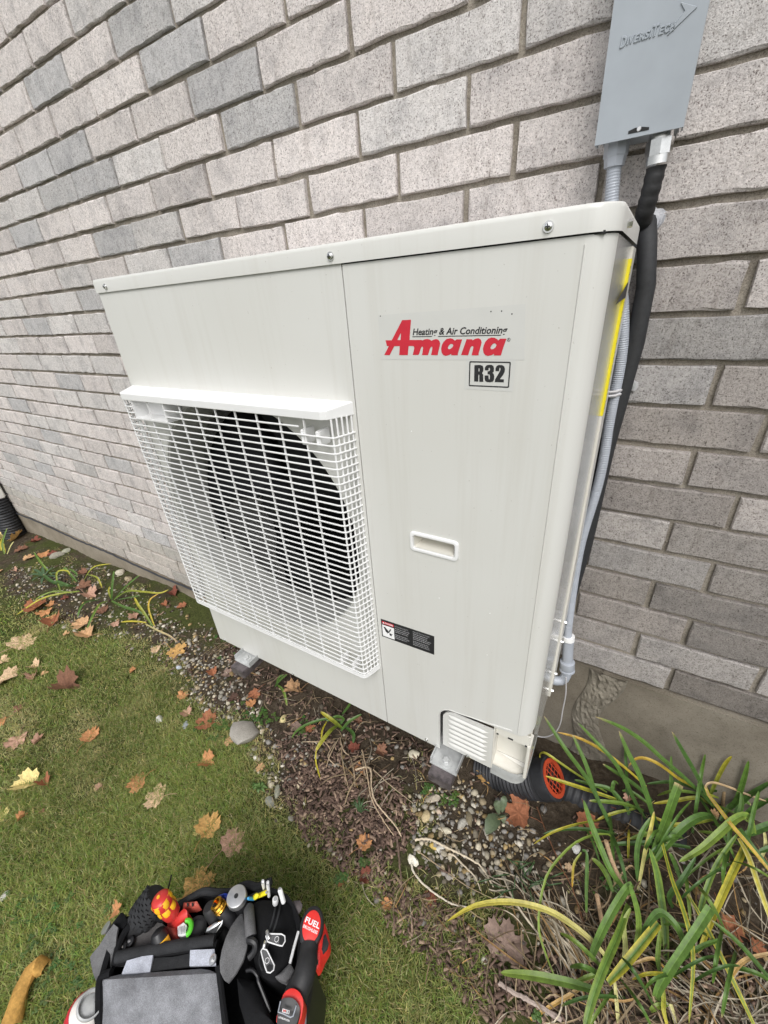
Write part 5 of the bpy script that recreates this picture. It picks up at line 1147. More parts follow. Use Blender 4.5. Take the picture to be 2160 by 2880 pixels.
for b_, t_ in (((1540, 2850), (1560, 2800)), ((1530, 2858), (1512, 2846))): pass
wd = thing('dock_weed', 'tuft of thin dark grass blades left of the lily clump', 'weed', G(1460, 2500))
for k in range(26): 
    r_ = random.Random(k); a = r_.uniform(0, 6.28); x0, y0 = 1470 + r_.gauss(0, 34), 2490 + r_.gauss(0, 26)
    lily_blade(wd, [(x0, y0, 0), (x0 + 26 * math.cos(a), y0 + 20 * math.sin(a), .03), (x0 + 60 * math.cos(a), y0 + 46 * math.sin(a), .025)], .0035, (.05, .10, .04), (.08, .14, .05))
wd = thing('dock_weed', 'small grass tuft in the mulch under the louvred valve cover side', 'weed', G(1010, 2290))
for k in range(12):
    r_ = random.Random(90 + k); a = r_.uniform(3.5, 6.4); lily_blade(wd, [(1012, 2290, 0), (1012 + 14 * math.cos(a), 2280 + 22 * math.sin(a), .03), (1012 + 30 * math.cos(a), 2290 + 52 * math.sin(a), .02)], .0035, (.06, .12, .05), (.1, .17, .07))

# ------------------------------------------------------------------ fallen maple leaves, each one on its own
half = [(0, 1.0), (.08, .86), (.20, .86), (.20, .72), (.26, .60), (.38, .66), (.52, .78), (.55, .62), (.68, .60), (.64, .46), (.78, .34), (.66, .24), (.56, .14), (.62, .04), (.66, -.08), (.52, -.10), (.40, -.20), (.22, -.16), (.07, -.20), (.02, -.26)]
OUT = [(x, y) for x, y in half] + [(-x, y) for x, y in half[1:][::-1]]
HUES = dict(tan=(214, 172, 130), light=(228, 196, 160), orange=(204, 148, 102), rust=(172, 114, 84), red=(136, 82, 68), brown=(142, 104, 84), pink=(200, 160, 138), grey=(152, 130, 118), yellow=(240, 220, 150), ochre=(216, 172, 108), dark=(96, 74, 64))
def maple_leaf(px_, py_, size_px, hue, lbl, rot=None, curl=.65, fold=None, squash=1.0, lift=.006, stem=True, seed=None, tilt=(0, 0)):
    r_ = random.Random(int(px_ * 7 + py_ * 13) if seed is None else seed)
    if fold is None: fold = r_.choice((0, 0, .35, .6))
    c = G(px_, py_, lift); size = size_px * depth_of(c) / FPX * .66; rot = r_.uniform(0, 6.28) if rot is None else math.radians(rot)
    col = np.array(srgb(*HUES[hue])); V = []; C = []; k1, k2, ph = r_.gauss(0, 1), r_.gauss(0, 1), r_.uniform(0, 6.28)
    asym = r_.uniform(.8, 1.1)
    rings = (0.0, .34, .68, 1.0)
    for ri in rings:
        for j, (x, y) in enumerate(OUT):
            if ri == 0 and j: continue
            X, Y = x * ri * asym, (y - .25) * ri + .25 * 0
            rr = math.hypot(X, Y); a = math.atan2(Y, X)
            z = curl * (.55 * rr * rr * math.cos(2 * a + ph) + .30 * rr * rr + .10 * math.sin(5 * a + ph) * rr) + .035 * math.sin(7 * a + k1) * ri
            if fold: z += fold * abs(X); X *= (1 - .35 * min(1, abs(fold)))
            Y *= squash
            V.append((X, Y, z)); vein = 1.0 - .22 * (abs(math.sin(a * 2.5 + .8)) < .18) * (ri < .9)
            C.append(col * (.88 + .22 * r_.random()) * (1.05 - .12 * ri) * vein)
    n = len(OUT); F = [(0, 1 + j, 1 + (j + 1) % n) for j in range(n)]
    for q in range(2): F += [(1 + q * n + j, 1 + (q + 1) * n + j, 1 + (q + 1) * n + (j + 1) % n, 1 + q * n + (j + 1) % n) for j in range(n)]
    R3 = Matrix.Rotation(rot, 3, 'Z') @ Matrix.Rotation(tilt[0], 3, 'X') @ Matrix.Rotation(tilt[1], 3, 'Y'); W3 = [R3 @ (Vector(v) * size) for v in V]
    zmin = min(w.z for w in W3); P = [Vector((c.x + w.x, c.y + w.y, 0)) for w in W3]
    P = [Vector((p.x, min(p.y, -.004), max(gz(p.x, p.y) * .0 + gz(c.x, c.y) + lift + w.z - zmin * .55, gz(p.x, p.y) + .003))) for p, w in zip(P, W3)]
    mb = MB(); mb.add(P, F, None, True); mb.c = [tuple(q) for q in C]
    if stem:
        b = P[1 + 2 * n + n // 2]; d = (R3 @ Vector((r_.gauss(0, .25), -1, .12))).normalized() * size * r_.uniform(.5, .9)
        e = b + d; e.z = max(e.z, gz(e.x, e.y) + .004); m = (b + e) / 2 + Vector((0, 0, .005)); mb.tube([P[0] * .25 + b * .75, b, m, e], size * .016, 5, tuple(col * .75))
    o = mb.build('maple_leaf', MT['leafm'], recalc=False, center=True)
    return tag(o, lbl, 'leaf', 'fallen maple leaves')
LEAVES = [
 (10, 1516, 44, 'yellow', 'pale yellow leaf at the foot of the black downspout hose', {}), (50, 1513, 48, 'ochre', 'upright orange leaf leaning by the black downspout hose', {'tilt': (.7, 0)}), (100, 1523, 32, 'red', 'dark red leaf against the foundation at the far left', {}), (60, 1546, 36, 'brown', 'reddish brown leaf just below the orange leaf at the hose', {}),
 (81, 1570, 34, 'tan', 'light tan leaf with upright stalk in the far left bed', {}), (122, 1560, 38, 'orange', 'orange leaf folded over in the far left bed near the wall', {}), (150, 1559, 34, 'red', 'red half of a leaf pair near the left foundation', {}), (42, 1606, 22, 'pink', 'small pinkish leaf standing in the gravel at the left edge', {'curl': .8}), (-2, 1608, 20, 'tan', 'tan leaf cut by the left picture edge in the gravel', {}),
 (233, 1614, 40, 'brown', 'dull brown leaf behind the yellowing left lily', {}), (236, 1650, 48, 'brown', 'cupped brown leaf at the foot of the yellowing left lily', {'curl': .6}), (252, 1674, 62, 'pink', 'long pinkish tan leaf lying under the yellowing left lily', {'fold': .5}), (101, 1711, 70, 'rust', 'long rust coloured leaf under the yellow arched blade', {'fold': .5}), (127, 1723, 42, 'orange', 'tan orange leaf right of the long rust leaf', {}), (142, 1701, 28, 'orange', 'small orange leaf tucked above the tan orange leaf', {}),
 (150, 1752, 58, 'rust', 'crumpled rust red leaf on the lawn edge at left', {'curl': .8}), (145, 1738, 34, 'orange', 'orange leaf touching the crumpled rust red leaf', {}), (231, 1757, 58, 'tan', 'tan leaf folded below the left green lily', {'fold': .4}), (244, 1786, 64, 'tan', 'light tan leaf at the lawn edge below the left green lily', {}), (60, 1808, 95, 'light', 'large pale tan leaf lying flat on the left lawn', {'curl': .2, 'squash': .8}), (10, 1863, 42, 'light', 'pale leaf cut by the left picture edge on the lawn', {}),
 (98, 1875, 38, 'light', 'small pale leaf on the lawn below the large pale tan leaf', {'fold': .5}), (22, 1907, 62, 'light', 'curled pale tan leaf at the left picture edge', {'curl': .7}), (94, 1905, 36, 'pink', 'small pinkish folded leaf beside the curled pale tan leaf', {'fold': .6}), (125, 1894, 22, 'tan', 'tiny tan leaf right of the pinkish folded leaf', {}), (187, 1938, 92, 'brown', 'long dark brown leaf with a folded tan edge on the lawn', {'fold': .9, 'rot': -62}), (286, 1718, 44, 'brown', 'dark brown leaf under the middle of the left green lily', {}), (324, 1756, 30, 'pink', 'pinkish leaf at the end of a yellow lily blade', {}),
 (381, 1734, 40, 'pink', 'dusty pink leaf between the two right lilies of the left bed', {'curl': .6}), (186, 1784, 22, 'tan', 'tiny tan leaf left of the light tan lawn-edge leaf', {}), (439, 1828, 38, 'light', 'small pale five-pointed leaf at the lawn edge by the gravel', {'curl': .2}), (497, 1830, 64, 'ochre', 'golden tan maple leaf under the lower left corner of the grille', {'curl': .3}), (375, 1886, 26, 'orange', 'small orange leaf alone on the lawn left of the bracket', {}), (486, 1671, 42, 'red', 'deep red leaf against the foundation beside the grille', {}), (462, 1701, 30, 'rust', 'rust leaf below the deep red leaf by the foundation', {}),
 (510, 1706, 30, 'rust', 'rust leaf close to the grille bottom corner', {}), (182, 1684, 26, 'red', 'small dull red leaf above the long rust leaf', {}), (54, 1993, 30, 'brown', 'small dark brown leaf on the left lawn', {'curl': .6}), (4, 2032, 36, 'orange', 'orange leaf cut by the left picture edge', {}), (49, 2083, 60, 'pink', 'pinkish tan crumpled leaf on the left lawn', {'curl': .6}), (108, 2084, 40, 'pink', 'narrow curled pink leaf right of the crumpled leaf', {'fold': 1.0}), (255, 2072, 60, 'orange', 'orange brown curled leaf in the middle of the lawn', {'curl': .6, 'rot': 30}),
 (78, 2204, 96, 'yellow', 'bright yellow maple leaf with a long stem on the left lawn', {'curl': .2, 'rot': 128}), (128, 2201, 44, 'rust', 'dark rusty leaf tucked behind the bright yellow leaf', {'fold': .7}), (6, 2294, 46, 'yellow', 'yellow leaf cut by the left picture edge', {'curl': .2}), (62, 2300, 32, 'orange', 'narrow orange leaf below the bright yellow leaf', {'fold': .9}), (277, 2214, 24, 'pink', 'tiny shrivelled tan leaf in mid lawn', {'curl': .9}), (118, 2282, 16, 'brown', 'tiny brown shrivelled leaf right of the narrow orange leaf', {'curl': .9}), (388, 2200, 64, 'orange', 'brownish orange leaf with a stem pointing right on the lawn', {'curl': .4, 'rot': 150}),
 (440, 2241, 70, 'light', 'pale pink-tan leaf below the brownish orange leaf on the lawn', {'curl': .3, 'rot': 118}), (598, 1892, 42, 'rust', 'rust leaf on the gravel left of the bracket', {}), (640, 1895, 38, 'grey', 'grey brown leaf right beside the left bracket arm', {'curl': .6}), (515, 1958, 36, 'orange', 'small orange leaf in the gravel at the lawn edge', {}), (526, 2006, 38, 'pink', 'pinkish orange leaf next to the large rust leaf', {'fold': .4}), (581, 2030, 74, 'rust', 'large rust red maple leaf left of the big grey stone', {'curl': .5}), (644, 2085, 32, 'tan', 'small tan leaf touching the big grey stone', {}), (716, 1952, 44, 'rust', 'rust brown leaf under the fan side of the heat pump', {'curl': .6}), (708, 1980, 34, 'orange', 'tan orange leaf below the rust brown one under the fan side', {}),
 (828, 1947, 68, 'tan', 'upright tan brown leaf beside the short lily sprig', {'curl': .5, 'tilt': (.5, .2)}), (655, 1964, 34, 'dark', 'dark decayed leaf behind the rust leaves under the unit', {}), (1005, 2028, 34, 'brown', 'brown leaf close under the bottom edge of the service panel', {}), (873, 2050, 32, 'rust', 'rust leaf behind the small bent-blade lily', {}), (834, 2045, 42, 'grey', 'grey tan leaf left of the small bent-blade lily', {'curl': .5}), (997, 2104, 40, 'red', 'dark red leaf right of the small bent-blade lily', {'fold': .6}), (581, 2146, 54, 'orange', 'orange tan folded leaf on the grass below the big grey stone', {'fold': .5, 'rot': -70}), (732, 2159, 30, 'tan', 'small cupped tan leaf at the mulch edge', {'curl': .7}),
 (588, 2328, 84, 'ochre', 'large curled tan-brown leaf on the lawn above the tool bag', {'curl': .6, 'rot': 10}), (556, 2340, 30, 'yellow', 'small yellow leaf touching the large curled leaf', {}), (652, 2372, 86, 'pink', 'large pinkish grey leaf on the lawn above the tool bag', {'curl': .25, 'rot': -20}), (1024, 2372, 56, 'orange', 'orange rust leaf lying on the wood mulch', {'curl': .5}), (1006, 2158, 28, 'orange', 'small orange leaf among dead straw on the mulch', {}), (1027, 2468, 48, 'red', 'reddish brown leaf at the lower mulch edge', {'curl': .5}), (1090, 2547, 40, 'orange', 'broken orange leaf on the grass right of the drill', {'curl': .6}), (1211, 2529, 52, 'red', 'flat wine red leaf on the soil beside the pale stems', {'curl': .1}),
 (1368, 2172, 68, 'ochre', 'golden tan leaf leaning under the corner of the heat pump', {'curl': .3}), (1430, 2226, 40, 'orange', 'torn orange leaf against the black drain pipe', {'fold': .6}), (1459, 2286, 88, 'rust', 'large rust orange leaf in front of the drain pipe', {'curl': .5}), (1071, 2114, 46, 'brown', 'brown leaf above the mulch under the service panel', {}), (1024, 2170, 26, 'orange', 'tiny orange leaf near the pale stems on the mulch', {}), (1421, 2655, 120, 'grey', 'big dried brown leaf with curled lobes left of the lily clump', {'curl': .5, 'rot': 5}), (1651, 2310, 72, 'rust', 'rusty brown leaf behind the front lily blade', {'curl': .4}), (2050, 2608, 84, 'rust', 'rusty leaf deep inside the lily clump at right', {'curl': .4}), (2128, 2664, 48, 'rust', 'small rusty leaf at the right picture edge inside the lilies', {}),
 (1765, 2245, 30, 'pink', 'pale brown leaf caught between lily blades by the wall', {'lift': .03, 'curl': .8}), (1725, 2262, 34, 'red', 'dark red leaf under the lilies by the second pipe', {}), (2010, 2288, 26, 'tan', 'tan leaf at the base of the wall-side lily', {'lift': .02}), (330, 2560, 48, 'orange', 'orange leaf sticking up behind the left end of the tool bag', {'tilt': (.6, 0), 'lift': .03}), (556, 2500, 112, 'ochre', 'large golden leaf lying just behind the tool bag', {'curl': .3, 'rot': -25}), (1600, 2440, 30, 'light', 'small bleached leaf at the foot of the arching blade', {}), (958, 2485, 20, 'rust', 'tiny rust leaf in the grass below the mulch', {})]
for x, y, s, h, lbl, kw in LEAVES: maple_leaf(x, y, s, h, lbl, **kw)
# rolled dry leaf at lower left
mb = MB(); P = [G(x, y, h) for x, y, h in ((28, 2890, .018), (45, 2830, .020), (62, 2780, .022), (85, 2735, .026), (108, 2715, .026), (130, 2722, .018))]; V = []; F = []; K = 11
sz = [.020, .021, .017, .016, .022, .012]
for i, p in enumerate(P):
    t = (P[min(i + 1, 5)] - P[max(i - 1, 0)]).normalized(); u = Vector((0, 0, 1)); s = t.cross(u).normalized()
    for k in range(K):
        a = math.radians(-150 + 300 * k / (K - 1)); r = sz[i] * (1 + .16 * math.sin(5 * k + i * 2)); V.append(p + s * math.sin(a) * r + u * math.cos(a) * r * .7)
for i in range(5):
    for k in range(K - 1): F.append((i * K + k, i * K + k + 1, (i + 1) * K + k + 1, (i + 1) * K + k))
mb.add(V, F, None, True); rl = np.array(srgb(206, 160, 88)); mb.c = [tuple(rl * random.uniform(.75, 1.1)) for _ in V]
tag(mb.build('maple_leaf', MT['leafm'], recalc=False, center=True), 'rolled-up golden dry leaf on the lawn at the lower left corner', 'leaf', 'fallen maple leaves')

# ------------------------------------------------------------------ stones and sticks
def stone(px_, py_, size_px, lbl, seed, tone, flat=.6, ang=0, elong=1.0, big=False):
    c = G(px_, py_); s = size_px * depth_of(c) / FPX * .5; v = stone_shape(seed, flat, 0 if big else 3); v = v * np.array([elong, 1, 1]); a = math.radians(ang)
    v = v @ np.array([[math.cos(a), math.sin(a), 0], [-math.sin(a), math.cos(a), 0], [0, 0, 1]]) * s + np.array([c.x, c.y, c.z + s * flat * .42])
    mb = MB(); mb.add(v, IF.tolist(), tone, True); mb.c = [tuple(np.array(tone)) for _ in v]
    return tag(mb.build('stone', MT['rock'] if big else MT['pebble'], center=True), lbl, 'stone', None if big else 'loose stones in the bed')
def pebble_thing(*a, **k): return stone(*a, **k)
stone(688, 2070, 86, 'big smooth pale grey stone at the lawn edge in front of the heat pump', 2, srgb(190, 184, 172), .62, 20, 1.12, True)
for x, y, s, lbl, seed, tone, el in ((1164, 2125, 34, 'cream round stone left of the right bracket foot', 5, srgb(214, 206, 184), 1.0), (1216, 2248, 30, 'oval grey stone below the right bracket foot', 6, srgb(178, 168, 150), 1.5), (1199, 2299, 34, 'angular sand coloured stone in the gravel', 7, srgb(196, 178, 140), 1.1), (1164, 2279, 20, 'round mossy grey stone at the gravel edge', 8, srgb(150, 140, 118), 1.0), (1235, 2286, 22, 'pinkish stone right of the angular sand stone', 9, srgb(198, 178, 158), 1.1),
        (1252, 2336, 26, 'tall pale stone in the middle of the gravel', 10, srgb(200, 192, 170), 1.4), (1298, 2318, 26, 'speckled grey stone in upper gravel', 12, srgb(170, 166, 156), 1.3), (1318, 2305, 28, 'brown oval stone next to the speckled stone', 13, srgb(130, 120, 98), 1.3), (1162, 2419, 28, 'white angular stone at the start of a pale stem', 14, srgb(226, 220, 204), 1.2), (1220, 2382, 24, 'yellowish stone left in the gravel', 15, srgb(196, 170, 100), 1.1), (1239, 2385, 24, 'light grey stone touching the yellowish stone', 16, srgb(190, 186, 176), 1.2),
        (1620, 2388, 26, 'light oval stone under the arching lily blade', 17, srgb(206, 204, 200), 1.2), (783, 2226, 26, 'grey green slab stone standing at the mulch edge', 18, srgb(140, 140, 124), 1.6), (760, 2256, 28, 'flat grey slate at the mulch edge', 19, srgb(138, 138, 128), 1.3), (719, 2134, 20, 'small round white stone on the grass below the big stone', 20, srgb(206, 202, 192), 1.0), (839, 2208, 22, 'cream stone at the top of the mulch heap', 21, srgb(204, 188, 160), 1.1), (797, 2024, 22, 'yellowish pale stone above the mulch', 22, srgb(204, 190, 140), 1.2), (523, 2040, 19, 'blue grey stone by the rust red leaf', 23, srgb(158, 164, 172), 1.2),
        (450, 2025, 19, 'white stone in the grass at the lawn edge', 24, srgb(210, 206, 200), 1.5), (504, 1879, 18, 'bluish pebble in the left gravel', 25, srgb(176, 182, 190), 1.0), (164, 1562, 30, 'grey stone by the left foundation', 26, srgb(150, 146, 132), 1.3), (186, 1552, 22, 'greyish green stone against the foundation', 27, srgb(160, 160, 142), 1.1), (340, 1612, 24, 'pale stone by the wall behind the left green lily', 28, srgb(190, 182, 164), 1.1), (362, 1630, 22, 'tan stone right of the pale stone by the wall', 29, srgb(170, 156, 128), 1.3), (16, 2522, 26, 'white stone on bare earth at the left picture edge', 31, srgb(206, 202, 198), 1.0), (1603, 2690, 34, 'tan stone among straw in front of the lilies', 32, srgb(176, 158, 128), 1.2)):
    stone(x, y, s, lbl, seed, tone, .6, seed * 37, el)
def stick(name, pts, r, lbl, cat, tone, grp=None, r_end=.6):
    P = [G(x, y, h) for x, y, h in pts]; D, _ = corrug([tuple(p) for p in P], r, .02, 0); g_ = random.Random(len(lbl)); D = [d + Vector((g_.gauss(0, r * .15), g_.gauss(0, r * .15), g_.gauss(0, r * .1))) for d in D]
    mb = MB(); mb.tube(D, [r * (1 + (r_end - 1) * i / len(D)) * (1 + .12 * math.sin(i * 1.3)) for i in range(len(D))], 7, tone); return tag(mb.build(name, MT['straw'], center=True), lbl, cat, grp)
stick('twig', ((1116, 2352, .012), (1122, 2410, .012), (1128, 2470, .012), (1138, 2570, .006)), .0030, 'brown upright twig between mulch and gravel', 'twig', srgb(116, 98, 86))
stick('twig', ((1009, 2385, .008), (1012, 2420, .008), (1018, 2455, .006)), .0026, 'short brown twig below the orange leaf on the mulch', 'twig', srgb(110, 90, 78))
stick('twig', ((1401, 2762, .012), (1450, 2795, .014), (1505, 2822, .014), (1580, 2870, .012)), .0042, 'grey stick lying in front of the lily clump', 'twig', srgb(176, 160, 150), r_end=1.2)
stick('twig', ((1510, 2270, .02), (1540, 2350, .03), (1580, 2440, .03), (1610, 2500, .02), (1650, 2620, .01)), .0016, 'thin brown stem crossing below the drain pipe', 'twig', srgb(120, 84, 62))
GS = 'pale dead stems on the gravel'
stick('dead_stem', ((1166, 2362, .006), (1205, 2360, .012), (1260, 2385, .016), (1320, 2415, .014), (1355, 2440, .012), (1388, 2495, .006)), .0030, 'long pale dead stem arching over the gravel to the straw', 'stem', srgb(214, 200, 176), GS)
stick('dead_stem', ((1262, 2402, .01), (1275, 2405, .014), (1300, 2430, .012), (1335, 2465, .01), (1352, 2505, .006)), .0024, 'shorter hooked pale stem inside the gravel', 'stem', srgb(206, 192, 170), GS)
stick('dead_stem', ((1157, 2432, .012), (1165, 2455, .012), (1195, 2490, .012), (1240, 2525, .012), (1280, 2545, .010), (1325, 2553, .008)), .0026, 'white stem curving from the white stone to the yellow arched blade', 'stem', srgb(222, 212, 194), GS)
stick('dead_stem', ((1000, 2165, .02), (1040, 2160, .03), (1045, 2220, .03), (1060, 2260, .025), (1110, 2320, .02), (1128, 2352, .01)), .0028, 'pale twisted stem hanging down the mulch heap', 'stem', srgb(206, 186, 158), GS)
stick('dead_stem', ((1018, 2110, .03), (1030, 2160, .04), (1045, 2245, .03), (1080, 2310, .02), (1108, 2350, .01)), .0022, 'second thin pale stem beside the twisted stem', 'stem', srgb(190, 168, 140), GS)
stick('dead_stem', ((1170, 2390, .006), (1240, 2440, .008), (1310, 2490, .008), (1390, 2530, .008)), .0014, 'hair-thin tan stem across the lower gravel', 'stem', srgb(176, 156, 128), GS)
stick('dead_stem', ((1050, 2165, .02), (1100, 2210, .02), (1160, 2258, .006)), .0014, 'hair-thin stem slanting from the mulch toward the right bracket', 'stem', srgb(186, 168, 140), GS)

# ------------------------------------------------------------------ tool bag and what is in it
ZB = gz(.42, -.92)
def Q(x, y, z): return Vector(on_z(x, y, z))
def Z4(ox, oy, sc): return lambda x, y: (ox + x / sc, oy + y / sc)
za, zc, zd = Z4(200, 2440, 4.1475), Z4(560, 2440, 4.1475), Z4(240, 2440, 5.925)
def slab(mb, pts, thick, bulge=0.0, col=None, rings=(1, .82, .45)):
    """soft cushion: outline (picture x, y, height), raised in the middle, closed below"""
    P = [Q(*p) for p in pts]; n = len(P); c = sum(P, Vector()) / n; V = []; F = []
    nrm = Vector((0, 0, 1))
    for r in rings:
        for p in P: V.append(c + (p - c) * r + nrm * bulge * (1 - r * r))
    V.append(c + nrm * bulge); top = len(V) - 1
    for p in P: V.append(p - nrm * thick)
    b0_ = top + 1
    for k in range(len(rings) - 1):
        for i in range(n): F.append((k * n + i, k * n + (i + 1) % n, (k + 1) * n + (i + 1) % n, (k + 1) * n + i))
    k = (len(rings) - 1) * n
    for i in range(n): F.append((k + i, k + (i + 1) % n, top)); F.append((b0_ + i, b0_ + (i + 1) % n, (i + 1) % n, i))
    F.append(tuple(range(b0_ + n - 1, b0_ - 1, -1))); mb.add(V, F, col, True)
def dense(pts, k=4):
    P = [Vector(p) for p in pts]; out = []; n = len(P)
    for i in range(n):
        p0, p1, p2, p3 = P[(i - 1) % n], P[i], P[(i + 1) % n], P[(i + 2) % n]
        for j in range(k):
            t = j / k; out.append(.5 * ((2 * p1) + (p2 - p0) * t + (2 * p0 - 5 * p1 + 4 * p2 - p3) * t * t + (3 * p1 - p0 - 3 * p2 + p3) * t ** 3))
    return [tuple(q) for q in out]
def cord(mb, pts, r, n=8, col=None, squash=None):
    P = [Q(*p) for p in pts]; D, _ = corrug([tuple(p) for p in P], r, .012, 0); mb.tube(D, r, n, col, squash=squash)
bag = thing('tool_bag', 'open black and grey fabric tool bag full of hand tools on the lawn', 'tool bag', (.42, -.92, ZB))
RIM = -.185
rim = dense([(330, 2592, RIM), (420, 2560, RIM), (500, 2535, RIM), (640, 2497, RIM), (735, 2492, RIM), (812, 2520, RIM), (850, 2620, RIM), (842, 2740, RIM), (800, 2900, RIM - .02), (690, 3060, RIM - .05), (330, 3060, RIM - .05), (268, 2900, RIM - .02), (272, 2780, RIM), (300, 2670, RIM)], 3)
mb = MB(); P = [Q(*p) for p in rim]; n = len(P); c = sum(P, Vector()) / n; V = []; F = []
lev = [(1.0, None, -.012), (1.03, .55, 0), (1.0, 1.0, 0)]
for p in P: V.append(p)
for p in P: V.append(Vector((c.x + (p.x - c.x) * 1.03, c.y + (p.y - c.y) * 1.03, (p.z + ZB) / 2)))
for p in P: q = (c.x + (p.x - c.x) * .98, c.y + (p.y - c.y) * .98); V.append(Vector((q[0], q[1], gz(*q) - .004)))
for p in P: V.append(c + (p - c) * .95 + Vector((0, 0, -.002)))
for p in P: V.append(Vector((c.x + (p.x - c.x) * .93, c.y + (p.y - c.y) * .93, -.29)))
for k0, k1 in ((0, 1), (1, 2), (0, 3), (3, 4)):
    for i in range(n): F.append((k0 * n + i, k0 * n + (i + 1) % n, k1 * n + (i + 1) % n, k1 * n + i))
F.append(tuple(range(4 * n, 5 * n))); mb.add(V, F, None, True); mb.build('body', MT['bag_black'], bag)
mb = MB(); zs_ = RIM + .002
cord(mb, [(500, 2548, zs_), (545, 2520, zs_ + .004), (575, 2507, zs_ + .006), (610, 2510, zs_ + .004), (650, 2508, zs_ + .006), (680, 2492, zs_ + .008), (700, 2488, zs_ + .008), (722, 2494, zs_ + .006), (745, 2486, zs_), (765, 2478, zs_)], .0072); cord(mb, [(690, 2530, zs_), (720, 2516, zs_), (745, 2500, zs_), (762, 2490, zs_)], .005); mb.build('rim_piping', MT['edge'], bag)
mb = MB(); pts = [za(*q) for q in ((520, 1060), (560, 960), (640, 800), (760, 690), (850, 640), (960, 630), (1060, 650), (1120, 700), (1130, 800), (1080, 900), (940, 930), (700, 960), (600, 1000))]
slab(mb, [(x, y, RIM - .012 - .0002 * i) for i, (x, y) in enumerate(pts)], .05, .004); fl = mb.build('divider', MT['felt'], bag)
for q in ((690, 865), (605, 935)):
    x, y = za(*q); m0 = MB(); p = Q(x, y, RIM - .004); m0.lathe(p, (-.25, -.2, 1), [(-.004, .0088), (.002, .0086), (.0035, .006)], 16); rv = m0.build('rivet', MT['tool_black'], fl); m0 = MB(); m0.lathe(p, (-.25, -.2, 1), [(.003, .0035), (.0055, .002)], 10); m0.build('rivet_cap', MT['alu'], rv)
mb = MB(); cord(mb, [(*za(*q), RIM + .002) for q in ((525, 1060), (560, 900), (640, 740), (760, 620), (870, 570), (980, 570), (1100, 600))], .0070); mb.build('divider_edge', MT['bag_black'], bag)
# front pocket
mb = MB(); V = []; F = []; nu, nv = 15, 15
L_ = [(288, 2744, RIM + .006), (286, 2800, RIM - .002), (288, 2890, RIM - .022), (300, 3060, RIM - .07)]; R_2 = [(612, 2722, RIM + .010), (618, 2790, RIM), (630, 2890, RIM - .022), (655, 3060, RIM - .07)]
def along(L, t):
    s = t * (len(L) - 1); i = min(int(s), len(L) - 2); u = s - i; return [a + (b - a) * u for a, b in zip(L[i], L[i + 1])]
for j in range(nv):
    t = j / (nv - 1); l, r = along(L_, t), along(R_2, t)
    for i in range(nu):
        u = i / (nu - 1); x, y, z = [a + (b - a) * u for a, b in zip(l, r)]
        e = min(1, u * 9, (1 - u) * 9, t * 10 + .0); y += (1 - min(1, min(u, 1 - u) * 10)) * (16 if t < .05 else 0)
        wr = .0032 * math.exp(-((u - .30 + .12 * t) / .05) ** 2) * math.exp(-((t - .20) / .16) ** 2) + .0024 * math.exp(-((u - .68) / .035) ** 2) * math.exp(-((t - .12) / .10) ** 2) + .002 * math.sin(9 * u + 5 * t) * .35
        V.append(Q(x, y, z + .017 * math.sqrt(e) * (1 - .25 * abs(2 * u - 1)) - wr * 3.0 + .0016 * math.sin(17 * u + 9 * t) * t + .003 * math.sin(3 * u + 1) * t))
for j in range(nv - 1):
    for i in range(nu - 1): F.append((j * nu + i, j * nu + i + 1, (j + 1) * nu + i + 1, (j + 1) * nu + i))
mb.add(V, F, None, True); fp_ = mb.build('front_pocket', MT['bag_grey'], bag, recalc=False)
mb = MB(); cord(mb, [(za(470, 1230)[0], za(470, 1230)[1], RIM + .004), (285, 2752, RIM), (281, 2810, RIM - .006), (283, 2890, RIM - .026), (296, 3060, RIM - .075)], .0075); mb.build('pocket_zip', MT['bag_black'], bag); mb = MB(); cord(mb, [(614, 2716, RIM + .008), (622, 2790, RIM - .002), (635, 2890, RIM - .026), (660, 3060, RIM - .075)], .0062); mb.build('pocket_zip', MT['bag_black'], bag)
mb = MB(); cord(mb, [(330, 2692, RIM + .004), (380, 2681, RIM + .010), (450, 2668, RIM + .012), (530, 2655, RIM + .012), (604, 2644, RIM + .010)], .0098, 10); mb.build('top_zip_roll', MT['edge'], bag)
mb = MB(); cord(mb, [(322, 2702, RIM - .004), (380, 2693, RIM + .000), (450, 2680, RIM + .002), (530, 2668, RIM + .002), (612, 2660, RIM + .002)], .0095, 10); mb.build('top_zip_roll', MT['bag_black'], bag)
for quad in (((590, 1240), (920, 1218), (955, 1020), (830, 1035), (650, 1085)), ((1380, 1148), (1690, 1140), (1670, 950), (1388, 962))):
    mb = MB(); pts = [(*za(*q), RIM + .011 + (.006 if i > 1 else 0)) for i, q in enumerate(quad)]; slab(mb, pts, .006, .0012, rings=(1, .94, .5)); mb.build('reflective_tab', MT['bag_light'], bag)
mb = MB(); slab(mb, [(*za(*q), RIM + .009) for q in ((918, 1216), (1382, 1150), (1388, 1000), (1200, 1040), (945, 1055))], .006, .001, rings=(1, .94, .5)); mb.build('pocket_band', MT['edge'], bag)
m0 = MB(); p = Q(*za(1660, 1075), RIM + .020); m0.lathe(p, (-.3, -.25, 1), [(0, .0078), (.003, .0078), (.0036, .004), (.006, .004), (.007, .002)], 18); m0.build('snap_stud', MT['alu'], bag)
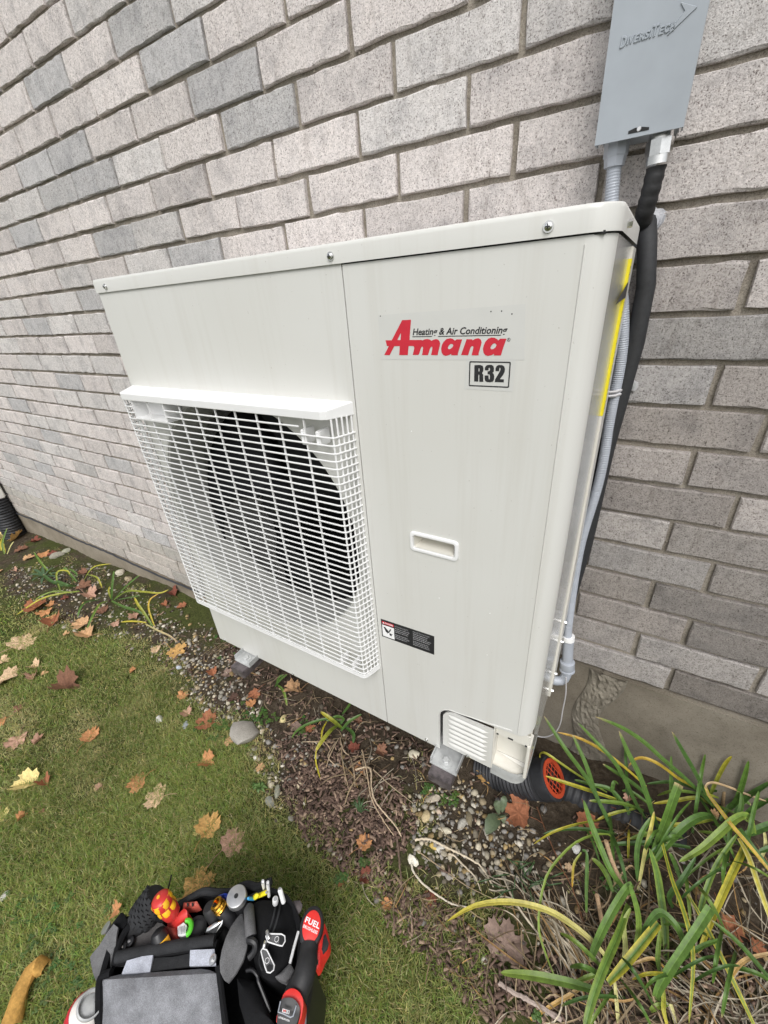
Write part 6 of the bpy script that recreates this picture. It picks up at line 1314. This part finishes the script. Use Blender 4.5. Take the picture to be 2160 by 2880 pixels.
# straps
mb = MB(); slab(mb, [(*zd(x, y), RIM + h) for x, y, h in ((75, 1500, -.03), (110, 1440, -.022), (230, 1300, -.006), (340, 1120, .008), (470, 940, .018), (545, 1000, .022), (520, 1120, .018), (505, 1300, .008), (500, 1500, -.004), (485, 1640, -.012), (420, 1740, -.018), (330, 1800, -.024), (190, 1930, -.034), (120, 1740, -.034))], .006, .004, rings=(1, .96, .5)); mb.build('strap', MT['web'], bag)
mb = MB(); slab(mb, [(*zd(x, y), RIM + h) for x, y, h in ((430, 960, .010), (470, 900, .012), (590, 750, .010), (640, 760, .008), (700, 900, .006), (640, 1010, .006), (550, 1000, .010))], .03, .004); mb.build('strap_anchor', MT['bag_black'], bag)
mb = MB(); slab(mb, [(*zc(x, y), RIM + h) for x, y, h in ((500, 520, .010), (440, 590, .018), (370, 690, .026), (310, 820, .030), (265, 960, .030), (240, 1100, .026), (245, 1220, .018), (290, 1310, .008), (340, 1345, .002), (430, 1230, .010), (510, 1090, .020), (550, 960, .024), (565, 860, .026), (545, 740, .026), (520, 620, .018))], .006, .011, rings=(1, .95, .5)); mb.build('strap', MT['web'], bag)
mb = MB(); cord(mb, [(*zc(x, y), RIM + h) for x, y, h in ((580, 480, .012), (585, 560, .022), (595, 680, .026), (605, 800, .024))], .0105, 12); mb.build('strap_loop', MT['web'], bag)
mb = MB(); cord(mb, [(*zc(x, y), RIM + h) for x, y, h in ((570, 850, .026), (610, 850, .028), (650, 880, .026), (655, 950, .02), (620, 1010, .016), (580, 1050, .014))], .0060, 8); cord(mb, [(*zc(x, y), RIM + h) for x, y, h in ((555, 1200, .004), (620, 1195, .008), (680, 1260, .006), (690, 1320, .0), (760, 1500, -.01), (830, 1680, -.02))], .0032, 8); mb.build('carry_hook', MT['tool_black'], bag)
mb = MB(); slab(mb, [(*zc(x, y), RIM - .012) for x, y in ((440, 1290), (640, 1320), (760, 1560), (850, 1790), (760, 1900), (560, 1900), (470, 1600))], .10, .016); mb.build('side_flap', MT['bag_black'], bag)
# side pouch with zipper
pouch = dense([(*zc(x, y), RIM + h) for x, y, h in ((560, 500, .0), (640, 410, .004), (760, 380, .006), (900, 395, .006), (1040, 430, .002), (1110, 540, -.004), (1150, 700, -.010), (1150, 850, -.012), (1110, 1010, -.012), (1060, 1150, -.012), (1010, 1270, -.014), (900, 1330, -.012), (800, 1310, -.008), (690, 1230, -.004), (640, 1080, .0), (640, 880, .004), (620, 680, .004))], 2)
mb = MB(); slab(mb, pouch, .16, .026, rings=(1, .93, .75, .4)); po = mb.build('side_pouch', MT['bag_black'], bag)
def pz(x, y): return RIM + .020
for off in (0, 52):
    m0 = MB(); cord(m0, [(*zc(x + off, y), pz(x, y) + .003 - (.012 if y < 450 else 0)) for x, y in ((900, 420), (880, 520), (850, 640), (815, 740), (770, 860), (720, 980), (705, 1100), (740, 1200))], .0022, 6); m0.build('zip_line', MT['edge'], po)
for pts, hole in ((((778, 800), (800, 772), (960, 775), (1000, 800), (1004, 860), (972, 914), (940, 910), (800, 865)), ((935, 800), (975, 795), (992, 830), (985, 870), (962, 900), (935, 890))), (((722, 975), (740, 945), (790, 960), (820, 1020), (878, 1140), (870, 1195), (830, 1228), (792, 1220), (770, 1160), (740, 1050)), ((790, 1150), (820, 1125), (855, 1140), (860, 1180), (830, 1212), (800, 1205)))):
    m0 = MB(); P = [Q(*zc(*q), RIM + .030) for q in pts]; Hh = [Q(*zc(*q), RIM + .0312) for q in hole]
    m0.add(P + [p - Vector((0, 0, .003)) for p in P], [tuple(range(len(P)))] + [(i, (i + 1) % len(P), len(P) + (i + 1) % len(P), len(P) + i) for i in range(len(P))])
    zp = m0.build('zip_pull', MT['web'], po)
    m0 = MB(); m0.tube([*P, P[0]], .0011, 6); m0.build('pull_border', MT['white_ink'], zp); m0 = MB(); m0.add(Hh, [tuple(range(len(Hh)))]); m0.build('pull_hole', MT['dark'], zp, recalc=False)
    cq = (sum(P, Vector()) / len(P)); m0 = MB(); R_a = .0042; V_ = [cq + Vector((R_a * math.cos(a), R_a * math.sin(a), .0008)) for a in (0, 1.05, 2.1, 3.14, 4.2, 5.25, 6.28)]; m0.tube(V_, .0005, 4); m0.build('pull_emblem', MT['white_ink'], zp)
for a_, b_ in (((790, 745), (815, 830)), ((770, 870), (755, 940))):
    m0 = MB(); cord(m0, [(*zc(*a_), RIM + .030), (*zc((a_[0] + b_[0]) / 2, (a_[1] + b_[1]) / 2), RIM + .033), (*zc(*b_), RIM + .031)], .0032, 8); m0.build('zip_slider', MT['alu'], po)
mb = MB(); slab(mb, [(*zc(x, y), RIM + .004) for x, y in ((885, 1275), (960, 1215), (1050, 1120), (1085, 1150), (1105, 1200), (1060, 1290), (1005, 1335), (940, 1310))], .02, .006, rings=(1, .9, .5)); mb.build('pouch_corner', MT['web'], bag)
mb = MB(); cord(mb, [(*zc(x, y), RIM + .004) for x, y in ((1060, 1120), (1100, 960), (1130, 850), (1160, 745))], .0028, 6); mb.build('pouch_edge', MT['white_ink'], bag)
m0 = MB(); cord(m0, [(*za(x, y), RIM - .02) for x, y in ((525, 1115), (545, 1140), (600, 1135), (625, 1140))], .0028, 6); m0.build('strap_buckle', MT['alu'], bag)
m0 = MB(); p = Q(*zd(355, 1010), RIM + .0); m0.lathe(p, (-.5, -.2, .85), [(-.03, .006), (-.002, .0085), (.0, .0105), (.003, .0105), (.0032, .007)], 18); m0.build('strap_swivel', MT['alu'], bag)

# tools standing in the bag
def tool(name, lbl, cat, px_, py_, z): p = Q(px_, py_, z); return thing(name, lbl, cat, p, 'hand tools in the bag')
TB = -.30
t = tool('nut_driver', 'red and amber ribbed screwdriver handle standing out of the tool bag', 'screwdriver', 470, 2580, TB)
a0_ = Q(*za(1040, 370), -.112); a1_ = Q(*za(1190, 545), -.160); d_ = (a0_ - a1_).normalized()
mb = MB(); L = (a0_ - a1_).length; mb.lathe(a1_ - d_ * .06, d_, [(0, .005), (.056, .006), (.060, .0130), (.063, .0155), (.062 + L * .35, .0172), (.062 + L * .55, .0150), (.062 + L * .75, .0190), (.062 + L * .95, .0182), (.062 + L * 1.05, .0145), (.062 + L * 1.10, .008)], 22); hn = mb.build('handle', MT['tool_red'], t)
u_ = d_.cross(Vector((0, 0, 1))).normalized(); w_2 = d_.cross(u_)
for row, (s0, s1, rr) in enumerate(((.28, .62, .0190), (.66, 1.0, .0205))):
    for k in range(6):
        ang = 2 * math.pi * (k + .5 * row) / 6; m0 = MB(); V = []; F = []
        for i in range(4):
            for j in range(4):
                s = -.0 + s0 + (s1 - s0) * i / 3; a = ang + (j / 3 - .5) * .84; r = rr * (1 - .04 * abs(i - 1.5)) - (.0022 if i in (0, 3) or j in (0, 3) else 0); V.append(a1_ + d_ * (L * s + .002) + (u_ * math.cos(a) + w_2 * math.sin(a)) * r)
        for i in range(3):
            for j in range(3): F.append((i * 4 + j, i * 4 + j + 1, i * 4 + j + 5, i * 4 + j + 4))
        m0.add(V, F, None, True); m0.build('grip_pad', MT['tool_yellow'], hn)
m0 = MB(); m0.lathe(a0_ + d_ * .0068, d_, [(0, .0035), (.0022, .0032)], 8); m0.build('end_mark', MT['tool_yellow'], hn)
t = tool('rubber_grip', 'black knobbly rubber handle standing at the back of the tool bag', 'tool handle', 420, 2540, TB)
e0, e1 = Q(*zd(1220, 400), -.150), Q(*zd(1000, 760), -.185); d_ = (e0 - e1).normalized(); L = (e0 - e1).length
mb = MB(); mb.lathe(e1 - d_ * .05, d_, [(0, .024), (.05, .027), (.05 + L * .82, .023), (.053 + L * .82, .018)], 20); gp = mb.build('grip', MT['black_rubber'], t)
u_ = d_.cross(Vector((0, 0, 1))).normalized(); w_2 = d_.cross(u_)
for i in range(9):
    for k in range(12):
        a = 2 * math.pi * (k + .5 * (i % 2)) / 12; s = L * (i - .5) / 8; r = .027 - .005 * max(0, s) / L; n_ = u_ * math.cos(a) + w_2 * math.sin(a)
        if n_.dot(Vector(CAM) - e1) < 0: continue
        c = e1 + d_ * s + n_ * r; tq = n_.cross(d_); h = .0056; m0 = MB()
        V = [c + tq * (sx * h * .72) + d_ * (sy * h) + n_ * z for z in (-.001, .0042) for sx, sy in ((-1, -1), (1, -1), (1, 1), (-1, 1))]
        m0.add(V, [(4, 5, 6, 7), (0, 1, 5, 4), (1, 2, 6, 5), (2, 3, 7, 6), (3, 0, 4, 7)]); m0.build('knob', MT['edge'], gp)
t = tool('thin_rod', 'thin black rod sticking up behind the red and amber handle', 'rod', 480, 2500, TB); mb = MB(); mb.tube([Q(470, 2512, -.16), Q(482, 2462, -.10)], .0016, 6); mb.build('shaft', MT['tool_black'], t)
t = tool('red_plier_handle', 'bright red plastic tool handle beside the amber screwdriver', 'tool handle', 505, 2600, TB)
mb = MB(); slab(mb, [(*za(x, y), -.17 + h) for x, y, h in ((1190, 590, 0), (1320, 475, .014), (1352, 500, .016), (1355, 570, .012), (1250, 660, 0), (1180, 700, -.02), (1130, 720, -.03), (1120, 660, -.03))], .05, .010); mb.build('grip', MT['tool_red'], t)
t = tool('red_plier_handle', 'darker red tool handle deeper in the bag below the bright red one', 'tool handle', 490, 2630, TB)
mb = MB(); slab(mb, [(*za(x, y), -.20) for x, y in ((1110, 690), (1190, 625), (1245, 680), (1260, 790), (1250, 860), (1180, 850), (1140, 760))], .06, .010); mb.build('grip', MT['brick_red'], t)
t = tool('black_amber_driver', 'black screwdriver cap with amber lettered band inside the grey divider', 'screwdriver', 450, 2640, TB)
c0 = Q(*za(1010, 750), -.165); d_ = Vector((-.62, .22, .74)).normalized()
mb = MB(); mb.lathe(c0 - d_ * .07, d_, [(0, .0145), (.045, .0155), (.062, .0155), (.070, .0125), (.073, .007)], 22); bo = mb.build('cap', MT['tool_black'], t)
m0 = MB(); V = []; F = []
tw_ = (Vector(CAM) - c0); tw_ = (tw_ - d_ * tw_.dot(d_)).normalized(); tx_ = d_.cross(tw_)
for i in range(9):
    a = (i / 8 - .5) * 1.9
    for zz in (-.036, -.014): V.append(c0 + d_ * zz + (tw_ * math.cos(a) + tx_ * math.sin(a)) * .0161)
for i in range(8): F.append((2 * i, 2 * i + 2, 2 * i + 3, 2 * i + 1))
m0.add(V, F); m0.build('label_band', MT['tool_yellow'], bo, recalc=False)
t = tool('spool_cap', 'flat round aluminium cap with a centre hole in the middle of the tool bag', 'round cap', 665, 2540, TB)
c0 = Q(*zc(432, 330), -.125); d_ = (Vector(CAM) - c0).normalized() * .55 + Vector((-.30, .10, .72)) * .75; d_.normalize()
mb = MB(); mb.lathe(c0 - d_ * .016, d_, [(0, .0185), (.002, .0195), (.013, .0195), (.0155, .0185), (.016, .0175)], 32); sc_ = mb.build('cap', MT['alu'], t); m0 = MB(); m0.lathe(c0 + d_ * .0002, d_, [(0, .0042), (.0006, .0040)], 16); m0.build('hole', MT['dark'], sc_); m0 = MB(); m0.lathe(c0 - d_ * .10, d_, [(0, .012), (.084, .014)], 16); m0.build('shaft', MT['tool_black'], t)
t = tool('brass_fitting', 'brass threaded ring fitting on a black tube inside the tool bag', 'fitting', 615, 2555, TB)
c0 = Q(*zc(222, 440), -.150); d_ = Vector((-.55, -.05, .80)).normalized(); mb = MB(); mb.lathe(c0 - d_ * .012, d_, [(0, .0125), (.004, .0135), (.006, .012), (.009, .0135), (.013, .012), (.016, .013), (.020, .012), (.020, .008), (.010, .0078)], 22); mb.build('ring', MT['brass'], t); m0 = MB(); m0.lathe(c0 - d_ * .06, d_, [(0, .013), (.045, .014), (.052, .011)], 16); m0.build('tube', MT['tool_black'], t)
t = tool('black_driver', 'plain black rubber handle between the brass fitting and the rim', 'tool handle', 585, 2570, TB)
c0 = Q(*zc(115, 450), -.150); d_ = Vector((-.35, .1, .9)).normalized(); mb = MB(); mb.lathe(c0 - d_ * .08, d_, [(0, .013), (.06, .0145), (.076, .0140), (.080, .011), (.081, .006)], 18); mb.build('grip', MT['black_rubber'], t)
t = tool('black_driver', 'dark round handle end next to the green pliers ring', 'tool handle', 555, 2610, TB)
c0 = Q(*za(1470, 700), -.185); d_ = (Vector(CAM) - c0).normalized(); mb = MB(); mb.lathe(c0 - d_ * .05, d_, [(0, .014), (.04, .0185), (.050, .018), (.052, .013), (.050, .011), (.051, .004)], 20); mb.build('grip', MT['black_rubber'], t)
t = tool('blue_driver', 'blue plastic handle behind the round aluminium cap', 'tool handle', 630, 2520, TB)
mb = MB(); slab(mb, [(*zc(x, y), -.172 + h) for x, y, h in ((225, 325, .01), (300, 295, .018), (370, 320, .004), (385, 400, 0), (350, 430, -.004), (280, 420, -.006), (235, 390, -.004))], .06, .012); mb.build('grip', MT['tool_blue'], t)
t = tool('red_clamp', 'dusty brick red notched plastic tool at the back rim of the bag', 'tool', 570, 2535, TB)
mb = MB(); slab(mb, [(*zd(x, y), -.170 + h) for x, y, h in ((1190 + 450, 830 - 245, 0), (1860, 560, .006), (1900, 640, .004), (1810, 680, 0), (1620, 690, -.004))], .02, .006, rings=(1, .9, .5)); bq = mb.build('body', MT['brick_red'], t)
for x in (1690, 1770): m0 = MB(); slab(m0, [(*zd(x + a, b), -.158) for a, b in ((0, 590), (24, 586), (24, 635), (0, 640))], .004, 0, rings=(1, .9, .5)); m0.build('notch', MT['seam'], bq)
t = tool('crimp_pliers', 'white block with a bright green ring beside the dark handle in the bag', 'tool', 525, 2608, TB)
mb = MB(); slab(mb, [(*za(x, y), -.165 + h) for x, y, h in ((1240, 690, 0), (1310, 640, .006), (1345, 670, .006), (1335, 770, 0), (1290, 800, -.004), (1245, 790, -.004))], .03, .005, rings=(1, .9, .5)); wb = mb.build('block', MT['white_plastic'], t)
for k in range(5): m0 = MB(); cord(m0, [(*za(1250 + 12 * k * 1.5, 700 - 6 * k), -.157), (*za(1252 + 12 * k * 1.5, 785 - 4 * k), -.160)], .0009, 5); m0.build('rib', MT['grey_ink'], wb)
m0 = MB(); cord(m0, [(*za(x, y), -.165) for x, y in ((1335, 625), (1375, 620), (1400, 660), (1395, 710), (1375, 760), (1345, 785))], .0048, 8); m0.build('green_ring', MT['tool_green'], t)
t = tool('chrome_tool', 'chrome wedge shaped tool head inside the bag under the grey strap', 'tool', 605, 2625, TB)
mb = MB(); slab(mb, [(*zc(x, y), -.175 + h) for x, y, h in ((60, 770, 0), (100, 700, .006), (180, 640, .010), (278, 610, .012), (270, 660, .008), (190, 780, 0), (160, 790, 0))], .02, .004, rings=(1, .85, .5)); ch = mb.build('head', MT['steel'], t); m0 = MB(); slab(m0, [(*zc(x, y), -.168 + h) for x, y, h in ((110, 745, 0), (250, 650, .008), (200, 740, .002), (170, 765, 0))], .002, .001, rings=(1, .85, .5)); m0.build('inset', MT['dark'], ch)
for q0, q1, lbl in (((742, 165), (765, 275), 'clear white plastic tube end, left of the two at the back of the bag'), ((800, 178), (815, 330), 'clear white plastic tube end, right of the two at the back of the bag')):
    t = tool('plastic_tube', lbl, 'tube', *zc(*q1), TB); mb = MB(); p0, p1 = Q(*zc(*q0), -.105), Q(*zc(*q1), -.165); mb.tube([p1, p0], [.0032, .0036], 12, cap=False); mb.tube([p1 + (p0 - p1) * .02, p0 - (p0 - p1) * .04], [.0024, .0026], 10); mb.build('tube', MT['white_plastic'], t)
for q0, q1, lbl, m_, r in (((940, 250), (985, 400), 'white marker with a grey tip at the right back corner of the bag', 'white_plastic', .0048), ((888, 365), (890, 410), 'short round white cap beside the side pouch', 'white_plastic', .0058), ((785, 290), (700, 325), 'yellow marker lying at the back rim of the bag', 'yellow', .0042), ((672, 330), (650, 345), 'small round yellow cap next to the yellow marker', 'yellow', .0048), ((570, 360), (640, 365), 'light blue plastic strip at the back rim of the bag', 'cyan', .0030)):
    t = tool('marker_pen', lbl, 'marker' if 'marker' in lbl else 'tool part', *zc(*q1), TB); p0, p1 = Q(*zc(*q0), -.130), Q(*zc(*q1), -.160); mb = MB(); mb.tube([p1, p1 + (p0 - p1) * .9, p0], [r, r, r * .7], 14); mk_ = mb.build('barrel', MT[m_], t)
    if 'tip' in lbl or lbl.startswith('yellow marker') or 'round white' in lbl: m0 = MB(); d_ = (p0 - p1).normalized(); m0.lathe(p0 if 'round' not in lbl else p0, d_, [(-.001, r * .62), (.0012, r * .55)], 12); m0.build('tip', MT['grey_ink'], mk_)
t = tool('dark_blade', 'dark curved metal blade jutting out behind the side pouch', 'blade', *zc(1130, 450), TB)
mb = MB(); slab(mb, [(*zc(x, y), -.19) for x, y in ((1050, 430), (1110, 385), (1180, 385), (1205, 440), (1190, 500), (1130, 580), (1090, 540))], .004, .002, rings=(1, .9, .5)); mb.build('blade', MT['painted_steel'], t)

# cordless driver standing nose down in the outer loop of the bag
dr = thing('cordless_drill', 'red and black cordless drill standing nose down at the right side of the tool bag', 'drill', Q(880, 2660, -.38))
zt = -.135; cq = Q(*zc(1312, 688), zt); d_ = ((Vector(CAM) - cq).normalized() * .75 + Vector((.0, .05, .65))).normalized()
ux = (Q(*zc(1412, 700), zt) - cq); ux = (ux - d_ * ux.dot(d_)).normalized(); uy = d_.cross(ux)
def disc(mb, c, a, b, d, prof):
    V = []; F = []; N = 32
    for off, k in prof:
        for i in range(N): t_ = 2 * math.pi * i / N; V.append(c + d * off + ux * math.cos(t_) * a * k + uy * math.sin(t_) * b * k)
    for j in range(len(prof) - 1):
        for i in range(N): F.append((j * N + i, j * N + (i + 1) % N, (j + 1) * N + (i + 1) % N, (j + 1) * N + i))
    F.append(tuple(range((len(prof) - 1) * N, len(prof) * N))); mb.add(V, F, None, True)
mb = MB(); disc(mb, cq, .0218, .0290, d_, [(-.05, .92), (-.02, 1.04), (-.006, 1.06), (0, 1.0), (.002, .86)]); cap_ = mb.build('motor_cap', MT['tool_black'], dr)
mb = MB(); disc(mb, cq, .0172, .0228, d_, [(.0015, 1.0), (.0036, .98), (.0042, .92)]); lb = mb.build('cap_label', MT['drill_red'], cap_)
rgt = (Q(*zc(1400, 725), zt) - Q(*zc(1220, 640), zt)); rgt = (rgt - d_ * rgt.dot(d_)).normalized(); upv = d_.cross(rgt)
if upv.dot(Q(*zc(1312, 600), zt) - cq) < 0: upv = -upv
tc = cq + d_ * .0046
m0 = MB(); text_in(m0, 'FUEL', 0, 0, 0, 0, 0, bold=.03, spacing=1.05, frame=lambda i, j: tuple(tc + rgt * (-.0150 + .030 * i) + upv * (.0005 + .0085 * j))); text_in(m0, 'BRUSHLESS', 0, 0, 0, 0, 0, bold=.02, spacing=1.1, frame=lambda i, j: tuple(tc + rgt * (-.0148 + .0296 * i) + upv * (-.0070 + .0046 * j))); m0.build('lettering', MT['white_ink'], lb, recalc=False)
mb = MB(); slab(mb, dense([(*zc(x, y), zt - .022 - h) for x, y, h in ((1400, 800, 0), (1432, 700, 0), (1460, 650, .004), (1484, 710, .008), (1512, 850, .012), (1496, 950, .012), (1440, 1050, .010), (1400, 1150, .008), (1356, 1190, .008), (1340, 1100, 0), (1325, 950, 0))], 2), .035, .008, rings=(1, .9, .5)); bd = mb.build('body', MT['drill_red'], dr)
m0 = MB(); slab(m0, [(*zc(x, y), zt - .012) for x, y in ((1452, 800), (1475, 770), (1512, 880), (1495, 950), (1445, 1010), (1430, 950))], .004, .001, rings=(1, .9, .5)); m0.build('vent', MT['tool_black'], bd)
m0 = MB(); slab(m0, [(*zc(x, y), zt - .016) for x, y in ((1368, 1080), (1385, 1070), (1388, 1120), (1372, 1130))], .004, .001, rings=(1, .9, .5)); m0.build('screw_recess', MT['seam'], bd)
H_ = [Q(*zc(1290, 880), zt - .012), Q(*zc(1275, 1000), zt - .012), Q(*zc(1258, 1130), zt - .008), Q(*zc(1225, 1260), zt - .008), Q(*zc(1180, 1370), zt - .014), Q(*zc(1140, 1460), zt - .022), Q(*zc(1110, 1560), zt - .034)]
mb = MB(); D, _ = corrug([tuple(p) for p in H_], .02, .02, 0); mb.tube(D, [.0165 + .0060 * (i / (len(D) - 1)) for i in range(len(D))], 18); mb.build('grip', MT['black_rubber'], dr)
mb = MB(); slab(mb, [(*zc(x, y), zt - .045) for x, y in ((1310, 1250), (1350, 1215), (1330, 1450), (1290, 1700), (1250, 1900), (1150, 1900), (1230, 1600))], .16, .012); mb.build('grip_base', MT['tool_black'], dr)
bc = Q(*zc(1070, 1640), zt + .000)
mb = MB(); slab(mb, dense([(*zc(x, y), zt + .004 + h) for x, y, h in ((965, 1530, 0), (990, 1470, .004), (1040, 1420, .006), (1110, 1412, .006), (1180, 1465, .004), (1215, 1560, 0), (1205, 1680, -.006), (1160, 1820, -.014), (1000, 1900, -.016), (900, 1800, -.012), (930, 1660, -.006))], 2), .06, .006, rings=(1, .9, .5)); bt = mb.build('battery', MT['drill_red'], dr)
mb = MB(); slab(mb, dense([(*zc(x, y), zt + .012 + h) for x, y, h in ((955, 1545, 0), (1010, 1518, .002), (1090, 1522, .002), (1150, 1580, 0), (1175, 1660, -.003), (1150, 1790, -.012), (1080, 1900, -.018), (940, 1900, -.018), (905, 1790, -.012), (925, 1660, -.005))], 2), .02, .002, rings=(1, .9, .5)); bf = mb.build('battery_face', MT['tool_black'], bt)
zf = zt + .0165
m0 = MB(); P_ = [Q(*zc(*q), zf - .004) for q in ((950, 1560), (922, 1685), (985, 1705), (1065, 1745), (1095, 1735), (1135, 1610))]; m0.tube(P_, .0011, 6); m0.build('face_border', MT['grey_pvc'], bf)
def face(m, pts, z, nm): m0 = MB(); V = [Q(*zc(*q), z) for q in pts]; m0.add(V, [tuple(range(len(V)))]); return m0.build(nm, MT[m], bf, recalc=False)
face('white_ink', ((975, 1642), (1056, 1668), (1050, 1712), (966, 1686)), zf + .0008, 'tag')
fr = lambda a, b, c, d: (lambda i, j: tuple(Q(*zc(a[0] + (b[0] - a[0]) * i + (c[0] - a[0]) * j, a[1] + (b[1] - a[1]) * i + (c[1] - a[1]) * j), zf + d)))
m0 = MB(); text_in(m0, 'M', 0, 0, 0, 0, 0, bold=.03, frame=fr((978, 1682), (1008, 1691), (983, 1653), .0014)); m0.build('lettering', MT['drill_red'], bf, recalc=False)
m0 = MB(); text_in(m0, '12', 0, 0, 0, 0, 0, bold=.03, frame=fr((1014, 1693), (1046, 1703), (1019, 1664), .0014)); m0.build('lettering', MT['black_ink'], bf, recalc=False)
m0 = MB(); text_in(m0, 'LITHIUM-ION', 0, 0, 0, 0, 0, bold=.03, frame=fr((925, 1754), (1050, 1800), (932, 1732), .0004)); m0.build('lettering', MT['white_ink'], bf, recalc=False)
# white aerosol can at the left side of the bag
cn = thing('spray_can', 'white aerosol can with dark red swooshes against the left side of the tool bag', 'spray can', Q(250, 2860, -.38))
c0 = Q(262, 2806, -.165); d_ = Vector((.34, .36, .87)).normalized()
mb = MB(); mb.lathe(c0 - d_ * .19, d_, [(-.05, .031), (-.045, .033), (.12, .033), (.135, .032), (.152, .024), (.160, .0195)], 36); cb = mb.build('can_body', MT['tool_white'], cn)
mb = MB(); mb.lathe(c0 - d_ * .032, d_, [(0, .0195), (.004, .0215), (.010, .0215), (.011, .019), (.004, .017)], 30, cap=False); mb.lathe(c0 - d_ * .030, d_, [(0, .017), (.003, .012), (.005, .006)], 24); mb.build('valve_cup', MT['zinc'], cn)
m0 = MB(); V = []; F = []
aC = 0.0; cu_ = d_.cross(Vector((0, 0, 1))).normalized(); cw_ = d_.cross(cu_)
for (r0, z0, z1, a0, a1) in ((.0335, .092, .104, -2.9, 2.9), (.0335, .045, .060, -2.9, 2.9)):
    o_ = len(V)
    for i in range(17):
        u = i / 16; a = aC - .6 + a0 + (a1 - a0) * u; dz = -.03 * (u - .5) ** 2 * 4
        for zz in (z0, z1): V.append(c0 - d_ * .19 + d_ * (zz + .012) + (cu_ * math.cos(a) + cw_ * math.sin(a)) * r0)
    for i in range(16): F.append((o_ + 2 * i, o_ + 2 * i + 2, o_ + 2 * i + 3, o_ + 2 * i + 1))
m0.add(V, F); m0.build('red_band', MT['red_ink'], cb, recalc=False)
m0 = MB(); V = []; F = []
for i in range(17):
    u = i / 16; a = aC - 3.0 + 6.0 * u
    for zz, r in ((.122, .0335), (.1345, .0327), (.142, .0296)): V.append(c0 - d_ * .19 + d_ * zz + (cu_ * math.cos(a) + cw_ * math.sin(a)) * r)
for i in range(16):
    for k in range(2): F.append((3 * i + k, 3 * i + 3 + k, 3 * i + 4 + k, 3 * i + 1 + k))
m0.add(V, F); m0.build('red_band', MT['red_ink'], cb, recalc=False)
